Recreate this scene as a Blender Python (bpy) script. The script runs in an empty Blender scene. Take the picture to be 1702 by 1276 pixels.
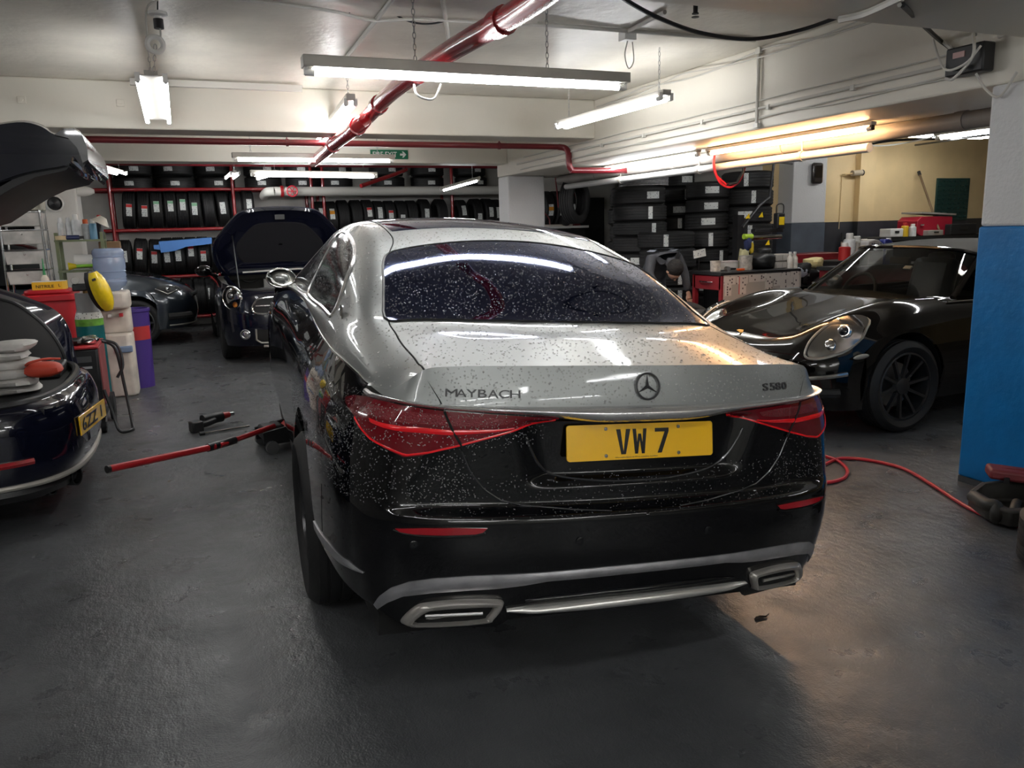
import bpy, math, random
import numpy as np
from mathutils import Matrix, Vector
from mathutils.geometry import delaunay_2d_cdt
random.seed(7); RNG = np.random.default_rng(7)
SC = bpy.context.scene
COL = SC.collection

# ---------------- camera, world, exposure ----------------
CAMH, CYAW, CPIT, CROLL, CF = 1.52471, 0.391382, 0.192391, -0.026137, 1323.46
_w = np.array([math.sin(CYAW)*math.cos(CPIT), math.cos(CYAW)*math.cos(CPIT), -math.sin(CPIT)])
_r = np.array([math.cos(CYAW), -math.sin(CYAW), 0.0]); _u = np.cross(_r, _w)
_rr = _r*math.cos(CROLL)+_u*math.sin(CROLL); _uu = -_r*math.sin(CROLL)+_u*math.cos(CROLL)
cam_d = bpy.data.cameras.new('camera'); cam = bpy.data.objects.new('camera', cam_d); COL.objects.link(cam)
cam.matrix_world = Matrix(((_rr[0], _uu[0], -_w[0], 0), (_rr[1], _uu[1], -_w[1], 0), (_rr[2], _uu[2], -_w[2], CAMH), (0, 0, 0, 1)))
cam_d.sensor_width = 36; cam_d.lens = CF*36/1702; cam_d.clip_start = 0.05; cam_d.clip_end = 80
SC.camera = cam
W = bpy.data.worlds.new('world'); SC.world = W; W.use_nodes = True
W.node_tree.nodes['Background'].inputs[0].default_value = (0.6, 0.65, 0.7, 1)
W.node_tree.nodes['Background'].inputs[1].default_value = 0.02
SC.view_settings.view_transform = 'Standard'; SC.view_settings.look = 'None'
SC.view_settings.gamma = 1; SC.view_settings.use_curve_mapping = False
SC.view_settings.exposure = EXPOSURE = 1.55
SC.cycles.use_denoising = True
SC.cycles.sample_clamp_indirect = 6
TUBE_COOL = (0.97, 0.985, 1.0); TUBE_WARM = (1.0, 0.55, 0.22)
TUBE_W = 26.0      # emission strength of the fluorescent tubes

# ---------------- helpers ----------------
MATS = {}
def mat(name, col, rough=0.5, metal=0.0, coat=0.0, var=None, bump=None, emit=None, spec=0.5, trans=0.0, drops=None, alpha=None, coatr=0.03):
    """principled material; var=(scale, amount) mottles the colour, bump=(scale, strength), drops=(scale, strength)"""
    if name in MATS: return MATS[name]
    m = bpy.data.materials.new(name); m.use_nodes = True; MATS[name] = m
    nt = m.node_tree; N = nt.nodes; L = nt.links; b = N['Principled BSDF']
    b.inputs['Base Color'].default_value = (*col, 1); b.inputs['Roughness'].default_value = rough
    b.inputs['Metallic'].default_value = metal; b.inputs['Coat Weight'].default_value = coat
    b.inputs['Coat Roughness'].default_value = coatr; b.inputs['Specular IOR Level'].default_value = spec
    b.inputs['Transmission Weight'].default_value = trans
    if emit: b.inputs['Emission Color'].default_value = (*emit[:3], 1); b.inputs['Emission Strength'].default_value = emit[3]
    if alpha is not None: b.inputs['Alpha'].default_value = alpha
    tc = N.new('ShaderNodeTexCoord')
    if var:
        n = N.new('ShaderNodeTexNoise'); n.inputs['Scale'].default_value = var[0]; n.inputs['Detail'].default_value = 5
        L.new(tc.outputs['Object'], n.inputs['Vector'])
        r = N.new('ShaderNodeMapRange'); r.inputs[1].default_value = .3; r.inputs[2].default_value = .7
        r.inputs[3].default_value = 1-var[1]; r.inputs[4].default_value = 1+var[1]*.6; L.new(n.outputs['Fac'], r.inputs[0])
        mx = N.new('ShaderNodeMix'); mx.data_type = 'RGBA'; mx.blend_type = 'MULTIPLY'; mx.inputs[0].default_value = 1
        mx.inputs[6].default_value = (*col, 1); L.new(r.outputs[0], mx.inputs[7]); L.new(mx.outputs[2], b.inputs['Base Color'])
    h = None
    if bump:
        n = N.new('ShaderNodeTexNoise'); n.inputs['Scale'].default_value = bump[0]; n.inputs['Detail'].default_value = 4
        L.new(tc.outputs['Object'], n.inputs['Vector'])
        bp = N.new('ShaderNodeBump'); bp.inputs['Strength'].default_value = bump[1]; bp.inputs['Distance'].default_value = .01
        L.new(n.outputs['Fac'], bp.inputs['Height']); h = bp
    if drops:
        last = h
        for k, (sc_, thr) in enumerate(((drops[0], .42), (drops[0]*2.1, .36))):
            v = N.new('ShaderNodeTexVoronoi'); v.inputs['Scale'].default_value = sc_
            L.new(tc.outputs['Object'], v.inputs['Vector'])
            # random radius per cell from the cell colour
            sep = N.new('ShaderNodeSeparateColor'); L.new(v.outputs['Color'], sep.inputs[0])
            rad = N.new('ShaderNodeMapRange'); rad.inputs[3].default_value = -.25; rad.inputs[4].default_value = thr; L.new(sep.outputs[0], rad.inputs[0])
            s = N.new('ShaderNodeMath'); s.operation = 'SUBTRACT'; L.new(rad.outputs[0], s.inputs[0]); L.new(v.outputs['Distance'], s.inputs[1])
            mxm = N.new('ShaderNodeMath'); mxm.operation = 'MAXIMUM'; mxm.inputs[1].default_value = 0; L.new(s.outputs[0], mxm.inputs[0])
            p = N.new('ShaderNodeMath'); p.operation = 'POWER'; p.inputs[1].default_value = .5; L.new(mxm.outputs[0], p.inputs[0])
            bp = N.new('ShaderNodeBump'); bp.inputs['Strength'].default_value = drops[1]; bp.inputs['Distance'].default_value = .6/sc_
            L.new(p.outputs[0], bp.inputs['Height'])
            if last: L.new(last.outputs[0], bp.inputs['Normal'])
            last = bp
        if drops[1] > 0: L.new(last.outputs[0], b.inputs['Coat Normal']); h = last
    if h: L.new(h.outputs[0], b.inputs['Normal'])
    return m

def mesh(name, verts, faces, m, parent=None, smooth=True, ang=38):
    me = bpy.data.meshes.new(name); me.from_pydata([tuple(map(float, v)) for v in verts], [], [tuple(f) for f in faces]); me.update()
    if smooth:
        me.polygons.foreach_set('use_smooth', [True]*len(me.polygons))
        if ang: me.set_sharp_from_angle(angle=math.radians(ang))
    if m: me.materials.append(m)
    o = bpy.data.objects.new(name, me); COL.objects.link(o)
    if parent: o.parent = parent
    return o
def tag(o, label, cat, group=None, kind=None):
    o['label'] = label
    if cat: o['category'] = cat
    if group: o['group'] = group
    if kind: o['kind'] = kind
    return o
def struct(o, label=None):
    o['kind'] = 'structure'
    if label: o['label'] = label
    return o
def thing(name, label, cat, loc=(0, 0, 0), rz=0, group=None):
    o = bpy.data.objects.new(name, None); COL.objects.link(o); o.location = loc; o.rotation_euler = (0, 0, rz)
    o.empty_display_size = .1
    return tag(o, label, cat, group)
def dup(root, loc=None, rz=None, label=None, group=None, rot=None):
    r = root.copy(); COL.objects.link(r)
    if loc is not None: r.location = loc
    if rz is not None: r.rotation_euler = (0, 0, rz)
    if rot is not None: r.rotation_euler = rot
    if label: r['label'] = label
    if group: r['group'] = group
    for ch in list(root.children):
        c = ch.copy(); COL.objects.link(c); c.parent = r
        for g in list(ch.children):
            d = g.copy(); COL.objects.link(d); d.parent = c
    return r
def V(*a): return np.array(a, float)
def frame(d):
    d = d/np.linalg.norm(d); a = V(0, 0, 1) if abs(d[2]) < .9 else V(1, 0, 0)
    x = np.cross(a, d); x /= np.linalg.norm(x); return x, np.cross(d, x), d
class B:
    """collects simple solids; build() links them as one mesh object"""
    def __init__(s): s.v = []; s.f = []
    def add(s, v, f):
        n = len(s.v); s.v += [tuple(p) for p in v]; s.f += [tuple(i+n for i in q) for q in f]; return s
    def box(s, c, d, R=None):
        c = V(*c); hx, hy, hz = d[0]/2, d[1]/2, d[2]/2
        p = np.array([(x, y, z) for x in (-hx, hx) for y in (-hy, hy) for z in (-hz, hz)])
        if R is not None:
            if not isinstance(R, np.ndarray): R = rz_(R)
            p = p@R.T
        return s.add(p+c, [(0, 1, 3, 2), (4, 6, 7, 5), (0, 4, 5, 1), (2, 3, 7, 6), (0, 2, 6, 4), (1, 5, 7, 3)])
    def bb(s, a, b):
        a = V(*a); b = V(*b); return s.box((a+b)/2, np.abs(b-a))
    def cyl(s, a, b, r, n=12, r2=None, cap=True):
        a = V(*a); b = V(*b); x, y, d = frame(b-a); r2 = r if r2 is None else r2
        t = np.arange(n)*2*math.pi/n; ring = np.outer(np.cos(t), x)+np.outer(np.sin(t), y)
        f = [(i, (i+1) % n, n+(i+1) % n, n+i) for i in range(n)]
        if cap: f += [tuple(range(n))[::-1], tuple(range(n, 2*n))]
        return s.add(np.vstack([a+ring*r, b+ring*r2]), f)
    def tube(s, path, r, n=8, closed=False, cap=True):
        P = np.array(path, float); m = len(P); rs = np.broadcast_to(np.array(r, float), (m,))
        T = np.gradient(P, axis=0) if not closed else (np.roll(P, -1, 0)-np.roll(P, 1, 0))
        T /= np.linalg.norm(T, axis=1)[:, None]+1e-12
        x, y, _ = frame(T[0]); vs = []; t = np.arange(n)*2*math.pi/n
        for i in range(m):
            x = x-T[i]*(x@T[i]); x /= np.linalg.norm(x); y = np.cross(T[i], x)
            vs.append(P[i]+rs[i]*(np.outer(np.cos(t), x)+np.outer(np.sin(t), y)))
        f = []
        for i in range(m if closed else m-1):
            a = i*n; b = ((i+1) % m)*n
            f += [(a+k, a+(k+1) % n, b+(k+1) % n, b+k) for k in range(n)]
        if cap and not closed: f += [tuple(range(n))[::-1], tuple(range((m-1)*n, m*n))]
        return s.add(np.vstack(vs), f)
    def lathe(s, prof, n=24, c=(0, 0, 0), axis='z', closed=False):
        """prof: list of (radius, height)"""
        pr = np.array(prof, float); t = np.arange(n)*2*math.pi/n; vs = []
        for r, h in pr: vs.append(np.stack([r*np.cos(t), r*np.sin(t), np.full(n, h)], 1))
        vs = np.vstack(vs)
        if axis == 'x': vs = vs[:, [2, 0, 1]]
        if axis == 'y': vs = vs[:, [1, 2, 0]]
        m = len(pr); f = []
        for i in range(m if closed else m-1):
            a = i*n; b = ((i+1) % m)*n
            f += [(a+k, a+(k+1) % n, b+(k+1) % n, b+k) for k in range(n)]
        return s.add(vs+V(*c), f)
    def ball(s, c, r, n=12, m=8, sc=(1, 1, 1)):
        pr = [(math.sin(math.pi*i/m), -math.cos(math.pi*i/m)) for i in range(m+1)]
        b = B().lathe(pr, n); return s.add(np.array(b.v)*r*np.array(sc)+V(*c), b.f)
    def prism(s, poly, h0, h1, axis='z'):
        n = len(poly); vs = [(x, y, h0) for x, y in poly]+[(x, y, h1) for x, y in poly]
        vs = np.array(vs, float)
        if axis == 'y': vs = vs[:, [0, 2, 1]]
        if axis == 'x': vs = vs[:, [2, 0, 1]]
        return s.add(vs, [(i, (i+1) % n, n+(i+1) % n, n+i) for i in range(n)]+[tuple(range(n))[::-1], tuple(range(n, 2*n))])
    def grid(s, P, closed=False):
        P = np.asarray(P, float); a, b = P.shape[:2]; f = []
        for i in range(a-1):
            for j in range(b if closed else b-1):
                k = (j+1) % b; f.append((i*b+j, i*b+k, (i+1)*b+k, (i+1)*b+j))
        return s.add(P.reshape(-1, 3), f)
    def xf(s, R=None, t=(0, 0, 0)):
        v = np.array(s.v)
        if R is not None: v = v@np.asarray(R).T
        s.v = [tuple(p) for p in v+V(*t)]; return s
    def build(s, name, m, parent=None, bevel=0, smooth=True, ang=38):
        o = mesh(name, s.v, s.f, m, parent, smooth, ang)
        if bevel:
            md = o.modifiers.new('bevel', 'BEVEL'); md.width = bevel; md.segments = 2; md.limit_method = 'ANGLE'
        return o
def rz_(a): c, s = math.cos(a), math.sin(a); return np.array([[c, -s, 0], [s, c, 0], [0, 0, 1.]])
def rx_(a): c, s = math.cos(a), math.sin(a); return np.array([[1, 0, 0], [0, c, -s], [0, s, c.real]])
def ry_(a): c, s = math.cos(a), math.sin(a); return np.array([[c, 0, s], [0, 1, 0], [-s, 0, c]])
def arc(c, r, a0, a1, n, pl='xy'):
    t = np.radians(np.linspace(a0, a1, n)); p = np.zeros((n, 3)); i, j = {'xy': (0, 1), 'xz': (0, 2), 'yz': (1, 2)}[pl]
    p[:, i] = r*np.cos(t); p[:, j] = r*np.sin(t); return p+V(*c)
def spl(P, n=8, closed=False):
    """Catmull-Rom through the points, n samples a span"""
    P = np.array(P, float); m = len(P); out = []
    g = (lambda i: P[i % m]) if closed else (lambda i: P[i] if 0 <= i < m else (2*P[0]-P[1] if i < 0 else 2*P[-1]-P[-2]))
    for i in range(m if closed else m-1):
        a, b, c, d = g(i-1), g(i), g(i+1), g(i+2)
        for k in range(n):
            t = k/n; out.append(.5*((2*b)+(c-a)*t+(2*a-5*b+4*c-d)*t*t+(3*b-a-3*c+d)*t**3))
    if not closed: out.append(P[-1])
    return np.array(out)
_font_cache = {}
def text_mesh(txt, size=1.0, extrude=.02, sx=1.0, bold=0.0, sp=1.0):
    """lettering as (verts, faces) in the xy plane, centred"""
    cu = bpy.data.curves.new('lettering', 'FONT'); cu.body = txt; cu.size = size; cu.extrude = extrude; cu.align_x = 'CENTER'; cu.align_y = 'CENTER'
    cu.offset = bold; cu.space_character = sp; cu.resolution_u = 4
    o = bpy.data.objects.new('lettering', cu); COL.objects.link(o)
    me = bpy.data.meshes.new_from_object(o.evaluated_get(bpy.context.evaluated_depsgraph_get()))
    v = np.array([tuple(p.co) for p in me.vertices]) if len(me.vertices) else np.zeros((0, 3)); f = [tuple(p.vertices) for p in me.polygons]
    bpy.data.objects.remove(o); bpy.data.curves.remove(cu); bpy.data.meshes.remove(me)
    v[:, 0] *= sx; return v, f
def text(name, txt, h, m, parent, O, X, Y, width=None, ext=.002, bold=0, sp=1.0):
    """letters of cap height h on the plane O + x*X + y*Y; width fits the whole word"""
    v, f = text_mesh(txt, 1.0, 0.5, 1.0, bold, sp)
    mn, mx = v.min(0), v.max(0); v[:, :2] -= ((mn+mx)/2)[:2]
    k = h/(mx[1]-mn[1]); kx = width/(mx[0]-mn[0]) if width else k
    X = V(*X); Y = V(*Y); Z = np.cross(X, Y)
    P = V(*O)+np.outer(v[:, 0]*kx, X)+np.outer(v[:, 1]*k, Y)+np.outer((v[:, 2]+.5)*ext, Z)
    return mesh(name, P, f, m, parent, smooth=False)
# ---------------- surface tools (pure numpy) ----------------
def cr1(xs, ys, x):
    """smooth 1-D interpolation (cubic Hermite, clamped slopes)"""
    xs = np.asarray(xs, float); ys = np.asarray(ys, float); x = np.clip(np.asarray(x, float), xs[0], xs[-1])
    h = np.diff(xs); dl = np.diff(ys)/h; m = np.zeros(len(xs)); m[0] = dl[0]; m[-1] = dl[-1]
    for i in range(1, len(xs)-1):
        if dl[i-1]*dl[i] > 0:
            w1 = 2*h[i]+h[i-1]; w2 = h[i]+2*h[i-1]; m[i] = (w1+w2)/(w1/dl[i-1]+w2/dl[i])
    i = np.clip(np.searchsorted(xs, x, side='right')-1, 0, len(xs)-2); t = (x-xs[i])/h[i]
    return (2*t**3-3*t*t+1)*ys[i]+(t**3-2*t*t+t)*h[i]*m[i]+(-2*t**3+3*t*t)*ys[i+1]+(t**3-t*t)*h[i]*m[i+1]
def crn(P, s, mirror=False):
    """Catmull-Rom over rows of P at float index s (array)"""
    P = np.asarray(P, float); n = len(P); s = np.clip(np.asarray(s, float), 0, n-1-1e-9); i = s.astype(int); t = (s-i)[..., None]
    first = 2*P[0]-P[1]
    if mirror: first = P[1]*np.array([-1]+[1]*(P.shape[1]-1))
    Q = np.vstack([first[None], P, (2*P[-1]-P[-2])[None]])
    a, b, c, d = Q[i], Q[i+1], Q[i+2], Q[i+3]
    return .5*(2*b+(c-a)*t+(2*a-5*b+4*c-d)*t*t+(3*b-a-3*c+d)*t**3)
def sstep(a, b, x):
    t = np.clip((np.asarray(x, float)-a)/(b-a), 0, 1); return t*t*(3-2*t)
class Surf:
    """bicubic surface through a control grid C[i][j]; u runs over i, v over j"""
    def __init__(s, C): s.C = np.array(C, float); s.n, s.m = s.C.shape[:2]
    def __call__(s, u, v):
        u = np.asarray(u, float); v = np.asarray(v, float); u, v = np.broadcast_arrays(u, v); sh = u.shape; u = u.ravel(); v = v.ravel()
        n, m = s.n, s.m; C = s.C
        Q = np.concatenate([(2*C[:1]-C[1:2]), C, (2*C[-1:]-C[-2:-1])], 0); Q = np.concatenate([(2*Q[:, :1]-Q[:, 1:2]), Q, s.end(Q)], 1)
        def w(t): return np.stack([-.5*t+t*t-.5*t**3, 1-2.5*t*t+1.5*t**3, .5*t+2*t*t-1.5*t**3, -.5*t*t+.5*t**3], -1)
        u = np.clip(u, 0, n-1-1e-9); v = np.clip(v, 0, m-1-1e-9); iu = u.astype(int); iv = v.astype(int)
        wu = w(u-iu); wv = w(v-iv); r = np.zeros((len(u), 3))
        for a in range(4):
            for b in range(4): r += (wu[:, a]*wv[:, b])[:, None]*Q[iu+a, iv+b]
        return r.reshape(sh+(3,))
    def end(s, Q): return Q[:, -2:-1]*np.array([-1, 1, 1]) if abs(Q[:, -1, 0]).max() < 1e-6 else 2*Q[:, -1:]-Q[:, -2:-1]
def nrm(F, u, v, e=.01):
    a = F(u+e, v)-F(u-e, v); b = F(u, v+e)-F(u, v-e); n = np.cross(a, b); return n/(np.linalg.norm(n, axis=-1, keepdims=True)+1e-12)

# ---------------- the two-tone saloon: body surfaces in car space (x right, y forward, z up, origin under the tail) ----------------
MB_PLAN = np.array([(0, 0), (.2, .004), (.385, .018), (.545, .042), (.685, .075), (.79, .12), (.865, .195), (.905, .29), (.928, .44), (.943, .65), (.952, .95), (.955, 1.25),
                    (.945, 1.7), (.928, 2.5), (.915, 3.4), (.915, 4.2), (.905, 4.65), (.87, 4.98), (.76, 5.22), (.45, 5.37), (0, 5.42)])
def mb_kx(z): return cr1([.1, .2, .3, .4, .55, .7, .8, .9, .95, 1.0, 1.06], [.90, .945, .985, 1, 1.004, 1.003, .995, .962, .932, .908, .88], z)
def mb_dy(z, s):
    c = cr1([.1, .18, .24, .33, .42, .5, .575, .598, .606, .618, .63, .70, .80, .88, .93, .98, 1.02, 1.05],
            [.14, .075, .045, .022, .004, -.006, -.006, .0, .02, .05, .055, .052, .05, .048, .052, .062, .072, .080], z)
    o = cr1([.1, .18, .24, .33, .42, .5, .575, .60, .63, .72, .80, .88, .93, 1.05], [.14, .075, .045, .022, .004, -.004, .0, .004, .014, .03, .042, .05, .055, .06], z)
    k = sstep(3.3, 5.3, s); d = c*(1-k)+o*k
    return d*(1-sstep(7, 11, s))
MB_ZTX = [0, 1, 2, 3, 4, 4.6, 4.9, 5.4]+list(range(6, 21))
MB_ZT = [1.046, 1.046, 1.044, 1.041, 1.036, 1.03, 1.017, .978, .952, .95, .962, .978, .99, 1.002, 1.018, 1.052, 1.05, 1.02, .95, .86, .80, .78, .78]
MB_ZS = [.905, .905, .905, .906, .912, .922, .936, .95, .962, .978, .99, 1.002, 1.018, 1.052, 1.05, 1.02, .95, .86, .80, .78, .78]
def mb_zt(s): return cr1(MB_ZTX, MB_ZT, s)
def mb_zs(s): return cr1(np.arange(21), MB_ZS, s)
def mb_low(s, z):
    """lower body: s index along the plan outline (0 = tail centre, sign = side), z height"""
    s = np.asarray(s, float); z = np.asarray(z, float); s, z = np.broadcast_arrays(s, z); a = np.abs(s); p = crn(MB_PLAN, a, True)
    x = (p[..., 0]*mb_kx(z)-.035*sstep(.87, 1.0, z)*sstep(4.5, 6.5, a)*(1-sstep(7.5, 10, a)))*np.where(s < 0, -1, 1); y = p[..., 1]+mb_dy(z, a)
    # recess for the number plate
    rec = .035*(1-sstep(.34, .46, np.abs(x)+.25*(.87-z)))*sstep(.665, .71, z)*(1-sstep(.872, .89, z))*(a < 6)
    return np.stack([x, y+rec, z], -1)
def _s_at_y(y):
    ss = np.linspace(5, 20, 1501); return float(np.interp(y, crn(MB_PLAN, ss, True)[:, 1], ss))
def _mb_top():
    rows = []
    s0 = [7.0, 6.2, 5.3, 4.78, 3.9, 2.8, 1.4, 0]
    rows.append([mb_low(s, mb_zt(s)) for s in s0])
    T = [(.40, [(.80, .40, .99), (.735, .40, 1.025), (.65, .40, 1.055), (.52, .4, 1.074), (.4, .39, 1.081), (.2, .38, 1.086), (0, .38, 1.088)]),
         (.75, [(.83, .76, 1.03), (.785, .78, 1.07), (.735, .785, 1.1), (.676, .785, 1.113), (.55, .74, 1.118), (.28, .66, 1.123), (0, .62, 1.126)]),
         (1.1, [(.845, 1.1, 1.046), (.80, 1.12, 1.11), (.745, 1.12, 1.195), (.655, 1.11, 1.25), (.53, 1.07, 1.27), (.27, 1.0, 1.285), (0, .98, 1.288)]),
         (1.45, [(.848, 1.45, 1.06), (.80, 1.45, 1.12), (.735, 1.46, 1.275), (.625, 1.47, 1.372), (.5, 1.45, 1.40), (.26, 1.42, 1.43), (0, 1.41, 1.44)]),
         (1.9, [(.848, 1.9, 1.075), (.805, 1.9, 1.11), (.735, 1.9, 1.295), (.635, 1.9, 1.438), (.52, 1.88, 1.485), (.26, 1.86, 1.515), (0, 1.85, 1.525)]),
         (2.5, [(.845, 2.5, 1.093), (.81, 2.5, 1.115), (.725, 2.5, 1.30), (.622, 2.5, 1.45), (.51, 2.5, 1.50), (.26, 2.5, 1.529), (0, 2.5, 1.537)]),
         (3.1, [(.845, 3.1, 1.09), (.81, 3.1, 1.11), (.71, 3.05, 1.28), (.60, 3.0, 1.41), (.5, 2.98, 1.46), (.26, 2.97, 1.492), (0, 2.96, 1.502)]),
         (3.6, [(.865, 3.6, 1.08), (.81, 3.6, 1.095), (.74, 3.52, 1.17), (.65, 3.45, 1.25), (.53, 3.4, 1.30), (.27, 3.36, 1.335), (0, 3.35, 1.345)]),
         (4.05, [(.86, 4.05, 1.05), (.81, 4.05, 1.06), (.73, 4.03, 1.065), (.64, 4.0, 1.07), (.52, 3.97, 1.075), (.27, 3.93, 1.082), (0, 3.92, 1.085)]),
         (4.6, [(.86, 4.6, .98), (.80, 4.6, 1.0), (.7, 4.6, 1.01), (.6, 4.6, 1.015), (.5, 4.6, 1.02), (.25, 4.6, 1.03), (0, 4.6, 1.035)]),
         (5.05, [(.80, 5.08, .88), (.74, 5.1, .91), (.64, 5.12, .92), (.55, 5.13, .925), (.45, 5.14, .93), (.23, 5.15, .935), (0, 5.15, .94)])]
    for y, r in T:
        s = _s_at_y(y); rows.append([mb_low(s, mb_zt(s))]+[np.array(p) for p in r])
    se = [17.6, 18, 18.4, 18.7, 18.9, 19.1, 19.5, 20]; rows.append([mb_low(s, mb_zt(s)) for s in se])
    C = np.array(rows)
    return Surf(C)
MB_TOP = _mb_top(); MB_S0 = [7.0, 6.2, 5.3, 4.78, 3.9, 2.8, 1.4, 0]
def mb_top(u, v):
    """upper body; u = station row (0 tail lip), v = 0 shoulder .. 7 centre .. 14 other shoulder (left side is v<7)"""
    u = np.asarray(u, float); v = np.asarray(v, float); u, v = np.broadcast_arrays(u, v); f = v > 7; w = np.where(f, 14-v, v); q = MB_TOP(u, w)
    sc = np.interp(w, np.arange(8), MB_S0); k = (np.clip(1-u, 0, 1)**2)[..., None]     # meet the lip of the lower body exactly
    q = q+k*(mb_low(sc, mb_zt(sc))-MB_TOP(0*u, w))
    return q*np.stack([np.where(f, 1., -1.), np.ones_like(v), np.ones_like(v)], -1)
# ---- end of pure part ----
# ---------------- materials ----------------
M_CEIL = mat('cream_ceiling_paint', (.72, .68, .60), .36, var=(1.6, .2), bump=(18, .45))
M_BEAM = mat('cream_beam_paint', (.74, .70, .61), .5, var=(.9, .08), bump=(14, .15))
M_WALL = mat('white_wall_paint', (.62, .61, .57), .6, var=(2.5, .14), bump=(9, .25))
M_DARKW = mat('grimy_wall_paint', (.34, .33, .31), .7, var=(1.5, .15))
M_YEL = mat('yellow_wall_paint', (.72, .55, .30), .55, var=(3, .08), bump=(9, .3))
M_DADO = mat('dark_dado_paint', (.035, .036, .042), .5, var=(4, .2), bump=(9, .2))
M_GREYD = mat('blue_grey_dado_paint', (.10, .12, .15), .5, var=(4, .2), bump=(9, .2))
M_BLUE = mat('blue_pillar_paint', (.0, .17, .47), .45, var=(6, .12), bump=(22, .35))
M_PLAST = mat('rough_white_pillar_paint', (.66, .66, .66), .6, bump=(45, .5))
M_RED = mat('red_pipe_paint', (.30, .012, .016), .25, coat=.6, bump=(30, .1))
M_REDD = mat('dark_red_pipe_paint', (.17, .012, .018), .35, coat=.3)
M_GREYM = mat('grey_steel', (.42, .40, .36), .45, metal=.35, var=(6, .12))
M_WHITEP = mat('white_plastic', (.72, .71, .68), .4)
M_BLK = mat('black_plastic', (.012, .012, .013), .42)
M_RUB = mat('black_rubber', (.014, .014, .0145), .62, bump=(60, .1))
M_CHROME = mat('chrome', (.75, .75, .75), .12, metal=1)
M_STEEL = mat('bare_steel', (.45, .45, .45), .32, metal=1)
M_CABLE = mat('white_cable', (.62, .60, .55), .5)
M_TUBE = mat('fluorescent_tube_glow', (1, 1, 1), .3, emit=(*TUBE_COOL, TUBE_W))
M_TUBE2 = mat('twin_tube_glow', (1, 1, 1), .3, emit=(*TUBE_COOL, TUBE_W*.5))
M_TUBEW = mat('warm_tube_glow', (1, .8, .6), .3, emit=(1.0, .56, .27, TUBE_W*1.4))
def m_floor():
    m = mat('dark_grey_floor_paint', (.075, .078, .082), .3); nt = m.node_tree; N = nt.nodes; L = nt.links; b = N['Principled BSDF']
    tc = N.new('ShaderNodeTexCoord')
    def noise(s, d=6, sc=(1, 1, 1)):
        mp = N.new('ShaderNodeMapping'); mp.inputs['Scale'].default_value = sc; L.new(tc.outputs['Object'], mp.inputs[0])
        n = N.new('ShaderNodeTexNoise'); n.inputs['Scale'].default_value = s; n.inputs['Detail'].default_value = d; L.new(mp.outputs[0], n.inputs['Vector']); return n
    n1 = noise(.9); n2 = noise(5, 8); n3 = noise(38, 4, (1, .45, 1)); n4 = noise(140, 2); n5 = noise(2.2, 8, (1, 2.2, 1))
    cr = N.new('ShaderNodeValToRGB'); e = cr.color_ramp.elements
    e[0].position = .3; e[0].color = (.058, .061, .065, 1); e[1].position = .72; e[1].color = (.125, .129, .133, 1); L.new(n1.outputs[0], cr.inputs[0])
    st = N.new('ShaderNodeValToRGB'); e = st.color_ramp.elements; e[0].position = .62; e[0].color = (1, 1, 1, 1); e[1].position = .74; e[1].color = (.45, .4, .36, 1); L.new(n5.outputs[0], st.inputs[0])
    mx = N.new('ShaderNodeMix'); mx.data_type = 'RGBA'; mx.blend_type = 'MULTIPLY'; mx.inputs[0].default_value = .8
    L.new(cr.outputs[0], mx.inputs[6]); L.new(st.outputs[0], mx.inputs[7])
    # scuffs: pale flecks
    fl = N.new('ShaderNodeValToRGB'); e = fl.color_ramp.elements; e[0].position = .70; e[0].color = (0, 0, 0, 1); e[1].position = .78; e[1].color = (.5, .5, .5, 1); L.new(n3.outputs[0], fl.inputs[0])
    mx2 = N.new('ShaderNodeMix'); mx2.data_type = 'RGBA'; mx2.inputs[7].default_value = (.22, .22, .22, 1); L.new(fl.outputs[0], mx2.inputs[0]); L.new(mx.outputs[2], mx2.inputs[6]); L.new(mx2.outputs[2], b.inputs['Base Color'])
    rr = N.new('ShaderNodeMapRange'); rr.inputs[1].default_value = .3; rr.inputs[2].default_value = .7; rr.inputs[3].default_value = .24; rr.inputs[4].default_value = .46; L.new(n2.outputs[0], rr.inputs[0]); L.new(rr.outputs[0], b.inputs['Roughness'])
    b1 = N.new('ShaderNodeBump'); b1.inputs['Strength'].default_value = .25; b1.inputs['Distance'].default_value = .01; L.new(n3.outputs[0], b1.inputs['Height'])
    b2 = N.new('ShaderNodeBump'); b2.inputs['Strength'].default_value = .42; b2.inputs['Distance'].default_value = .004; L.new(n4.outputs[0], b2.inputs['Height']); L.new(b1.outputs[0], b2.inputs['Normal'])
    b3 = N.new('ShaderNodeBump'); b3.inputs['Strength'].default_value = .25; b3.inputs['Distance'].default_value = .05; L.new(n2.outputs[0], b3.inputs['Height']); L.new(b2.outputs[0], b3.inputs['Normal'])
    L.new(b3.outputs[0], b.inputs['Normal']); return m
M_FLOOR = m_floor()

# ---------------- the room ----------------
X0, X1, Y0, Y1, ZC = -6.0, 14.0, -4.5, 15.2, 2.8
struct(B().bb((X0, Y0, -.1), (X1, Y1, 0)).build('floor', M_FLOOR, smooth=False))
struct(B().bb((X0, Y0, ZC), (X1, Y1, ZC+.1)).build('ceiling', M_CEIL, smooth=False))
struct(B().bb((X0, Y1, 0), (X1, Y1+.1, ZC)).build('wall_back', M_WALL, smooth=False))
struct(B().bb((X0-.1, Y0, 0), (X0, Y1, ZC)).build('wall_left', M_DARKW, smooth=False))
struct(B().bb((X1, Y0, 0), (X1+.1, Y1, ZC)).build('wall_right', M_YEL, smooth=False))
struct(B().bb((X0, Y0-.1, 0), (X1, Y0, ZC)).build('wall_front', M_WALL, smooth=False))
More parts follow.
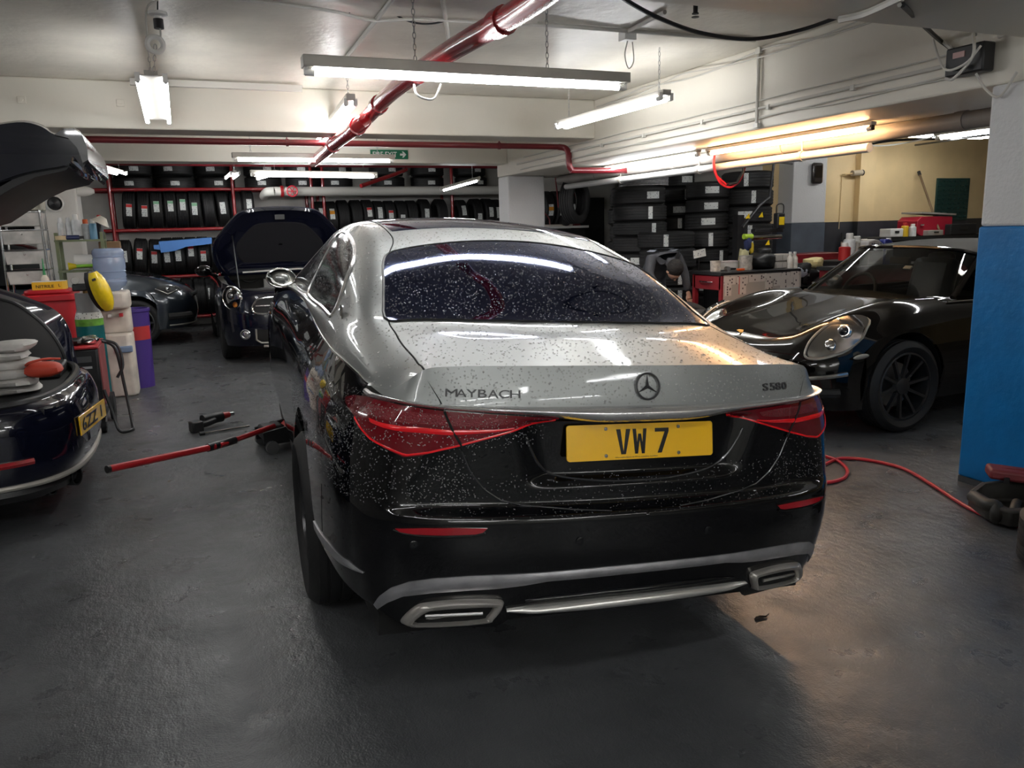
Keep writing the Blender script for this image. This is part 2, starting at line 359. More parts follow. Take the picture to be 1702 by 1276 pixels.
# beams: two across the hall, one lengthwise over the pillars, one across near the camera
def beam(n, a, b, m=M_BEAM): return struct(B().bb(a, b).build('trim_%d' % n, m, bevel=.012, smooth=False))
beam(1, (X0, 7.58, 2.42), (4.13, 7.98, ZC))
beam(2, (X0, 9.96, 2.36), (4.13, 10.32, ZC))
beam(3, (4.13, Y0, 2.21), (5.35, 10.34, ZC))
beam(4, (X0, 2.45, 2.42), (4.13, 3.0, ZC))
beam(5, (5.35, 9.96, 2.3), (7.9, 10.3, ZC))
# right hand back wall: yellow above a dark dado, with a white and grey pier
struct(B().bb((7.9, 9.3, 1.5), (X1, 9.5, ZC)).build('wall_yellow', M_YEL, smooth=False))
struct(B().bb((7.9, 9.292, 0), (X1, 9.5, 1.5)).build('wall_dado', M_DADO, smooth=False))
pier = struct(B().bb((8.02, 9.0, 1.5), (8.62, 9.3, ZC)).build('wall_pier', M_PLAST, bevel=.01, smooth=False))
B().bb((8.017, 8.997, 0), (8.623, 9.3, 1.5)).build('painted_dado', M_GREYD, pier, smooth=False)
struct(B().bb((7.6, 9.5, 0), (7.9, 12, ZC)).build('wall_return', M_WALL, smooth=False))
struct(B().bb((9.45, 9.2, 1.5), (9.75, 9.3, ZC)).build('trim_6', M_YEL, smooth=False))
pb = struct(B().bb((9.447, 9.197, 0), (9.753, 9.3, 1.5)).build('trim_7', M_DADO, smooth=False))
# blue and white pillar beside the camera
pil = struct(B().bb((4.13, 2.3, 1.47), (4.75, 3.15, 2.21)).build('pillar_near', M_PLAST, bevel=.015, smooth=False))
B().bb((4.125, 2.295, .035), (4.755, 3.155, 1.47)).build('blue_paint', M_BLUE, pil, bevel=.012, smooth=False)
B().bb((4.128, 2.297, 0), (4.752, 3.152, .035)).build('base', M_FLOOR, pil, smooth=False)
struct(B().bb((4.13, 9.96, 0), (4.66, 10.32, 2.21)).build('pillar_far', M_PLAST, bevel=.02, smooth=False))
struct(B().bb((-1.36, 9.96, 0), (-.92, 10.4, 2.36)).build('pillar_left', M_WALL, bevel=.02, smooth=False))

# ---------------- fluorescent lights ----------------
def chain(a, b, link=.028, r=.0022):
    a = V(*a); b = V(*b); n = max(2, int(np.linalg.norm(b-a)/link)); bld = B(); x, y, d = frame(b-a)
    for i in range(n):
        c = a+(b-a)*(i+.5)/n; s = x if i % 2 else y; t = np.linspace(0, 2*math.pi, 9)[:-1]
        bld.tube([c+d*math.cos(q)*link*.62+s*math.sin(q)*link*.28 for q in t], r, 4, closed=True)
    return bld
def batten(label, a, b, twin=0, hang=None, warm=False, group='fluorescent battens', housing=(.06, .05), ztop=ZC, reflector=False, dark_end=False):
    """a, b: ends of the tube axis; twin = spacing of a second tube; hang = list of fractions with chains"""
    a = V(*a); b = V(*b); d = (b-a)/np.linalg.norm(b-a); L = np.linalg.norm(b-a); s = np.cross(d, V(0, 0, 1)); s /= np.linalg.norm(s); up = np.cross(s, d)
    o = (a+b)/2; root = thing('batten_light', label, 'light', tuple(o), 0, group)
    R = np.stack([d, -s, up], 1)          # local x along the tube
    w, h = housing
    hb = B().box((0, 0, .022+h/2), (L+.04, w, h), R)
    if reflector: hb.box(R@V(0, 0, .024), (L+.02, w+.10, .006), R)
    hb.v = [tuple(p) for p in hb.v]
    hb.build('housing', M_GREYM if not warm else M_WHITEP, root, bevel=.004, smooth=False)
    offs = (-twin/2, twin/2) if twin else (0,)
    for q in offs:
        B().cyl(R@V(-L/2+.035, q, 0), R@V(L/2-.035, q, 0), .0145, 12).build('tube', M_TUBEW if warm else M_TUBE2 if twin else M_TUBE, root)
        for e in (-1, 1):
            B().cyl(R@V(e*(L/2-.036), q, 0), R@V(e*(L/2+.008), q, 0), .017, 12).build('lamp_holder', M_WHITEP, root)
            B().box(R@V(e*(L/2+.004), q, .014), (.018, .03, .05), R).build('end_bracket', M_WHITEP if not dark_end else M_BLK, root, smooth=False)
    for f in (hang or ()):
        p = R@V((f-.5)*L, 0, .022+h); chain(p, p+V(0, 0, ztop-o[2]-p[2])).build('hanging_chain', M_STEEL, root)
    return root
Z1 = 2.3
batten('long single-tube batten hanging on two chains right above the silver saloon', (.68, 4.17, Z1), (2.46, 4.17, Z1), hang=(.31, .73), housing=(.09, .055))
batten('twin-tube batten on a chain beside the long cable-covered beam', (3.42, 5.2, 2.43), (3.4, 6.9, 2.43), twin=.09, hang=(.05, .9), housing=(.07, .04))
batten('twin-tube batten with open reflector hanging at far left by the pulley', (-.03, 5.72, 2.5), (-.02, 7.3, 2.44), twin=.16, hang=(.03,), housing=(.08, .03), reflector=True)
batten('batten hanging left of the thick red pipe before the first beam', (1.36, 6.4, 2.5), (1.50, 8.6, 2.47), twin=.07, hang=(.05, .9), housing=(.07, .05))
batten('twin-tube batten below the fire exit sign, nearest of the back row', (.66, 8.98, 2.3), (2.35, 9.03, 2.3), hang=(.1, .9), housing=(.08, .05))
batten('twin batten just behind and below the fire exit batten', (1.0, 10.9, 2.28), (2.6, 10.95, 2.26), twin=.1, hang=(.1, .9), housing=(.08, .04))
batten('cool white batten fixed under the lengthwise beam beside the red hose loop', (4.64, 8.3, 2.165), (4.64, 6.5, 2.165), housing=(.05, .03), ztop=2.21)
batten('warm orange batten fixed under the lengthwise beam', (4.62, 6.3, 2.155), (4.62, 4.42, 2.155), warm=True, housing=(.05, .025), ztop=2.21, dark_end=True)
batten('cool white batten at far right above the yellow wall', (6.2, 5.2, 2.2), (6.25, 3.6, 2.2), housing=(.06, .04), hang=(.2, .8))
batten('small twin batten at upper left of the tyre racks', (-.78, 11.4, 2.4), (-.57, 12.5, 2.4), twin=.12, hang=(.1, .9), housing=(.06, .03))
batten('small twin batten end-on before the upper tyre row', (.95, 13.0, 2.44), (.93, 14.0, 2.44), twin=.12, hang=(.1,), housing=(.06, .03), reflector=True)
batten('small tilted batten beside the red valve wheel', (1.55, 12.9, 2.44), (1.35, 13.9, 2.42), hang=(.1,), housing=(.06, .03))
batten('short batten tilted upward before the white pipe at the back', (3.86, 12.0, 2.12), (4.45, 11.9, 2.27), hang=(.85,), housing=(.07, .04))
# overhead battens behind and beside the camera that the paintwork and the wet floor reflect, then unseen battens added as fill
batten('overhead batten behind the camera on the left', (-.9, .5, 2.55), (.9, .5, 2.55), hang=(.1, .9), group='battens overhead out of frame')
batten('overhead batten far behind the camera', (-.5, -2.4, 2.5), (1.3, -2.4, 2.5), hang=(.1, .9), group='battens overhead out of frame')
batten('overhead batten at the left wall', (-3.2, 3.5, 2.55), (-3.2, 5.2, 2.55), hang=(.1, .9), group='battens overhead out of frame')

batten('added fill batten behind the camera at the far left', (-3.4, .2, 2.55), (-1.7, .2, 2.55), hang=(.1, .9), group='battens overhead out of frame')  # unseen lamp, added to lift the ambient light on the left
batten('added fill batten right of the camera beyond the pillar', (6.4, 1.6, 2.45), (6.4, -.1, 2.45), hang=(.1, .9), group='battens overhead out of frame')  # no lamp seen here; added to raise the ambient level at the right
batten('added fill batten at the left wall further back', (-3.2, 9.0, 2.3), (-3.2, 7.2, 2.3), hang=(.1, .9), group='battens overhead out of frame')  # another unseen lamp put in to brighten the left side generally
batten('second batten far behind the camera, added as fill', (2.6, -2.6, 2.5), (4.0, -2.6, 2.5), hang=(.1, .9), group='battens overhead out of frame')  # added out of view for more light from behind the camera
batten('added fill batten lighting the yellow wall behind the pillar', (8.9, 8.1, 2.6), (10.6, 8.1, 2.6), twin=.1, hang=(.1, .9), group='battens overhead out of frame')  # invented lamp, put in to brighten the yellow wall
batten('added fill batten on the wall behind the camera', (-1.0, -4.1, 2.3), (.8, -4.1, 2.3), hang=(.1, .9), group='battens overhead out of frame')  # added to light the front wall that the silver boot band mirrors
batten('second added fill batten on the wall behind the camera', (1.6, -4.1, 2.3), (3.4, -4.1, 2.3), hang=(.1, .9), group='battens overhead out of frame')  # companion of the one above, added for the same boot band brightness
batten('added fill batten above the right-hand tyre stacks behind the beam', (6.0, 7.3, 2.62), (7.5, 7.3, 2.62), hang=(.1, .9), group='battens overhead out of frame')  # hidden by the beam; added to bring light onto the tyre stacks
# ---------------- wheels and tyres (shared builders) ----------------
def tyre_profile(R, w, rim, groove=.006, ng=4):
    """closed lathe profile (radius, axial) of a tyre"""
    h = w/2; pr = [(rim, -h*.72), (rim+.01, -h*.86), ((R+rim)/2, -h), (R-.03, -h*.96), (R-.008, -h*.80)]
    xs = np.linspace(-h*.74, h*.74, ng*2+2)
    for k in range(ng+1):
        a, b = xs[2*k], xs[2*k+1]; pr += [(R, a), (R, b)]
        if k < ng: c = xs[2*k+2]; g = (c-b)*.28; m_ = (b+c)/2; pr += [(R, m_-g), (R-groove, m_-g*.8), (R-groove, m_+g*.8), (R, m_+g)]
    pr += [(R-.008, h*.80), (R-.03, h*.96), ((R+rim)/2, h), (rim+.01, h*.86), (rim, h*.72)]
    return pr
def wheel(parent, c, R=.36, w=.26, rim=.25, side=-1, spokes=10, m_rim=None, spoke_w=.05, twin=False, name='wheel', rot=0):
    """road wheel: a tyre part with rim, hub and each spoke as sub-parts; axle along x, outer face towards side"""
    c = V(*c)
    t = B().lathe(tyre_profile(R, w, rim), 40, (0, 0, 0), 'x').build(name, M_RUB, parent); t.location = tuple(c)
    f = side*w*.40
    B().lathe([(rim+.004, -w*.38), (rim-.012, -w*.36), (rim-.03, 0), (rim-.012, w*.36), (rim+.004, w*.38)], 40, (0, 0, 0), 'x').build('rim_barrel', m_rim, t)
    B().lathe([(rim+.006, f-side*.012), (rim+.008, f), (rim-.008, f+side*.004), (rim-.014, f-side*.012)], 40, (0, 0, 0), 'x').build('rim_lip', m_rim, t)
    B().lathe([(.001, f-side*.012), (.03, f-side*.012), (.06, f-side*.02), (.075, f-side*.05), (.001, f-side*.05)], 20, (0, 0, 0), 'x').build('hub', m_rim, t)
    for k in range(spokes):
        a = rot+2*math.pi*k/spokes
        for da in ((-.1, .1) if twin else (0,)):
            A = a+da; d0 = V(0, math.cos(a), math.sin(a)); d1 = V(0, math.cos(A), math.sin(A)); s = V(0, -math.sin(A), math.cos(A)); x = V(1, 0, 0)
            p = []
            for (dd, rr, ww, ff) in ((d0, .05, spoke_w*.62, f-side*.028), (d1, rim*.6, spoke_w*.42, f-side*.016), (d1, rim-.008, spoke_w*.55, f-side*.004)):
                q = dd*rr; p.append([q+s*ww/2+x*ff, q-s*ww/2+x*ff, q-s*ww/2+x*(ff-side*.028), q+s*ww/2+x*(ff-side*.028)])
            B().grid(p, closed=True).build('spoke', m_rim, t)
    B().lathe([(.001, -side*.01), (.165, -side*.01), (.165, -side*.035), (.001, -side*.035)], 28, (0, 0, 0), 'x').build('brake_disc', M_STEEL, t)
    return t

def patch(name, F, poly, off, m, parent, met=(1, 1), h=.02, depth=None, ang=60, cen=(0, 2.2, .55)):
    """fills a polygon of surface coordinates, lifted off the surface by off, with a skirt of the given depth"""
    poly = np.array(poly, float); met = np.array(met); q = poly*met; pts = []
    for i in range(len(q)):
        a, b = q[i], q[(i+1) % len(q)]; n = max(1, int(np.linalg.norm(b-a)/h)); pts += [a+(b-a)*k/n for k in range(n)]
    pts = np.array(pts); nb = len(pts); mn, mx = pts.min(0), pts.max(0); inner = []
    gx = np.arange(mn[0]+h*.5, mx[0], h); gy = np.arange(mn[1]+h*.5, mx[1], h)
    if len(gx)*len(gy) > 40000: raise ValueError(name)
    for x in gx:
        xc = ((pts[:, 1][:, None] <= gy) != (np.roll(pts[:, 1], -1)[:, None] <= gy))
        with np.errstate(divide='ignore', invalid='ignore'):
            xi = pts[:, 0][:, None]+(gy-pts[:, 1][:, None])*(np.roll(pts[:, 0], -1)-pts[:, 0])[:, None]/(np.roll(pts[:, 1], -1)-pts[:, 1])[:, None]
        ins = (np.sum(xc & (xi > x), 0) % 2) == 1
        for y in gy[ins]:
            if np.min(np.hypot(pts[:, 0]-x, pts[:, 1]-y)) > h*.45: inner.append((x, y))
    allp = [Vector(p) for p in pts]+[Vector(p) for p in inner]
    r = delaunay_2d_cdt(allp, [], [list(range(nb))], 1, 1e-7)
    uv = np.array([tuple(p) for p in r[0]])/met; fs = [tuple(f) for f in r[2]]
    P = F(uv[:, 0], uv[:, 1]); N = nrm(F, uv[:, 0], uv[:, 1]); sg = np.sign(np.sum(N*(P-V(*cen)), 1))[:, None]; N = N*np.where(sg == 0, 1, sg)
    vs = list(P+N*off)
    if depth:
        cnt = {}
        for f in fs:
            for a, b in zip(f, f[1:]+f[:1]): cnt[(a, b)] = 1
        bd = [e for e in cnt if (e[1], e[0]) not in cnt]; mp = {}
        for a, b in bd:
            for i in (a, b):
                if i not in mp: mp[i] = len(vs); vs.append(P[i]+N[i]*(off-depth))
            fs.append((b, a, mp[a], mp[b]))
    return mesh(name, vs, fs, m, parent, True, ang)
def ribbon(name, F, A, Bc, off, m, parent, n=40, nv=4, bulge=0, depth=.006):
    """strip between two curves of surface coordinates (each a list of (u, v)), with a rounded face"""
    def rs(c, n):
        c = np.array(c, float); d = np.r_[0, np.cumsum(np.linalg.norm(np.diff(c, axis=0)*np.array([.15, 1]), axis=1))]; t = np.linspace(0, d[-1], n)
        return np.stack([np.interp(t, d, c[:, k]) for k in range(c.shape[1])], 1)
    a = rs(A, n); b = rs(Bc, n); t = np.linspace(0, 1, nv+1)[None, :, None]; uv = a[:, None]*(1-t)+b[:, None]*t
    P = F(uv[..., 0], uv[..., 1]); N = nrm(F, uv[..., 0], uv[..., 1]); sg = np.sign(np.sum(N*(P-V(0, 2.2, .55)), -1))[..., None]; N = N*np.where(sg == 0, 1, sg)
    bl = bulge*np.sin(np.pi*np.linspace(0, 1, nv+1))[None, :, None]*np.clip(np.minimum(np.arange(n), np.arange(n)[::-1])/(.12*n), .1, 1)[:, None, None]; Q = P+N*(off+bl)
    lo = P-N*depth
    G = np.concatenate([lo[:, :1], Q, lo[:, -1:]], 1); G = np.concatenate([lo[:1].repeat(1, 0)[:, [0]+list(range(nv+1))+[nv]], G, lo[-1:][:, [0]+list(range(nv+1))+[nv]]], 0)
    return B().grid(G).build(name, m, parent, ang=60)

def sgrid(name, F, U, Vv, m, parent, cen=(0, 2.2, .55), eps=.01):
    """grid of a smooth surface with normals taken from the surface itself"""
    U, Vv = np.broadcast_arrays(np.asarray(U, float), np.asarray(Vv, float)); P = F(U, Vv); N = nrm(F, U, Vv, eps)
    sg = np.sign(np.sum(N*(P-V(*cen)), -1))[..., None]; N = N*np.where(sg == 0, 1, sg)
    b = B().grid(P); vs = np.array(b.v); f0 = np.cross(P[1:, :-1]-P[:-1, :-1], P[:-1, 1:]-P[:-1, :-1])
    if np.sum(f0*N[:-1, :-1]) > 0: b.f = [f[::-1] for f in b.f]
    o = b.build(name, m, parent, ang=None); o.data.normals_split_custom_set_from_vertices([tuple(q) for q in N.reshape(-1, 3)]); return o

# ---------------- silver over black saloon, jacked up on its left side ----------------
SILVER = mat('silver_paint', (.30, .314, .306), .40, metal=.5, coat=.6, coatr=.05)
BLACKP = mat('black_paint', (.002, .0022, .003), .12, spec=.08, coat=1.0, coatr=.01)
BLACKL = mat('black_paint_dry', (.003, .0035, .005), .1, spec=.1, coat=1.0, coatr=.01)
RGLASS = mat('wet_tinted_glass', (.003, .004, .012), .04, spec=.6); RGLASS.node_tree.nodes['Principled BSDF'].inputs['Specular Tint'].default_value = (.5, .62, 1, 1)
def blue_film(m):
    nt = m.node_tree; N = nt.nodes; L = nt.links; g = N.new('ShaderNodeBsdfGlossy'); g.inputs[0].default_value = (.30, .40, 1.0, 1); g.inputs['Roughness'].default_value = .05
    mx = N.new('ShaderNodeMixShader'); mx.inputs[0].default_value = .09; L.new(N['Principled BSDF'].outputs[0], mx.inputs[1]); L.new(g.outputs[0], mx.inputs[2]); L.new(mx.outputs[0], N['Material Output'].inputs[0])
blue_film(RGLASS)
SGLASS = mat('wet_side_glass', (.006, .007, .009), .08, spec=.28, drops=(90, .5))
LINER = mat('dark_liner', (.004, .004, .004), .9)
REDL = mat('dark_red_lens', (.13, .002, .007), .12, coat=1.0, coatr=.01)
REDB = mat('bright_red_lens', (.55, .006, .012), .15, coat=1.0, emit=(1, .01, .01, .03))  # slight glow added to the red bars of the unlit lamps
REFL = mat('red_reflector', (.33, .004, .012), .2, coat=1)
TRIM = mat('dark_chrome_trim', (.42, .42, .44), .32, metal=.65, var=(14, .25))
YEL = mat('yellow_plate', (.92, .52, .008), .22, coat=.8, bump=(500, .05))
INK = mat('black_ink', (.006, .006, .006), .3)
car = thing('saloon_car', 'two-tone silver over black saloon seen from behind, wet with raindrops', 'car', (1.2465, 2.0417, .05), 0)
car.rotation_euler = (0, .0757, -.05325)
CX = .15
def arch_z(y, yc, zc, r): return np.where(np.abs(y-yc) < r, zc+np.sqrt(np.maximum(r*r-(y-yc)**2, 0)), 0)
def mb_zb(s):
    a = np.abs(s); y = crn(MB_PLAN, a, True)[..., 1]
    b = cr1([0, 2.2, 2.6, 4.6, 5.6, 7.2, 8.6, 10, 11, 12, 15, 20], [.262, .262, .225, .225, .285, .325, .34, .30, .25, .20, .20, .2], a)
    return np.maximum(np.maximum(b, arch_z(y, 1.18, .33, .375)), arch_z(y, 4.52, .33, .405))
# gap between boot lid and body: height -> plan index
GZ = [.598, .600, .607, .618, .634, .671, .725, .812, .932, .979, 1.024, 1.06]; GS = [.0, .34, 1.15, 2.0, 2.42, 2.77, 3.05, 3.34, 3.99, 4.41, 4.81, 4.95]
GZ[0] = .5995
def gap_s(z): return np.interp(z, GZ, GS)
def zrows(z0, z1, extra=()): return np.unique(np.round(np.r_[np.linspace(z0, z1, 26), [q for q in extra if z0 < q < z1]], 4))
KEYZ = [.575, .59, .598, .602, .606, .612, .618, .624, .634, .65, .671, .69, .71, .725, .865, .872, .88, .89, .9, .932]
# quarter panels and bumper below the silver: black, one mesh per side with the bumper in the middle
scols = np.r_[np.linspace(0, 6.5, 46), np.linspace(6.7, 9, 16), np.linspace(9.06, 12.5, 56), np.linspace(12.6, 13.9, 8), np.linspace(13.95, 17, 50), np.linspace(17.2, 20, 10)]
def col_uv(sc, zlo, zhi, nz):
    t = np.linspace(0, 1, nz); zz = zlo[:, None]+(zhi-zlo)[:, None]*t; return sc[:, None]+0*zz, zz
sb = np.r_[-scols[::-1], scols[1:]]; sb = sb[np.abs(sb) <= 8.6]
BUMP = sgrid('rear_bumper', mb_low, *col_uv(sb, mb_zb(sb), np.full(len(sb), .5995), 18), BLACKP, car, eps=.003)
# upper bumper corner and quarter panel, each side: from the lid gap outwards
for sd in (-1, 1):
    zr = np.array(sorted(set(KEYZ+list(np.linspace(.5995, .905, 20)))))
    U, Z_ = [], []
    for z in zr:
        s0 = gap_s(z)+.028; cols = s0+(8.6-s0)*np.linspace(0, 1, 60)
        zz = np.minimum(z, mb_zs(cols)) if z < .9 else mb_zs(cols)
        U.append(sd*cols); Z_.append(zz)
    sgrid('quarter_panel', mb_low, np.array(U), np.array(Z_), BLACKP, car, eps=.003)
    fc = np.r_[8.6, scols[scols > 8.62]]
    sgrid('side_panel', mb_low, *col_uv(sd*fc, mb_zb(fc), mb_zs(fc), 22), BLACKP, car, eps=.003)
    # silver band between lamp and shoulder, outside the lid
    U, Z_ = [], []
    for t in np.linspace(0, 1, 10):
        s0 = 4.2
        for _ in range(8): s0 = gap_s(mb_zs(s0)*(1-t)+mb_zt(s0)*t)+.028
        cols = np.linspace(s0, 7.0, 44); U.append(sd*cols); Z_.append(mb_zs(cols)*(1-t)+mb_zt(cols)*t)
    sgrid('shoulder_panel', mb_low, np.array(U), np.array(Z_), SILVER, car, eps=.003)
# boot lid: black lower half and silver upper half
zr = np.array(sorted(set([q for q in KEYZ if .6 < q < .905]+list(np.linspace(.602, .905, 36)))))
sgrid('boot_lid_lower', mb_low, np.array([np.linspace(-1, 1, 81)*max(gap_s(z), .01) for z in zr]), zr[:, None]+np.zeros((1, 81)), BLACKP, car, eps=.003)
U, Z_ = [], []
for t in np.linspace(0, 1, 16):
    s = np.linspace(-1, 1, 81)*gap_s(.905+(1.035-.905)*t); U.append(s); Z_.append(.905+t*(mb_zt(np.abs(s))-.905))
lid = sgrid('boot_lid_upper', mb_low, np.array(U), np.array(Z_), SILVER, car, eps=.003)
# rounded edge tubes, coloured paler to stand in for highlights: along the lid gap and round the plate recess
for sd in (-1, 1):
    zz = np.r_[np.linspace(.602, .634, 14), np.linspace(.64, .905, 24)]; B().tube(mb_low(sd*(gap_s(zz)+.03), zz)+V(0, -.001, 0), .0032, 6).build('lid_highlight', mat('edge_highlight', (.05, .052, .056), .22, metal=.5, coat=1), car)
ru = spl([(-2.05, .83), (-1.93, .79), (-1.72, .735), (-1.42, .70), (-.67, .682), (0, .678), (.67, .682), (1.42, .70), (1.72, .735), (1.93, .79), (2.05, .83)], 6); B().tube(mb_low(ru[:, 0], ru[:, 1])+V(0, .001, 0), .0045, 6).build('recess_highlight', MATS['edge_highlight'], car)
# dark liner behind the gaps
q = [mb_low(np.linspace(-8.4, 8.4, 81), z)*np.array([.985, 1, 1])+np.array([0, .03, 0]) for z in np.linspace(.28, .93, 20)]
B().grid(q).build('inner_liner', LINER, car)
B().bb((-.8, .22, .17), (.8, 5.2, .24)).build('underbody', LINER, car)
for yc in (1.18, 4.52):
    for sd in (-1, 1):
        t = np.radians(np.linspace(-10, 190, 21)); p = [[(sd*xx, yc+.41*math.cos(k), .33+.41*math.sin(k)) for k in t] for xx in ((.895 if yc < 2 else .85), .60)]
        p.append([(sd*.60, yc, .30)]*21)
        B().grid(p).build('wheel_arch_liner', LINER, car)
# roof, pillars, deck
uu = np.r_[np.linspace(0, 4, 56), np.linspace(4.1, 12, 60)]; vv = np.r_[np.linspace(0, 7, 46), np.linspace(7, 14, 46)[1:]]
sgrid('upper_body', mb_top, uu[:, None], vv[None, :], SILVER, car)
# glass (outlines in station coordinates of the upper body)
TM = (.33, .11)
gl = [(1.95, 3.92), (2.38, 4.08), (2.96, 4.14), (3.40, 4.26), (3.60, 4.5), (3.72, 5.1), (3.79, 5.8), (3.83, 6.5), (3.84, 7)]
glass = gl+[(u, 14-v) for u, v in gl[::-1][1:]]+[(1.985, 9.0), (2.0, 7), (1.985, 5.0)]
rg = patch('rear_window', mb_top, glass, .003, RGLASS, car, TM, .03, .008)
out = np.array(spl(glass, 3, True)); P = mb_top(out[:, 0], out[:, 1]); B().tube(P+V(0, 0, .001), .006, 6, closed=True).build('rubber_seal', M_BLK, rg)
pn = [(4.42, 5.0), (4.40, 6), (4.36, 7), (4.40, 8), (4.42, 9), (7.3, 9), (7.3, 5)]
patch('panoramic_roof', mb_top, pn, .002, RGLASS, car, TM, .04, .004)
for sd in (0, 1):
    fl = (lambda c: [(u, 14-v) for u, v in c]) if sd else (lambda c: c)
    wq = [(5.66, 3.80), (4.944, 3.758), (4.182, 3.458), (3.745, 3.043), (3.49, 2.226), (3.41, 1.65), (3.5, 1.45), (4.5, 1.62), (5.68, 1.86), (5.67, 2.9)]
    wf = [(5.84, 1.88), (7.0, 1.9), (8.0, 1.95), (8.2, 2.2), (7.7, 3.0), (7.1, 3.72), (6.5, 3.80), (5.82, 3.80)]
    for nm, pg in (('rear_door_glass', wq), ('front_door_glass', wf)):
        w_ = patch(nm, mb_top, fl(pg), .004, SGLASS, car, TM, .04, .006)
        c = np.array(spl(fl(pg), 4, True)); B().tube(mb_top(c[:, 0], c[:, 1]), .010 if nm[0] == 'r' else .007, 6, closed=True).build('chrome_surround', mat('satin_chrome', (.8, .8, .8), .22, metal=1, drops=(160, .6)), w_)
    # shut lines of lid and roof, drawn as thin dark grooves
    gd = np.array(fl([(0.012, 2.985), (.23, 2.87), (.462, 2.71), (.994, 2.636), (1.335, 2.82), (1.652, 3.31), (1.925, 3.87)])); gd = spl(gd, 6)
    B().tube(mb_top(gd[:, 0], gd[:, 1])+V(0, 0, -.0012), .0035, 5).build('panel_gap', LINER, car)
    gd = spl(np.array(fl([(3.62, 4.52), (4.0, 4.8), (4.42, 4.9), (5.5, 4.95), (7.3, 4.95)])), 6)
    B().tube(mb_top(gd[:, 0], gd[:, 1])+V(0, 0, -.001), .0035, 5).build('panel_gap', LINER, car)
    # thin dark coach line where silver meets black
    sl = np.linspace(7.0, 16, 60); P = mb_low((1 if sd else -1)*sl, mb_zt(sl)); B().tube(P, .005, 6).build('coach_line', M_CHROME, car)
# pillar emblem
pe = mb_top(np.array([2.86]), np.array([1.86]))[0]
B().tube(np.array([pe+V(-.002, .035*math.cos(t)*.6+.02*math.sin(t), .04*math.sin(t)) for t in np.linspace(0, 6.1, 14)]), .005, 6).build('pillar_emblem', M_CHROME, car)
# chrome bar under the badge
ct = [(-6.95, .938), (-6.43, .934), (-5.28, .931), (-4.49, .928), (-3.946, .927), (-3.1, .926), (-1.9, .924), (-.8, .924), (0, .924)]
cb = [(-6.95, .928), (-6.55, .921), (-5.2, .920), (-4.45, .915), (-3.9, .910), (-3.06, .905), (-2.1, .899), (-1.55, .892), (-.71, .879), (0, .879)]
mir = lambda c: c+[(-u, v) for u, v in c[::-1][1:]]
CHW = mat('wet_chrome', (.85, .85, .85), .2, metal=.85, drops=(110, .3))
ribbon('chrome_bar', mb_low, mir(ct), mir(cb), .004, CHW, car, 120, 8, .022)
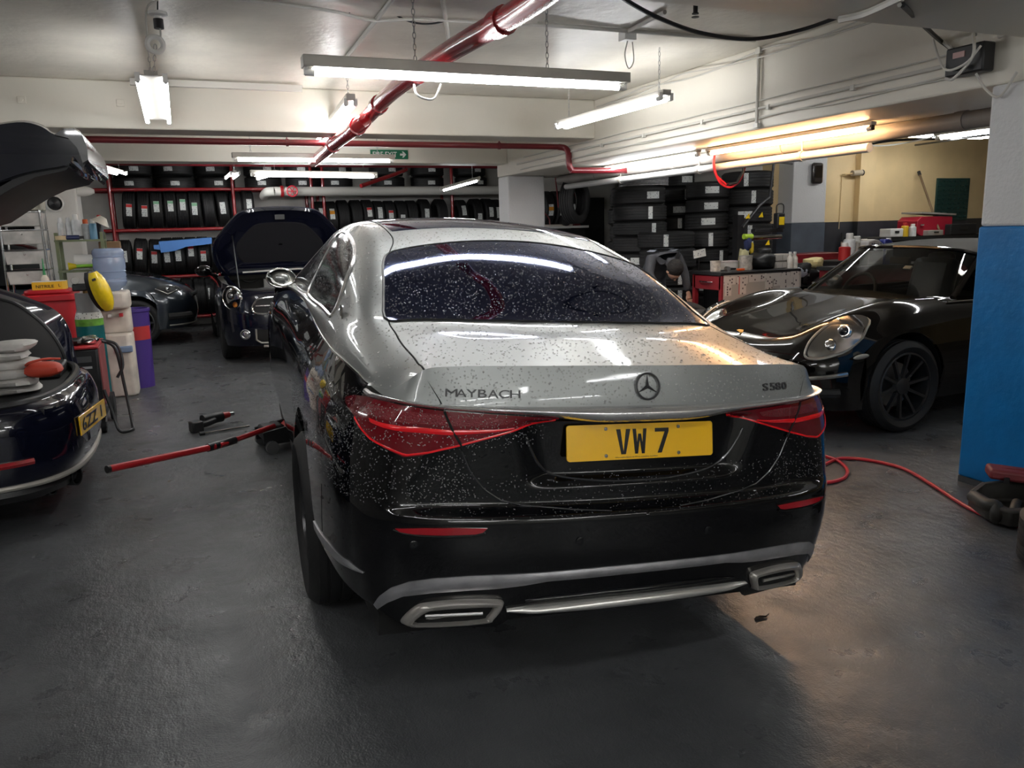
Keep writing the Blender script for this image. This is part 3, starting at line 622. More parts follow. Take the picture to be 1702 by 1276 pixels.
# tail lamps
lt = [(-7.52, .897), (-7.18, .912), (-6.55, .919), (-5.43, .919), (-4.44, .913), (-3.9, .908), (-3.06, .903), (-2.2, .896), (-1.57, .8925)]
lb = [(-7.37, .887), (-6.6, .864), (-5.77, .82), (-5.16, .79), (-4.6, .768), (-4.15, .774), (-3.63, .795), (-3.3, .81), (-2.6, .84), (-2.0, .868), (-1.57, .891)]
bar = [(-5.87, .868), (-5.45, .861), (-4.9, .858), (-4.37, .858), (-3.6, .853), (-2.73, .856), (-2.35, .861)]; barb = [(-5.75, .856), (-5.27, .847), (-4.86, .843), (-4.33, .842), (-3.58, .838), (-2.78, .847), (-2.345, .857)]
lo_ = [(-6.5, .862), (-5.62, .813), (-5.03, .793), (-4.55, .777), (-3.99, .787), (-3.4, .808), (-2.7, .839), (-1.62, .889)]
for sd in (1, -1):
    k = lambda c: [(u*sd, v) for u, v in c]
    lamp = patch('tail_lamp', mb_low, k(lt)+k(lb)[::-1], .005, REDL, car, (.15, 1), .014, .02)
    ribbon('light_bar', mb_low, k(bar), k(barb), .007, REDB, lamp, 30, 3, .002, .001)
    ribbon('light_edge', mb_low, k(lo_), [(u, v-.006) for u, v in k(lo_)], .007, REDB, lamp, 40, 2, .001, .001)
    ribbon('upper_texture', mb_low, k([(-6.2, .905), (-5, .904), (-4, .897), (-3, .893), (-2.4, .886)]), k([(-6.0, .876), (-5, .868), (-4, .867), (-3, .864), (-2.5, .872)]), .0062, mat('ribbed_red_lens', (.16, .004, .01), .25, coat=1, bump=(220, .6)), lamp, 30, 2, 0, .001)
    P = mb_low(np.array([sd*-1*gap_s(z) for z in np.linspace(.79, .908, 12)]), np.linspace(.79, .908, 12)); B().tube(P+V(0, -.006, 0), .004, 5).build('lamp_gap', LINER, lamp)
    # reflector
    rf = patch('reflector', mb_low, k([(-4.84, .561), (-4.17, .568), (-3.4, .571), (-2.81, .569), (-2.9, .556), (-3.04, .551), (-3.64, .548), (-4.31, .548), (-4.7, .552)]), .004, REFL, car, (.15, 1), .012, .012)
    c = np.array(k([(-4.9, .556), (-4.6, .548), (-4.2, .5435), (-3.6, .5425), (-3.1, .545), (-2.85, .552)])); B().tube(mb_low(c[:, 0], c[:, 1])+V(0, -.002, 0), .0035, 6).build('reflector_trim', BLACKL, rf)
    # exhaust finisher: frame around a dark duct with a blade
    eo = np.array(k([(-4.80, .25), (-4.32, .307), (-4.0, .323), (-3.34, .334), (-2.62, .332), (-2.42, .318), (-2.62, .268), (-2.87, .25), (-4.4, .234), (-4.72, .236)]))
    ei = np.array(k([(-4.42, .254), (-4.06, .290), (-3.8, .299), (-3.34, .305), (-2.72, .307), (-2.64, .301), (-2.76, .272), (-2.93, .259), (-4.2, .246), (-4.36, .247)]))
    eos = spl(eo, 4, True); eis = spl(ei, 4, True); pO = mb_low(eos[:, 0], eos[:, 1]); pI = mb_low(eis[:, 0], eis[:, 1]); mid = (pO+pI)/2
    ex = B().grid([pO+V(0, .02, 0), pO+V(0, -.008, 0), (pO*.7+pI*.3)+V(0, -.026, 0), (pO*.3+pI*.7)+V(0, -.026, 0), pI+V(0, -.012, 0), pI+V(0, .02, 0)], closed=True).build('exhaust_finisher', mat('brushed_exhaust', (.62, .59, .55), .3, metal=.75), car, ang=70)
    B().grid([pI+V(0, -.004, 0), np.repeat(pI.mean(0)[None], len(pI), 0)+V(0, -.003, 0)], closed=True).build('exhaust_duct', LINER, ex)
    bl = mb_low(np.array(sd*np.array([-4.1, -2.85])), np.array([.278, .287])); B().tube(np.linspace(bl[0]+V(0, -.012, 0), bl[1]+V(0, -.012, 0), 4), .006, 6).build('exhaust_blade', M_STEEL, ex)
    # lower grey trim along the flank behind the wheel
    ribbon('side_trim', mb_low, k([(-9.35, .375), (-8.0, .405), (-6.6, .415), (-5.8, .400)]), k([(-9.3, .345), (-8.0, .372), (-6.6, .392), (-5.85, .396)]), .004, TRIM, car, 24, 3, .003)
    for s_ in (-4.34, -1.144):
        p = mb_low(s_*sd, .515); B().lathe([(.0135, 0), (.0135, .003), (.011, .004), (.001, .004)], 16, (0, 0, 0), 'y').xf(np.diag([1, -1, 1]), p).build('parking_sensor', BLACKL, BUMP)
# grey strip right across the bumper
stt = [(-5.56, .293), (-5.34, .328), (-4.94, .368), (-4.44, .394), (-3.86, .408), (-3.12, .415), (-2.55, .417), (-1.76, .418), (-.72, .421), (0, .421)]
stb = [(-5.45, .278), (-5.07, .313), (-4.61, .342), (-3.85, .359), (-3.1, .367), (-2.556, .370), (-2.06, .377), (-1.63, .387), (-.7, .389), (0, .390)]
ribbon('bumper_strip', mb_low, mir(stt), mir(stb), .004, TRIM, car, 140, 5, .006)
dt = [(-2.36, .294), (-2.04, .300), (-1.5, .304), (-.66, .308), (0, .308)]; db = [(-2.36, .290), (-1.92, .279), (-1.26, .276), (-.62, .274), (0, .274)]
ribbon('diffuser_trim', mb_low, mir(dt), mir(db), .012, mat('satin_trim', (.7, .69, .66), .25, metal=.75), car, 80, 5, .012)
d2 = [(-2.0, .322), (-1.5, .334), (-.66, .338), (0, .336)]; d3 = [(-2.0, .316), (-1.5, .318), (-.66, .318), (0, .318)]
ribbon('diffuser_ridge', mb_low, mir(d2), mir(d3), .003, BLACKL, car, 60, 3, .008)
# number plate
pl = B(); c0 = V(0, .073, .8045); tl = math.atan2(.02, .109)
Xp = V(1, 0, 0); Yp = V(0, math.sin(tl), math.cos(tl)); Zp = np.cross(Xp, Yp)   # Zp points out of the plate, backwards
def rrect(w, h, r, n=5):
    p = []
    for (cx_, cz_, a0) in ((w/2-r, h/2-r, 0), (-w/2+r, h/2-r, 90), (-w/2+r, -h/2+r, 180), (w/2-r, -h/2+r, 270)):
        for k in range(n): a = math.radians(a0+90*k/(n-1)); p.append((cx_+r*math.cos(a), cz_+r*math.sin(a)))
    return p
rp = rrect(.522, .112, .010); vs = [c0+Xp*a+Yp*b+Zp*t for t in (0, .006) for a, b in rp]; n = len(rp)
plate = mesh('number_plate', vs, [tuple(range(n, 2*n)), tuple(range(n))[::-1]]+[(i, (i+1) % n, n+(i+1) % n, n+i) for i in range(n)], YEL, car, ang=30)
pO = c0+Zp*.0062
def glyph(name, strokes, x0):
    b = B()
    for poly in strokes:
        v = [pO+Xp*(x0+a*.05)+Yp*((b_-.5)*.079) for a, b_ in poly]; v2 = [q+Zp*.0012 for q in v]; m_ = len(v)
        b.add(v+v2, [tuple(range(m_, 2*m_)), tuple(range(m_))[::-1]]+[(i, (i+1) % m_, m_+(i+1) % m_, m_+i) for i in range(m_)])
    return b.build(name, INK, plate, smooth=False)
w_ = .27
glyph('letter', [[(0, 1), (.34, 0), (.52, 0), (.30, 1)], [(.70, 1), (.48, 0), (.66, 0), (1, 1)]], -.092)
glyph('letter', [[(0, 1), (.16, 0), (.36, 0), (.24, 1)], [(.40, .8), (.20, 0), (.36, 0), (.56, .8)], [(.44, .8), (.64, 0), (.80, 0), (.60, .8)], [(.76, 1), (.64, 0), (.84, 0), (1, 1)]], -.034)
glyph('letter', [[(0, 1), (1, 1), (1, .85), (0, .85)], [(.72, .86), (.18, 0), (.48, 0), (1, .86)]], .046)
for a, b_ in ((-.128, .042), (-.128, -.042), (.132, .042), (.132, -.042)):
    p = pO+Xp*a+Yp*b_; B().lathe([(.006, 0), (.005, .003), (.001, .0035)], 10, (0, 0, 0), 'y').xf(np.diag([1, -1, 1]), p).build('plate_screw', M_STEEL, plate)
text('plate_imprint', 'Mercedes-Benz of West London, London', .0045, INK, plate, pO-Yp*.049+Xp*(-.02), Xp, Yp, .15, .0006)
# badges
def onlow(s, z, e=.02):
    p = mb_low(s, z); X = mb_low(s+e, z)-mb_low(s-e, z); X /= np.linalg.norm(X); Y = mb_low(s, z+.01)-mb_low(s, z-.01); Y -= X*(X@Y); Y /= np.linalg.norm(Y)
    return p, X, Y, np.cross(X, Y)
BADGE = mat('badge_chrome', (.045, .044, .046), .35, spec=.35)
for i, ch in enumerate('MAYBACH'):
    s_ = -3.84+i*(3.84-2.48)/6; p, X, Y, Z = onlow(s_, .9605); text('badge_letter', ch, .0235, BADGE, lid, p, X, Y, .036 if ch == 'M' else .031 if ch in 'HAYC' else .026, .005, .0)
for i, ch in enumerate('S580'):
    s_ = (2.76, 3.0, 3.2, 3.42)[i]; p, X, Y, Z = onlow(s_, .967); text('badge_letter', ch, .026, BADGE, lid, p, X, Y, .024, .005, .012)
p, X, Y, Z = onlow(0, .982)
st = B(); st.tube([p+Z*.008+.0405*(X*math.cos(t)+Y*math.sin(t)) for t in np.linspace(0, 2*math.pi, 41)[:-1]], .0032, 8, closed=True)
for k in range(3):
    a = math.pi/2+k*2*math.pi/3; t = X*math.cos(a)+Y*math.sin(a); n_ = -X*math.sin(a)+Y*math.cos(a); q = p+Z*.004
    st.add([q+n_*.0065+t*(-.003), q-n_*.0065+t*(-.003), q+t*.040, q+Z*.008], [(0, 1, 3), (1, 2, 3), (2, 0, 3), (0, 2, 1)])
st.build('star_emblem', BADGE, lid, ang=20)
# door mirrors
for sd in (-1, 1):
    c = V(sd*.885, 3.42, 1.13)
    m_ = B().ball((0, 0, 0), 1, 20, 12, (.098, .07, .068)).xf(None, c).build('door_mirror', mat('mirror_shell', (.35, .36, .35), .25, metal=.7, coat=1), car)
    B().lathe([(.001, 0), (.5, 0), (.88, 0), (.93, .04)], 28, (0, 0, 0), 'y').xf(np.diag([.098, -.06, .064]), c+V(0, -.062, 0)).build('mirror_glass', mat('mirror', (.5, .5, .48), .03, metal=1), m_)
    B().tube(np.array([c+V(-sd*.085, .0, -.04), c+V(-sd*.14, .02, -.07)]), .02, 8).build('mirror_foot', BLACKL, m_)
# wheels: the raised left side hangs on its springs, so those wheels sit lower in the body
for (x, y) in ((-.815, 1.175), (.815, 1.175), (-.69, 4.52), (.69, 4.52)):
    wz = (.362-.05+x*math.sin(.0757))/math.cos(.0757) if not (x < 0 and y > 4) else .262
    wh = wheel(car, (x, y, wz), .36, .285, .262, -1 if x < 0 else 1, 20, mat('dark_rim', (.10, .10, .105), .3, metal=.9), .035)
    wh.rotation_euler = (0, -.0757*.9, 0)

# raindrops standing on the paint and the glass (small domes, far too many to count)
def drop_mat():
    m = bpy.data.materials.new('water_drops'); m.use_nodes = True; nt = m.node_tree; N = nt.nodes; L = nt.links; N.remove(N['Principled BSDF'])
    t = N.new('ShaderNodeBsdfTransparent'); g = N.new('ShaderNodeBsdfGlossy'); g.inputs['Roughness'].default_value = .06; d = N.new('ShaderNodeBsdfDiffuse'); d.inputs[0].default_value = (.8, .82, .85, 1)  # white diffuse share stands in for the glints of clear drops
    f = N.new('ShaderNodeFresnel'); f.inputs[0].default_value = 1.6; a = N.new('ShaderNodeMixShader'); a.inputs[0].default_value = .27; L.new(t.outputs[0], a.inputs[1]); L.new(d.outputs[0], a.inputs[2])
    b_ = N.new('ShaderNodeMixShader'); L.new(f.outputs[0], b_.inputs[0]); L.new(a.outputs[0], b_.inputs[1]); L.new(g.outputs[0], b_.inputs[2]); L.new(b_.outputs[0], N['Material Output'].inputs[0]); return m
M_DROP = drop_mat()
def drops(F, u0, u1, v0, v1, n, off, dens, seed, cen=(0, 2.2, .55), rmax=.0042):
    r = np.random.default_rng(seed); U = r.uniform(u0, u1, n*6); Vv = r.uniform(v0, v1, n*6); e = .01
    A = np.linalg.norm(np.cross(F(U+e, Vv)-F(U-e, Vv), F(U, Vv+e)-F(U, Vv-e)), axis=1); k = r.uniform(0, np.quantile(A, .97), n*6) < A*dens(U, Vv); U = U[k][:n]; Vv = Vv[k][:n]
    P = F(U, Vv); Nn = nrm(F, U, Vv); Nn *= np.where(np.sum(Nn*(P-V(*cen)), 1) < 0, -1, 1)[:, None]; R = .0014+(rmax*1.2-.0014)*r.beta(1.3, 3.0, len(U)); P = P+Nn*off
    X = np.cross(Nn, V(.3, .2, 1)); X /= np.linalg.norm(X, axis=1)[:, None]; Y = np.cross(Nn, X); t = np.arange(6)*math.pi/3; m = len(U); vs = np.zeros((m, 13, 3))
    for i in range(6):
        c, s = math.cos(t[i]), math.sin(t[i]); vs[:, i] = P+R[:, None]*(X*c+Y*s); vs[:, 6+i] = P+R[:, None]*(.7*(X*c+Y*s)+.42*Nn)
    vs[:, 12] = P+(R*.58)[:, None]*Nn; fc = [(i, (i+1) % 6, 6+(i+1) % 6, 6+i) for i in range(6)]+[(6+i, 6+(i+1) % 6, 12) for i in range(6)]
    return vs.reshape(-1, 3), [tuple(q+13*j for q in f) for j in range(m) for f in fc]
one = lambda u, v: np.ones_like(u)
def place_drops(name, *a, **k):
    v, f = drops(*a, **k); o = mesh(name, v, f, M_DROP, car, True, None); o['kind'] = 'stuff'; o['label'] = 'clear raindrops beaded on the bodywork'
inglass = lambda u, v: ((u > 1.99) & (u < 3.8) & (v > 4.15) & (v < 9.85)).astype(float)
place_drops('raindrops', mb_top, 0.05, 5.4, .2, 13.8, 5200, .0004, lambda u, v: 1-inglass(u, v)*.999, 1)
place_drops('raindrops', mb_top, 2.0, 3.8, 4.15, 9.85, 4200, .0036, one, 2, rmax=.0036)
place_drops('raindrops', mb_low, -4.6, 4.6, .93, 1.045, 900, .0004, one, 3)
place_drops('raindrops', mb_low, -12, -3.0, .62, .93, 3200, .0004, lambda u, v: np.where(u > -8, .9, .6), 4, rmax=.0021)
place_drops('raindrops', mb_low, 3.0, 7.5, .62, .93, 420, .0004, one, 5, rmax=.0021)
place_drops('raindrops', mb_low, -5, 5, .592, .72, 700, .0004, one, 6, rmax=.0021)
place_drops('raindrops', mb_low, -7.3, -1.7, .80, .91, 600, .0056, one, 7, rmax=.0022)
place_drops('raindrops', mb_top, 3.6, 6.5, 1.7, 3.6, 1800, .0045, one, 8, rmax=.003)
# ---------------- placing by sight line at a known depth ----------------
def at(px, py, x=None, y=None, z=None):
    d = _w+_rr*(px-851)/CF-_uu*(py-638)/CF; o = V(0, 0, CAMH)
    t = (z-CAMH)/d[2] if z is not None else (y/d[1] if y is not None else x/d[0]); return o+d*t
ORD = 'first second third fourth fifth sixth seventh eighth ninth tenth eleventh twelfth thirteenth fourteenth fifteenth sixteenth seventeenth eighteenth nineteenth twentieth'.split()
# ---------------- tyres and racks ----------------
def print_mat(name, base, ink, sc=(60, 160), dens=.52):
    """paper with rows of small illegible print"""
    m = mat(name, base, .55); nt = m.node_tree; N = nt.nodes; L = nt.links; b = N['Principled BSDF']; tc = N.new('ShaderNodeTexCoord')
    mp = N.new('ShaderNodeMapping'); mp.inputs['Scale'].default_value = (sc[0], sc[0], sc[1]); L.new(tc.outputs['Object'], mp.inputs[0])
    v = N.new('ShaderNodeTexVoronoi'); v.inputs['Scale'].default_value = 1; v.distance = 'CHEBYCHEV'; L.new(mp.outputs[0], v.inputs['Vector'])
    c = N.new('ShaderNodeMath'); c.operation = 'LESS_THAN'; c.inputs[1].default_value = dens*.5; L.new(v.outputs['Distance'], c.inputs[0])
    s = N.new('ShaderNodeSeparateColor'); L.new(v.outputs['Color'], s.inputs[0]); g = N.new('ShaderNodeMath'); g.operation = 'GREATER_THAN'; g.inputs[1].default_value = .55; L.new(s.outputs[0], g.inputs[0])
    k = N.new('ShaderNodeMath'); k.operation = 'MULTIPLY'; L.new(c.outputs[0], k.inputs[0]); L.new(g.outputs[0], k.inputs[1])
    mx = N.new('ShaderNodeMix'); mx.data_type = 'RGBA'; mx.inputs[6].default_value = (*base, 1); mx.inputs[7].default_value = (*ink, 1); L.new(k.outputs[0], mx.inputs[0]); L.new(mx.outputs[2], b.inputs['Base Color']); return m
M_LAB = print_mat('tyre_label_paper', (.72, .74, .72), (.06, .07, .12), (55, 55))
M_LRED = mat('red_label', (.62, .03, .03), .5); M_LGRN = mat('green_label', (.25, .52, .32), .5); M_LORA = mat('orange_label', (.8, .33, .02), .5)
def me_of(b, name, m):
    o = b.build(name, m); me = o.data; bpy.data.objects.remove(o); return me
TYRE_ME = {}
def tyre_mesh(R, w):
    k = (round(R, 2), round(w, 2))
    if k not in TYRE_ME: TYRE_ME[k] = me_of(B().lathe(tyre_profile(k[0], k[1], k[0]*.64, .007, 4), 36, (0, 0, 0), 'x', closed=False), 'tyre', M_RUB)
    return TYRE_ME[k], k
STK_ME = {}
def sticker_mesh(R, a0, a1, w, m):
    k = (R, round(a0, 2), round(a1, 2), round(w, 3), m.name)
    if k not in STK_ME:
        t = np.linspace(a0, a1, 7); g = [[(x, -(R+.002)*math.cos(a), (R+.002)*math.sin(a)) for a in t] for x in (-w/2, w/2)]; STK_ME[k] = me_of(B().grid(g), 'label_sticker', m)
    return STK_ME[k]
def tyre(label, c, R=.31, w=.21, lie=False, tilt=(0, 0, 0), face=0., stickers=(), group=None):
    """stickers: (angle on the tread, length, width, sideways offset, style); face = turn about the vertical"""
    me, (R, w) = tyre_mesh(R, w); o = bpy.data.objects.new('tyre', me); COL.objects.link(o); o.location = tuple(c)
    E = Matrix.Rotation(face, 4, 'Z') @ (Matrix.Rotation(math.radians(90), 4, 'Y') if lie else Matrix.Identity(4))
    T = Matrix.Rotation(tilt[1], 4, 'Y') @ Matrix.Rotation(tilt[0], 4, 'X') @ Matrix.Rotation(tilt[2], 4, 'Z')
    o.rotation_euler = (T @ E).to_euler(); tag(o, label, 'tyre', group)
    for (a, ln, wd, dx, st) in stickers:
        h = ln/R/2; s = bpy.data.objects.new('label_sticker', sticker_mesh(R, a-h, a+h, wd, M_LAB)); COL.objects.link(s); s.parent = o; s.location = (dx, 0, 0)
        if st:
            mm = {'r': M_LRED, 'g': M_LGRN, 'o': M_LORA}[st]; q = (a+h*.45, a+h*.95) if st != 'o' else (a-h*.1, a+h*.55)
            b_ = bpy.data.objects.new('label_band', sticker_mesh(R+.0015, q[0], q[1], wd, mm)); COL.objects.link(b_); b_.parent = s
    return o
rs = random.Random(3)
YT = 14.86
def row_upright(pxs, py, zc, shelf, st=None, tl=None, skip=()):
    for i, px in enumerate(pxs):
        x = at(px, py, y=YT-.3)[0]; s = (st or {}).get(i, '' if rs.random() < .8 else None); R = .30 if rs.random() < .4 else .31
        stk = [] if s is None else [(rs.uniform(-.25, .35), rs.uniform(.17, .21), .085, rs.uniform(-.02, .02), s)]
        tyre('%s upright tyre from the left on %s' % (ORD[i], shelf), (x, YT, zc+R-.305), R, .20, tilt=(0, (tl or {}).get(i, rs.uniform(-.02, .02)), 0), stickers=stk, group='tyres on the back rack')
row_upright([214, 238, 260, 283, 303.6, 324, 348, 371.6, 393.7, 413.6], 350, 1.985, 'the left second shelf of the back rack', {0: 'r', 1: 'r', 2: 'g', 3: 'g', 4: 'g', 5: 'g', 8: None}, {0: .08, 1: .05, 6: -.03, 7: -.06})
row_upright([533, 553, 573, 595, 614, 632, 651, 670, 688, 709, 737, 772, 797, 816, 830], 345, 1.80, 'the right shelf under the white pipe', {1: 'o', 4: 'r', 6: 'r', 10: None}, {9: .04})
row_upright([184, 207, 233, 258, 279, 298, 319, 339, 360], 425, 1.215, 'the third shelf of the back rack', {0: None, 2: 'r', 3: 'r', 6: 'r', 7: 'r'}, {2: .1, 3: .06})
row_upright([290, 312, 333, 352], 490, .525, 'the bottom shelf beside the open-bonnet car', {0: None, 1: None})
row_upright([8, 25, 42, 62], 350, 1.985, 'the shelf left of the white pillar', {0: None, 1: None, 2: None, 3: None})
for i, px in enumerate([221, 290, 359, 440, 508, 560, 650, 718, 790]):
    x = at(px, 295, y=YT-.3)[0]
    for k in range(2):
        stk = [(math.pi/2*0, .0, .0, 0, '')][:0]
        o = tyre('%s tyre lying on the top shelf, %s of its pair, counted from the left' % (ORD[i], ('lower', 'upper')[k]), (x+rs.uniform(-.02, .02), YT-.01, 2.42+k*.205), .31, .20, lie=True, tilt=(.06 if k == 0 else -.02, 0, 0), group='tyres lying on the top shelf')
        s = bpy.data.objects.new('label_sticker', sticker_mesh(.31, -.22, .22, .07, M_LAB)); COL.objects.link(s); s.parent = o; s.rotation_euler = (math.radians(rs.uniform(-18, 18)), 0, 0)
        # rack rows sit on the rails, sticker on the camera side of the tread
# red tube racking
rack = thing('tyre_rack', 'red painted tube rack carrying the tyres along the back wall', 'rack', (0, 14.6, 0))
RX0, RX1 = -3.2, 6.6
for z, xb in ((2.30, 2.0), (1.655, 2.4), (.885, 2.4), (.20, 2.4)):
    for dy in (-.06, .5): B().cyl((RX0, dy, z), (xb, dy, z), .028, 10).build('rail', M_RED, rack)
for x in (-2.6, -.87, 1.0, 2.3):
    for dy in (-.1, .52): B().cyl((x, dy, 0), (x, dy, 2.72), .028, 10).build('post', M_RED, rack)
rack2 = thing('tyre_rack', 'red tube rack behind the white pipe at the right of the back wall', 'rack', (0, 14.6, 0))
for z in (1.47, 2.28):
    for dy in (-.06, .5): B().cyl((2.45, dy, z), (RX1, dy, z), .026, 10).build('rail', M_REDD, rack2)
for x in (2.5, at(752, 345, y=14.5)[0], 6.5):
    for dy in (-.1, .52): B().cyl((x, dy, 0), (x, dy, 2.72), .028, 10).build('post', M_RED, rack2)
# right-hand stacks
def stack(label, pl, pr, ys, Y, jit=.02, tops=(), st=True):
    xl, xr = at(pl, (ys[0]+ys[-1])/2, y=Y)[0], at(pr, (ys[0]+ys[-1])/2, y=Y)[0]; R = (xr-xl)/2*.97; cx = (xl+xr)/2
    zs = [at((pl+pr)/2, q, y=Y-R*.6)[2] for q in ys]; zs = [q for q in zs if q > .1]; k = max(1, round(zs[-1]/.215)); zs += [zs[-1]*(1-(m_+1)/k) for m_ in range(k)]; ang = math.atan2(cx, Y)   # down to the floor
    n = len(zs)-1
    for i in range(n):
        h = zs[i]-zs[i+1]; a = rs.uniform(-.5, .5)
        o = tyre('%s, %s from the top' % (label, ORD[i]), (cx+rs.uniform(-jit, jit), Y+rs.uniform(-jit, jit), (zs[i]+zs[i+1])/2), R, h, lie=True, tilt=(rs.uniform(-.02, .02), rs.uniform(-.02, .02), 0), group='stacked tyres at the right')
        if st:
            full = rs.random() < .5; Rr = round(R, 2); hw = round(h, 2)
            wd = .9*hw if full else .09; ln = .06 if full else .19
            hh = ln/Rr/2; s = bpy.data.objects.new('label_sticker', sticker_mesh(Rr, -hh, hh, wd*.8 if full else wd, M_LAB)); COL.objects.link(s); s.parent = o; s.rotation_euler = (ang*.6+a, 0, 0)
def P4(x, y): return 1000+x/5.319, 270+y/5.319
def ysz(*a): return [270+q/5.319 for q in a]
stack('tyre in the tall stack beside the dark doorway', P4(125, 0)[0], P4(540, 0)[0], ysz(205, 370, 520, 650, 800, 940, 1080, 1220, 1360), 9.45)
stack('tyre in the half-hidden stack at the left edge of the pile', P4(80, 0)[0], P4(330, 0)[0], ysz(270, 400, 550, 690, 830, 980, 1130, 1280), 10.35)
stack('tyre in the narrow stack between the two tall ones', P4(545, 0)[0], P4(790, 0)[0], ysz(80, 220, 350, 480, 600, 740, 880, 1020, 1170), 10.2)
stack('tyre in the low front stack behind the bending person', P4(350, 0)[0], P4(780, 0)[0], ysz(610, 760, 950, 1100, 1260, 1420), 9.0)
stack('tyre in the tall stack behind the paint pots', P4(770, 0)[0], P4(1095, 0)[0], ysz(170, 320, 445, 600, 760, 890, 1030, 1170, 1320), 9.45)
stack('tyre in the right stack behind the tyre changer', P4(1085, 0)[0], P4(1450, 0)[0], ysz(75, 235, 385, 540, 675, 810, 960, 1110, 1270), 9.3)
stack('tyre in the dark stack against the pier', P4(1290, 0)[0], P4(1530, 0)[0], ysz(0, 75, 230, 400, 560, 720, 880, 1040, 1200), 9.9, st=False)
ps = at(P4(370, 0)[0], 297, y=9.45); b = B()
for k in range(5): b.lathe([(.20, .02*k), (.33-.005*(k % 2), .022*k), (.33, .022*k+.018), (.20, .022*k+.02)], 30, (ps[0], ps[1], ps[2]-.10))
tag(b.build('wrapped_tyre', mat('grey_wrap', (.35, .35, .36), .35, var=(30, .4))), 'grey film-wrapped tyre lying on top of the doorway stack', 'tyre')
# loose wheel and tyre beside the bench
lw = thing('loose_wheel', 'loose alloy wheel with tyre leaning by the red bench legs', 'wheel', tuple(at(1140, 500, y=7.5)))
lw.location.z = .335; wheel(lw, (0, 0, 0), .335, .22, .23, -1, 14, M_STEEL, .03, True); lw.rotation_euler = (0, 0, math.radians(65))
tyre('tyre standing on the floor before the loose wheel, white label on top', (at(1160, 520, y=6.8)[0], 6.8, .33), .33, .24, face=math.radians(20), stickers=[(.9, .2, .12, 0, '')])
# tyres on the far bench and hanging on the far pillar
for i, px in enumerate((912, 931, 948)):
    p = at(px, 343, y=13.2); tyre('%s upright tyre from the left on the far bench shelf' % ORD[i], (p[0], 13.4, 1.555+.31), .31, .20, stickers=[(-.1, .2, .09, 0, 'o' if i == 0 else '')], group='tyres on the far bench')
p = at(880, 335, y=9.8); tyre('tyre hung on the right side of the far white pillar', (5.0, 9.75, p[2]), .30, .2, face=math.radians(-55))
# ---------------- pipes, conduits, cables, signs ----------------
p = np.array([(1.42, 2.0, 2.5), at(890, 0, z=2.5), at(740, 90, z=2.5), at(655, 150, z=2.49), at(612, 193, z=2.44), at(598, 207, z=2.36), at(560, 236, z=2.34), (1.55, 9.5, 2.33)])
rp_ = thing('sprinkler_pipe', 'thick red sprinkler main running back under the ceiling', 'pipe', (0, 0, 0)); pp = spl(p, 6)
B().tube(pp, .058, 14).build('pipe', M_RED, rp_)
for t in (.2, .36, .5, .74, .87):
    i = int(t*len(pp)); d = pp[min(i+1, len(pp)-1)]-pp[i]; d /= np.linalg.norm(d); B().cyl(pp[i]-d*.05, pp[i]+d*.05, .07, 14).build('coupling', M_RED, rp_)
rc = thing('sprinkler_pipe', 'thin dark red pipe across the hall with an elbow at the lengthwise beam', 'pipe', (0, 0, 0))
B().tube([(X0+.05, 8.18, 2.395), (4.0, 8.18, 2.395)], .03, 10).build('pipe', M_REDD, rc)
B().tube(spl([(4.0, 8.18, 2.395), (4.07, 8.16, 2.38), (4.09, 8.12, 2.33), (4.09, 8.1, 2.2), (4.12, 8.1, 2.15), (4.2, 8.1, 2.14), (5.1, 8.1, 2.14)], 5), .034, 10).build('elbow', M_REDD, rc)
for x in (1.1, 3.3): B().tube([(x, 8.18, 2.395), (x, 8.18, 2.8)], .008, 6).build('hanger_rod', M_REDD, rc); B().cyl((x-.012, 8.18, 2.395), (x+.012, 8.18, 2.395), .037, 12).build('pipe_clamp', M_REDD, rc)
tag(B().tube([(X0+.1, 14.0, 2.70), (6.5, 14.0, 2.66)], .05, 12).build('sprinkler_pipe', M_REDD), 'dark red pipe close under the ceiling above the top tyre shelf', 'pipe')
tag(B().tube([at(600, 309, y=13.2), at(655, 290, y=13.6), at(675, 282, y=13.95)], .035, 10).build('sprinkler_pipe', M_RED), 'short slanting red branch pipe before the top tyre shelf', 'pipe')
wp = thing('water_pipe', 'fat white lagged pipe along the back rack with a red valve', 'pipe', (0, 14.25, 2.24))
B().tube(spl([(1.5, .3, -.06), (1.52, .1, -.02), (1.62, 0, 0), (2.2, 0, 0), (6.4, 0, .0)], 8), .078, 14).build('pipe', mat('white_lagging', (.60, .59, .55), .5, bump=(40, .2)), wp)
B().cyl((1.74, 0, 0), (1.79, 0, 0), .1, 14).build('flange', M_RED, wp)
vw = B().tube(arc((1.92, -.14, .0), .085, 0, 360, 24, 'xz')[:-1], .012, 7, closed=True)
for a in range(0, 180, 60): c, s = math.cos(math.radians(a)), math.sin(math.radians(a)); vw.cyl((1.92-.085*c, -.14, -.085*s), (1.92+.085*c, -.14, .085*s), .007, 6)
vw.cyl((1.92, -.14, 0), (1.92, .0, 0), .014, 8).build('valve_wheel', mat('valve_red', (.55, .03, .05), .4), wp)
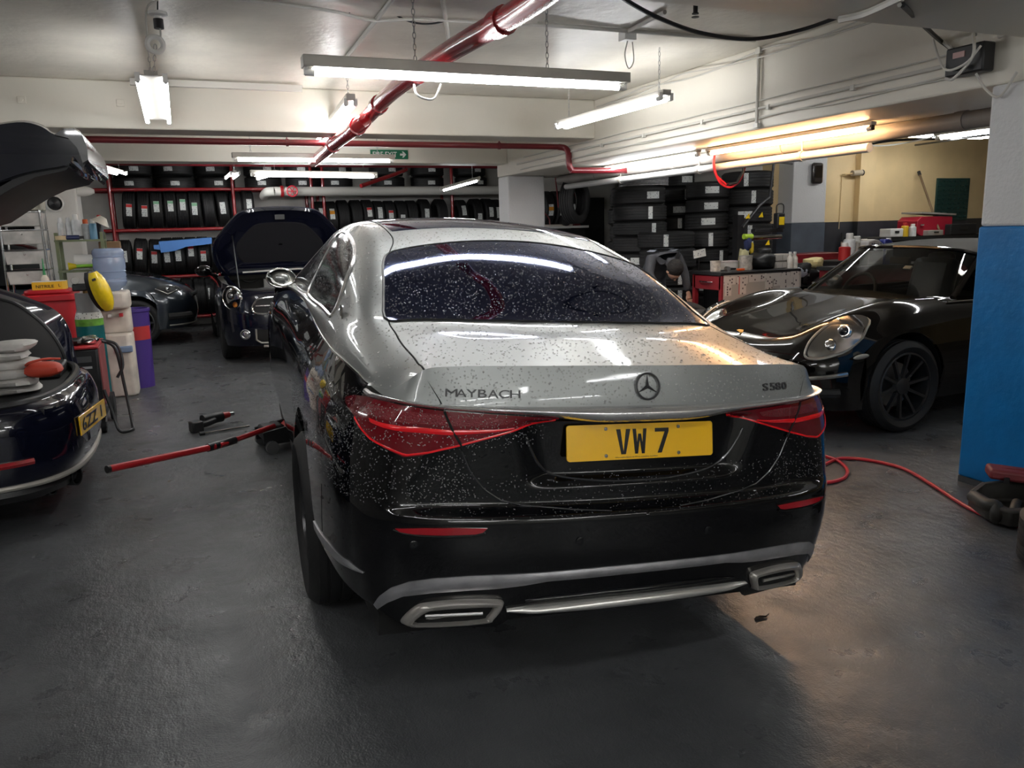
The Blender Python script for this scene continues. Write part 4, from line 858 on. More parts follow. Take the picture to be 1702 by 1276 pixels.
# grey duct and white pipe under the lengthwise beam
d_ = thing('duct', 'large grey round duct hung under the right side of the beam', 'duct', (0, 0, 0))
M_DUCT = mat('grey_duct', (.26, .24, .22), .5, var=(3, .2))
B().tube([(4.86, 3.3, 2.145), (4.86, 9.9, 2.145)], .058, 16).build('pipe', M_DUCT, d_)
for y in (3.9, 5.6, 7.2, 8.9): B().cyl((4.86, y-.04, 2.145), (4.86, y+.04, 2.145), .064, 16).build('joint_collar', M_DUCT, d_)
w_ = thing('water_pipe', 'white drain pipe slung just below the grey duct', 'pipe', (0, 0, 0))
B().tube([(4.80, 4.6, 2.045), (4.80, 9.6, 2.045)], .035, 12).build('pipe', mat('drain_white', (.42, .42, .41), .45), w_)
for y in (5.3, 6.7, 8.2): B().cyl((4.80, y-.02, 2.045), (4.80, y+.02, 2.045), .044, 12).build('pipe_clip', M_GREYM, w_); B().cyl((4.80, y, 2.08), (4.80, y, 2.21), .006, 6).build('hanger_rod', M_GREYM, w_)
# conduits and cables on the beam
def cable(label, pts, r=.005, m=None, name='cable', group=None, n=6, cat_='cable'):
    return tag(B().tube(spl(pts, 8), r, n).build(name, m or M_CABLE), label, cat_, group)
X_ = 4.118
def along(z0, z1, y0=3.2, y1=8.0, sag=.004, n=14, seed=0):
    r = random.Random(seed); ys = np.linspace(y0, y1, n); return [(X_-.004+r.uniform(-.003, .003), y, z0+(z1-z0)*(y-y0)/(y1-y0)+r.uniform(-sag, sag)) for y in ys]
co = thing('conduit', 'white conduit run along the middle of the lengthwise beam', 'conduit', (0, 0, 0))
B().tube([(X_-.006, 3.16, 2.365), (X_-.006, 9.6, 2.33)], .011, 8).build('pipe', M_CABLE, co)
for y in (4.1, 4.9, 5.7, 6.6, 7.4): B().box((X_-.008, y, 2.355-(y-4)*.006), (.03, .03, .035)).build('saddle_clip', M_CABLE, co)
cable('upper loose white cable just above the beam conduit', along(2.42, 2.395, 3.2, 9.4, seed=1), .006)
cable('lower white cable near the bottom edge of the beam', along(2.31, 2.25, 3.2, 9.5, .008, seed=2), .006)
cable('thin second white cable near the bottom edge of the beam', along(2.29, 2.268, 3.3, 9.4, .01, seed=3), .004)
cable('sagging white cable bundle along the top corner of the beam', [(X_-.01, y, 2.77-.05*abs(math.sin(y*1.9))) for y in np.linspace(3.1, 7.5, 18)], .007)
cable('second drooping white cable along the top corner of the beam', [(X_-.06, y, 2.76-.06*abs(math.sin(y*1.5+.6))) for y in np.linspace(3.4, 7.3, 18)], .005)
cv = thing('conduit', 'vertical white conduit drop on the lengthwise beam', 'conduit', (0, 0, 0))
B().tube([(X_-.012, 5.02, 2.79), (X_-.012, 5.02, 2.22)], .014, 8).build('pipe', M_CABLE, cv); B().box((X_-.012, 5.02, 2.76), (.03, .05, .04)).build('junction', M_CABLE, cv); B().box((X_-.012, 5.02, 2.235), (.03, .05, .03)).build('junction', M_CABLE, cv)
cable('black cable sagging from the ceiling to the near cross beam', [at(1000, -30, z=2.66), at(1040, 0, z=2.62), at(1100, 32, z=2.58), at(1170, 56, z=2.56), at(1250, 65, z=2.56), at(1330, 50, z=2.58), at(1395, 28, z=2.6)], .011, M_BLK)
cable('white conduit slanting along the near cross beam edge', [at(1395, 33, z=2.40), at(1440, 22, z=2.40), at(1500, -5, z=2.40)], .016)
# ceiling conduits
for lb_, a, b_ in (('ceiling conduit left of the long batten, running to the beam', at(655, -5, z=2.785), at(575, 97, z=2.785)), ('ceiling conduit behind the red main above the long batten', at(735, -5, z=2.785), at(752, 108, z=2.785)),
                   ('ceiling conduit from the ceiling box towards the viewer', at(1105, 20, z=2.785), at(1043, 52, z=2.785)), ('ceiling conduit crossing from the red main to the lengthwise beam', at(895, 40, z=2.785), at(1255, 67, z=2.785))):
    tag(B().tube([a, b_], .014, 8).build('conduit', M_CABLE), lb_, 'conduit')
tag(B().bb((-.2, 7.35, 2.735), (1.15, 7.40, 2.785)).build('conduit', M_CABLE), 'white trunking at the top of the first beam left of the long batten', 'conduit')
cable('grey cable running across the ceiling above the long batten', [at(300, -12, z=2.775), at(480, 8, z=2.775), at(560, 20, z=2.77), at(620, 34, z=2.775), at(700, 32, z=2.775), at(840, 40, z=2.775), at(900, 42, z=2.775)], .01)
jb = thing('ceiling_box', 'white ceiling junction box with a dangling cable loop', 'junction box', tuple(at(1043, 60, z=2.77)))
B().box((0, 0, 0), (.09, .09, .06)).build('box', M_WHITEP, jb, bevel=.006); B().tube(spl([(0, 0, -.03), (-.02, 0, -.12), (.02, .02, -.2), (.06, .02, -.15), (.05, .02, -.03)], 6), .004, 6).build('cable_loop', M_CABLE, jb)
sp = thing('fire_sprinkler', 'small black sprinkler head on the ceiling at top right', 'sprinkler', tuple(at(1156, 12, z=2.76)))
B().lathe([(.001, .04), (.03, .04), (.03, .02), (.014, .015), (.014, -.03), (.02, -.032), (.02, -.038), (.001, -.04)], 14).build('body', M_BLK, sp); B().lathe([(.001, -.058), (.022, -.056), (.022, -.052), (.001, -.05)], 14).build('deflector', M_BLK, sp)
# pulley gear over the left twin batten
pu = thing('cable_pulley', 'white cable pulley and lamp connector hanging from the ceiling at left', 'pulley', tuple(at(262, 0, z=2.79)))
o_ = V(*pu.location); q1 = at(262, 25, y=o_[1])-o_; q2 = at(258, 74, y=o_[1])-o_; q3 = at(255, 110, y=o_[1])-o_
B().lathe([(.001, .02), (.05, .015), (.05, 0), (.02, -.005), (.022, -.06), (.001, -.06)], 16, tuple(q1)).build('connector', M_WHITEP, pu)
B().cyl(q1+V(0, 0, -.02), q1+V(0, 0, -.07), .026, 12).build('connector_plug', M_BLK, pu)
B().tube(arc(tuple(q2), .04, 0, 360, 20, 'xz')[:-1], .014, 8, closed=True).build('pulley_ring', M_WHITEP, pu)
B().tube(spl([(0, 0, 0), (-.06, 0, -.05), (-.07, 0, -.2), q2+V(-.03, 0, .03)], 6), .006, 6).build('cord', M_CABLE, pu); B().tube(spl([q1+V(0, 0, -.06), (q1+q2)/2+V(.02, 0, 0), q2+V(.03, 0, .02)], 5), .005, 6).build('cord', M_CABLE, pu)
chain(q2, q3+V(0, 0, -.03)).build('chain', M_STEEL, pu); B().tube([(0, 0, 0), q1], .004, 5).build('cord', M_BLK, pu)
# white cable loop under the long batten, cables on the near right
cable('white flex loop under the long batten', [at(688, 140, y=4.16), at(692, 156, y=4.14), at(706, 164, y=4.13), at(722, 163, y=4.14), at(733, 140, y=4.16)], .006)
cable('dark flex drooping from the ceiling beside the red main', [(at(620, -5, y=5)[0]-.15, 5, 2.80), at(620, -5, y=5), at(650, 20, y=5), at(690, 38, y=5), at(735, 36, y=5), at(780, 10, y=5), at(800, -5, y=5), (at(800, -5, y=5)[0]+.1, 5, 2.80)], .006, M_BLK)
# black control box with cables on the lengthwise beam
bx_ = thing('control_box', 'black electrical box wrapped in loose cables on the lengthwise beam', 'control box', (4.06, 3.24, 2.355))
B().box((0, 0, 0), (.09, .23, .15)).build('box', M_BLK, bx_, bevel=.01); B().box((-.048, .03, .03), (.006, .07, .03)).build('label_plate', mat('pink_label', (.55, .35, .33), .5), bx_)
B().tube(spl([(-.05, .1, -.08), (-.07, .03, -.09), (-.08, -.08, .0), (-.05, -.05, .12), (.03, 0, .13)], 6), .008, 6).build('cable_loop', M_CABLE, bx_); B().tube(spl([(-.05, -.1, .05), (-.09, -.05, -.03), (-.07, .08, -.04), (-.05, .16, .05), (.0, .25, .18)], 6), .007, 6).build('cable_loop', M_CABLE, bx_)
cable('black cable from the cross beam down to the control box', [at(1500, 8, z=2.4), at(1560, 65, x=4.05), at(1605, 98, x=4.04), at(1625, 108, x=4.03)], .012, M_BLK)
cable('white cable sweeping from the cross beam to the control box', [at(1495, 8, z=2.4), at(1530, 35, x=4.07), at(1580, 80, x=4.08), at(1610, 100, x=4.05)], .01)
cable('white cable hanging from the control box to the pillar top', [at(1622, 122, x=4.05), at(1640, 150, x=4.1), at(1662, 160, x=4.1), at(1690, 120, x=4.1)], .007)
cable('upper bundle of white cables at the pillar head', [at(1660, 60, x=4.1), at(1680, 52, x=4.1), at(1710, 40, x=4.1)], .014)
cable('orange-lit flex hanging from the warm batten', [at(1392, 215, y=5.2), at(1425, 236, y=5.2), at(1470, 242, y=5.3), at(1540, 230, y=5.6), at(1565, 218, y=5.6), at(1620, 168, y=5.6)], .007)
cable('black cable slung before the yellow wall', [(7.95, 8.96, 2.3), at(1290, 268, y=7.6), at(1330, 266, y=7.0), at(1400, 250, y=7.0), at(1480, 234, y=7.0), at(1570, 230, y=7.0), at(1655, 222, y=7.0), (10.4, 9.1, 2.6)], .014, M_BLK)
# fire exit sign on the second beam
sg = thing('exit_sign', 'green fire exit sign with white arrow on the second beam', 'sign', (2.55, 9.945, 2.46)); GS_ = mat('sign_green', (.01, .14, .07), .4)
B().box((0, 0, 0), (.47, .012, .11)).build('board', GS_, sg); text('lettering', 'FIRE EXIT', .062, M_WHITEP, sg, (-.055, -.0065, 0), (1, 0, 0), (0, 0, 1), .30, .001, .01)
B().prism([(.135, .012), (.175, .012), (.16, .036), (.178, .036), (.215, 0), (.178, -.036), (.16, -.036), (.175, -.012), (.135, -.012)], -.0085, -.006, 'y').build('arrow', M_WHITEP, sg, smooth=False)
# two small bolted plates on the first beam
for i, px in enumerate((36, 200)):
    q = at(px, 166 if i == 0 else 171, y=7.575); t_ = thing('anchor_plate', ('small painted anchor plate on the first beam at far left', 'small painted anchor plate on the first beam left of the twin batten')[i], 'plate', tuple(q)); B().box((0, 0, 0), (.06, .012, .055)).build('plate', M_BEAM, t_, bevel=.003); B().cyl((0, -.004, 0), (0, -.02, 0), .012, 8).build('bolt', M_BEAM, t_)
# ---------------- the other cars ----------------
def glassm(name, tint=(.75, .8, .8), k=.78):
    if name in MATS: return MATS[name]
    m = bpy.data.materials.new(name); m.use_nodes = True; MATS[name] = m; nt = m.node_tree; N = nt.nodes; L = nt.links; N.remove(N['Principled BSDF'])
    t = N.new('ShaderNodeBsdfTransparent'); t.inputs[0].default_value = (*[c*k for c in tint], 1); g = N.new('ShaderNodeBsdfGlossy'); g.inputs['Roughness'].default_value = .02
    f = N.new('ShaderNodeFresnel'); f.inputs[0].default_value = 1.5; mx = N.new('ShaderNodeMixShader'); L.new(f.outputs[0], mx.inputs[0]); L.new(t.outputs[0], mx.inputs[1]); L.new(g.outputs[0], mx.inputs[2]); L.new(mx.outputs[0], N['Material Output'].inputs[0]); return m
GLASS = glassm('car_glass', (.55, .58, .56), .8); LENS = glassm('lamp_lens', (.95, .95, .95), .95)
M_PB = mat('deep_black_paint', (.003, .0026, .0024), .1, spec=.1, coat=1.0, coatr=.01)
M_NAVY = mat('navy_paint', (.004, .005, .014), .14, spec=.15, coat=1.0, coatr=.01)
M_SEAT = mat('slate_blue_paint', (.018, .026, .036), .28, metal=.4, coat=1.0)
M_DIM = mat('dark_interior', (.012, .012, .012), .7); M_SEATL = mat('grey_leather', (.05, .045, .042), .5)
M_BOWL = mat('lamp_reflector', (.70, .70, .70), .18, metal=1); M_GREYR = mat('dark_alloy', (.10, .10, .105), .35, metal=.8); M_AMB = mat('amber_lens', (.75, .25, .03), .2, coat=1)
def car_nose(root, H, E, to, paint, arch, zsill=.18, nf=40):
    """front skin of a car from a hood table H[u][v]=(t, w, z) and a side edge E[(t, w, z)]; to() maps (t, w, z) to world"""
    HS = Surf(np.array(H)); C = to(np.array([1.6, 0, .45]))
    def hood(sd): return lambda u, v: to(HS(u, v)*np.array([1, sd, 1]))
    for sd in (1, -1):
        u = np.linspace(0, len(H)-1, 44); v = np.linspace(0, len(H[0])-1, 34)
        sgrid('front_skin', hood(sd), u[:, None], v[None, :], paint, root, tuple(C))
    E = np.array(E, float)
    def side(sd):
        def F(i, k):
            p = crn(E, i); zt = p[..., 2]; t = p[..., 0]; zb = np.maximum(zsill, np.maximum.reduce([arch_z(t, a[0], a[1], a[2]) for a in arch])); zb = np.minimum(zb, zt-.01)
            z = zt+(zb-zt)*k; w = p[..., 1]+.018*np.sin(np.clip((zt-z)/(zt-.18), 0, 1)*math.pi)-.05*np.clip((.35-z)/.2, 0, 1)
            return to(np.stack([t, w*sd, z], -1))
        return F
    i = np.linspace(0, len(E)-1, 160); k = np.linspace(0, 1, 14)
    for sd in (1, -1): sgrid('side_skin', side(sd), i[:, None], k[None, :], paint, root, tuple(C), .002)
    return hood
# --- black sports convertible facing left
pr = thing('sports_car', 'glossy black convertible sports car facing left behind the blue pillar', 'car', (0, 0, 0))
def pto(p): p = np.asarray(p, float); return np.stack([3.83+p[..., 0], 5.0-p[..., 1], p[..., 2]+.03], -1)
PH = [[(.12, 0, .17), (.13, .3, .17), (.18, .55, .17), (.29, .74, .17), (.42, .83, .17), (.56, .86, .17)],
      [(.03, 0, .36), (.04, .3, .36), (.09, .55, .36), (.20, .74, .36), (.36, .845, .36), (.55, .875, .36)],
      [(.02, 0, .52), (.035, .3, .52), (.09, .55, .52), (.20, .74, .52), (.37, .85, .52), (.56, .885, .52)],
      [(.10, 0, .63), (.12, .3, .635), (.165, .5, .65), (.25, .66, .665), (.41, .80, .64), (.58, .88, .60)],
      [(.35, 0, .725), (.36, .28, .72), (.375, .44, .73), (.42, .62, .785), (.50, .77, .745), (.66, .885, .67)],
      [(.75, 0, .81), (.75, .28, .80), (.75, .44, .805), (.76, .64, .875), (.80, .79, .82), (.85, .895, .71)],
      [(1.0, 0, .86), (1.0, .3, .852), (1.0, .48, .86), (1.0, .66, .91), (1.05, .80, .855), (1.1, .90, .735)],
      [(1.16, 0, .895), (1.19, .3, .89), (1.25, .5, .89), (1.33, .67, .915), (1.38, .80, .87), (1.4, .885, .76)]]
PE = [(.54, .884, .585), (.66, .885, .67), (.85, .895, .71), (1.1, .90, .735), (1.4, .885, .76), (2.2, .87, .80), (2.8, .88, .80), (3.4, .93, .78), (4.0, .9, .70), (4.4, .75, .6)]
phood = car_nose(pr, PH, PE, pto, M_PB, [(.93, .335, .365), (3.38, .335, .37)])
# shoulder from the cowl back, and rear deck
sh = [[(1.4, .885, .76), (2.2, .87, .80), (2.8, .88, .80), (3.4, .93, .78), (4.0, .9, .70), (4.4, .75, .6)], [(1.38, .80, .87), (2.2, .80, .865), (2.8, .80, .87), (3.4, .80, .88), (4.0, .75, .80), (4.42, .6, .65)], [(1.33, .67, .915), (2.2, .70, .89), (2.8, .70, .90), (3.4, .55, .98), (4.0, .4, .87), (4.45, .3, .68)]]
SS = Surf(np.array(sh))
for sd in (1, -1): sgrid('rear_shoulder', lambda u, v, sd=sd: pto(SS(u, v)*np.array([1, sd, 1])), np.linspace(0, 2, 14)[:, None], np.linspace(0, 5, 40)[None, :], M_PB, pr, tuple(pto(np.array([2.4, 0, .4]))))
# windscreen, soft top, side glass
WS = Surf(np.array([[(1.17, 0, .90), (1.22, .34, .90), (1.36, .60, .90), (1.56, .715, .895)], [(1.45, 0, 1.095), (1.49, .32, 1.09), (1.61, .55, 1.075), (1.78, .65, 1.05)], [(1.72, 0, 1.265), (1.75, .29, 1.26), (1.85, .49, 1.24), (1.99, .58, 1.20)]]))
RF = Surf(np.array([[(1.72, 0, 1.27), (1.75, .29, 1.265), (1.85, .49, 1.245), (1.99, .585, 1.205)], [(2.35, 0, 1.31), (2.36, .3, 1.305), (2.4, .5, 1.275), (2.45, .61, 1.22)], [(2.9, 0, 1.295), (2.9, .3, 1.288), (2.9, .5, 1.25), (2.9, .61, 1.18)], [(3.4, 0, 1.18), (3.4, .3, 1.175), (3.35, .48, 1.14), (3.3, .60, 1.05)], [(3.8, 0, 1.0), (3.75, .3, 1.0), (3.65, .48, .98), (3.5, .62, .90)]]))
M_TOP = mat('soft_top_fabric', (.030, .028, .024), .85, bump=(250, .3)); cp = tuple(pto(np.array([2.4, 0, .7])))
for sd in (1, -1):
    fw = lambda u, v, sd=sd: pto(WS(u, v)*np.array([1, sd, 1])); fr = lambda u, v, sd=sd: pto(RF(u, v)*np.array([1, sd, 1]))
    sgrid('windscreen', fw, np.linspace(0, 2, 16)[:, None], np.linspace(0, 3, 16)[None, :], GLASS, pr, cp); sgrid('soft_top', fr, np.linspace(0, 4, 30)[:, None], np.linspace(0, 3, 16)[None, :], M_TOP, pr, cp)
    e = fw(np.linspace(0, 2, 14), np.full(14, 3.)); B().tube(e, .022, 8).build('windscreen_pillar', M_PB, pr)
    e = fw(np.full(16, 2.), np.linspace(0, 3, 16)); B().tube(e, .016, 8).build('header_rail', M_PB, pr)
    q = [[(1.75, .74, .88), (2.3, .73, .885), (2.9, .72, .89), (3.35, .70, .90)], [(2.01, .585, 1.2), (2.5, .61, 1.215), (2.95, .61, 1.17), (3.3, .61, 1.04)]]
    B().grid([[pto(np.array(p)*np.array([1, sd, 1])) for p in r] for r in q]).build('side_glass', GLASS, pr)
    mb = pto(np.array((1.95, sd*.88, .93))); mr = B().ball((0, 0, 0), 1, 16, 10, (.06, .1, .065)).xf(None, mb).build('door_mirror', M_PB, pr); B().box(mb+V(0, sd*.1, -.05), (.04, .12, .03)).build('mirror_foot', M_PB, mr)
    # headlamp on the wing: dark ring, bright bowl, projector, lens
    hf = phood(sd); LO = np.array([(2.34, 2.84), (2.88, 3.02), (3.61, 3.27), (4.19, 3.47), (4.49, 3.77), (4.4, 4.2), (3.68, 4.55), (2.72, 4.2), (2.27, 3.49), (2.2, 3.02)]); LC = np.array([3.35, 3.78])
    def ell(k, _=0): return [tuple(p) for p in spl(LC+(LO-LC)*k, 3, True)]
    hl = patch('headlamp', hf, ell(1.16), .004, M_PB, pr, (.16, .15), .02, .01, cen=cp)
    patch('lamp_bowl', hf, ell(.95), .010, M_BOWL, hl, (.16, .15), .02, .006, cen=cp)
    c = np.array(ell(1.05)); B().tube(hf(c[:, 0], c[:, 1])+V(-.004, 0, .008), .009, 8, closed=True).build('lamp_ring', M_GREYM, hl)
    q = hf(3.75, 3.95); nn = hf(3.5, 3.8)-pto(np.array([.9, sd*.5, .45])); nn /= np.linalg.norm(nn); x_, y_, _ = frame(nn)
    for rr, hh, mm, nm in ((.052, .028, M_CHROME, 'projector_ring'), (.038, .034, mat('projector_glass', (.02, .02, .025), .02, coat=1), 'projector')):
        B().lathe([(rr, -.02), (rr, hh*.7), (rr*.8, hh), (rr*.55, hh*(1.0 if nm[-1] == 'g' else 1.25)), (.001, hh*(.8 if nm[-1] == 'g' else 1.4))], 20).xf(np.stack([x_, y_, nn], 1), q).build(nm, mm, hl)
    q2 = hf(2.85, 3.62); B().ball((0, 0, 0), 1, 14, 8, (.045, .05, .02)).xf(np.stack([x_, y_, nn], 1), q2+nn*.008).build('indicator_bulb', M_CHROME, hl)
    # the dome lies over the ring so it takes the wing's curve
    patch('lamp_glass', hf, ell(.98), .040, LENS, hl, (.16, .15), .025, .03, cen=cp)
    # front light unit and side repeater
    B().tube([hf(1.25+.03*k, 2.4+.23*k) + V(-.006, 0, 0) for k in range(9)], .018, 8).build('running_light', M_BOWL, pr)
    lo2 = [hf(.7, 2.2+.25*k)+V(-.004, 0, 0) for k in range(8)]; B().tube(lo2, .035, 8).build('lower_intake', M_DIM, pr)
    rp2 = pto(np.array((.50, sd*.885, .56))); B().ball((0, 0, 0), 1, 12, 8, (.075, .012, .018)).xf(ry_(-.06), rp2).build('side_repeater', M_GREYM, pr)
    B().tube(np.array([pto(np.array(p)*np.array([1, sd, 1])) for p in ((1.4, .80, .88), (2.2, .80, .88), (2.8, .80, .882), (3.3, .76, .90))]), .008, 6).build('waist_trim', M_CHROME, pr)
    for t_ in (.93, 3.38):
        p = pto(np.array((t_, sd*.80, .305))); wh = wheel(pr, p, .335, .235, .245, 1, 10, M_GREYR, .042, rot=.2); wh.rotation_euler = (0, 0, math.radians(-90 if sd == 1 else 90))
        t = np.radians(np.linspace(-8, 188, 19)); B().grid([[pto(np.array((t_+.37*math.cos(k), sd*ww, .335+.37*math.sin(k)))) for k in t] for ww in (.88, .55)]+[[pto(np.array((t_, sd*.55, .3)))]*19]).build('wheel_arch_liner', LINER, pr)
# cabin
B().bb(pto(np.array((1.15, -.70, .2))), pto(np.array((3.6, .70, .55)))).build('cabin_floor', M_DIM, pr)
B().bb(pto(np.array((.5, -.6, .2))), pto(np.array((4.3, .6, .3)))).build('underbody', M_DIM, pr)
B().tube([pto(np.array((1.42, w, .85-.04*abs(w)))) for w in np.linspace(-.66, .66, 9)], .075, 10).build('dashboard', M_DIM, pr)
for w in (-.36, .36):
    s_ = B().box(pto(np.array((2.3, w, .62))), (.5, .46, .16)).build('seat', M_SEATL, pr, bevel=.05); B().box(pto(np.array((2.62, w, .88))), (.14, .44, .52), ry_(.25)).build('backrest', M_SEATL, s_, bevel=.06); B().box(pto(np.array((2.72, w, 1.10))), (.1, .26, .16), ry_(.2)).build('headrest', M_SEATL, s_, bevel=.04)
# right-hand drive, so the wheel is on the far side of the cabin as seen here
sw = B().tube(arc((0, 0, 0), .18, 0, 360, 28, 'yz')[:-1], .014, 8, closed=True).box((0, 0, 0), (.02, .32, .04)).xf(ry_(.4), pto(np.array((1.72, -.36, .86)))).build('steering_wheel', M_DIM, pr)
B().box(pto(np.array((1.78, .02, 1.15))), (.03, .2, .06)).build('inside_mirror', M_DIM, pr, bevel=.01); B().box(pto(np.array((1.62, .24, 1.105))), (.012, .07, .035), ry_(.9)).build('sticker', M_WHITEP, pr)
cr_ = phood(1)(3.35, .02); B().prism([(-.022, .03), (.022, .03), (.024, 0), (.012, -.025), (0, -.032), (-.012, -.025), (-.024, 0)], 0, .004).xf(rz_(math.pi/2)@ry_(-.4), cr_+V(0, 0, .004)).build('bonnet_crest', mat('gold_crest', (.7, .45, .12), .3, metal=1), pr)
for sd in (1, -1):
    g = phood(sd); c = [g(u, 2.05+.12*(7-u)*.5) for u in np.linspace(3.5, 7, 30)]; B().tube(np.array(c)+V(0, 0, -.001), .0028, 5).build('bonnet_gap', LINER, pr)
# --- slate hatchback nose at the back left, facing right
se = thing('hatchback_car', 'slate blue hatchback nose facing right at the back left', 'car', (0, 0, 0))
def sto(p): p = np.asarray(p, float); return np.stack([.26-p[..., 0], 13.36-p[..., 1]*.97, p[..., 2]+.03], -1)
SH = [[(.08, 0, .2), (.09, .35, .2), (.15, .6, .2), (.28, .78, .2), (.45, .87, .2), (.60, .89, .2)], [(.0, 0, .4), (.015, .35, .4), (.07, .6, .4), (.2, .8, .4), (.4, .89, .4), (.58, .9, .4)], [(.01, 0, .6), (.03, .35, .6), (.08, .6, .6), (.2, .79, .6), (.4, .885, .6), (.58, .9, .6)],
      [(.06, 0, .72), (.08, .35, .72), (.15, .58, .72), (.27, .74, .72), (.45, .85, .72), (.62, .89, .70)], [(.25, 0, .84), (.27, .3, .84), (.3, .5, .84), (.38, .68, .84), (.52, .82, .81), (.68, .89, .75)], [(.6, 0, .94), (.6, .3, .94), (.62, .5, .945), (.66, .68, .94), (.72, .80, .88), (.8, .89, .77)],
      [(1.0, 0, 1.0), (1.0, .3, 1.005), (1.0, .5, 1.01), (1.0, .68, 1.0), (1.0, .80, .93), (1.0, .895, .80)], [(1.4, 0, 1.05), (1.4, .3, 1.05), (1.4, .5, 1.05), (1.4, .68, 1.04), (1.4, .8, .96), (1.4, .9, .82)]]
SE = [(.57, .9, .58), (.68, .89, .75), (.8, .89, .77), (1.0, .895, .80), (1.4, .9, .82), (2.2, .9, .86), (3.0, .9, .88), (3.8, .88, .88)]
shood = car_nose(se, SH, SE, sto, M_SEAT, [(.86, .33, .37), (3.4, .33, .37)])
RS = Surf(np.array([[(1.35, 0, 1.05), (1.38, .4, 1.05), (1.5, .72, 1.02), (1.6, .86, .90)], [(2.2, 0, 1.44), (2.22, .35, 1.43), (2.3, .58, 1.40), (2.3, .88, .92)], [(3.2, 0, 1.46), (3.2, .35, 1.455), (3.2, .58, 1.42), (3.2, .88, .93)], [(4.1, 0, 1.1), (4.1, .35, 1.1), (4.1, .6, 1.08), (4.0, .85, .9)]]))
for sd in (1, -1):
    sgrid('cabin_shell', lambda u, v, sd=sd: sto(RS(u, v)*np.array([1, sd, 1])), np.linspace(0, 3, 24)[:, None], np.linspace(0, 3, 18)[None, :], mat('dark_glasshouse', (.01, .012, .014), .1, coat=1), se, tuple(sto(np.array([2.4, 0, .5]))))
    f = shood(sd); lp = patch('headlamp', f, [(2.55, 4.0), (3.05, 3.2), (3.15, 2.55), (3.55, 2.9), (3.9, 3.5), (4.0, 4.1), (3.75, 4.6), (3.3, 4.65), (2.9, 4.4)], .005, M_DIM, se, (.15, .15), .025, .008, cen=tuple(sto(np.array([2.4, 0, .4]))))
    B().tube([f(u, v)+V(.004, 0, .006) for u, v in ((3.85, 4.45), (3.2, 4.2), (2.75, 3.9), (3.0, 3.4), (3.2, 3.0))], .009, 6).build('daylight_strip', M_BOWL, lp)
    B().tube([f(u, v)+V(.004, 0, .006) for u, v in ((3.75, 3.4), (3.55, 3.0), (3.35, 2.7))], .012, 6).build('daylight_strip', M_BOWL, lp); B().ball(tuple(f(3.35, 3.7)+V(.0, 0, .008)), .03, 12, 8).build('projector', M_CHROME, lp)
    B().tube([f(.9, 2.6+.2*k)+V(.006, 0, 0) for k in range(9)], .05, 8).build('lower_intake', M_DIM, se); B().tube([f(.25, .5*k)+V(.006, 0, 0) for k in range(9)], .012, 6).build('splitter_lip', M_GREYM, se)
    for t_ in (.86, 3.4):
        wh = wheel(se, sto(np.array((t_, sd*.78, .30))), .33, .225, .23, 1, 10, M_GREYR, .04); wh.rotation_euler = (0, 0, math.radians(-90 if sd == 1 else 90))
        t = np.radians(np.linspace(-8, 188, 15)); B().grid([[sto(np.array((t_+.375*math.cos(k), sd*ww, .33+.375*math.sin(k)))) for k in t] for ww in (.88, .5)]+[[sto(np.array((t_, sd*.5, .3)))]*15]).build('wheel_arch_liner', LINER, se)
B().tube([shood(1)(2.5, .4*k) for k in range(6)], .035, 8).build('grille', M_DIM, se)
# --- navy compact SUV, bonnet open, facing the viewer
mn = thing('compact_suv', 'navy compact SUV facing forward with its bonnet propped open', 'car', (1.30, 9.86, 0))
MP = np.array([(0, 0), (.29, .008), (.52, .04), (.69, .11), (.79, .22), (.85, .40), (.875, .7), (.885, 1.1), (.885, 2.0), (.87, 3.2), (.83, 3.9)])
def mlow(s, z):
    s, z = np.broadcast_arrays(np.asarray(s, float), np.asarray(z, float)); a = np.abs(s); p = crn(MP, a, True)
    k = cr1([.1, .2, .35, .55, .75, .9, 1.0, 1.06], [.93, .96, .99, 1.0, .99, .965, .93, .90], z); dy = cr1([.1, .2, .3, .45, .6, .7, .85, .95, 1.0], [.12, .06, .02, 0, .01, .03, .07, .12, .17], z)*(1-sstep(3, 6, a))
    return np.stack([p[..., 0]*k*np.where(s < 0, -1, 1), p[..., 1]+dy, z], -1)
ss = np.r_[np.linspace(0, 4.2, 40), np.linspace(4.25, 7.6, 50), np.linspace(7.7, 10, 14)]; ss = np.r_[-ss[::-1], ss[1:]]
yy = crn(MP, np.abs(ss), True)[:, 1]; zb = np.maximum(np.maximum(.22, arch_z(yy, .78, .34, .40)), arch_z(yy, 3.35, .34, .40)); zt = cr1([0, 2, 3, 4, 5, 7, 9, 10], [.86, .88, .92, .95, .97, 1.0, 1.02, 1.0], np.abs(ss))
uz = np.linspace(0, 1, 24); sgrid('body_skin', mlow, ss[:, None]+0*uz, zb[:, None]+(zt-zb)[:, None]*uz, M_NAVY, mn, (0, 2, .5), .004)
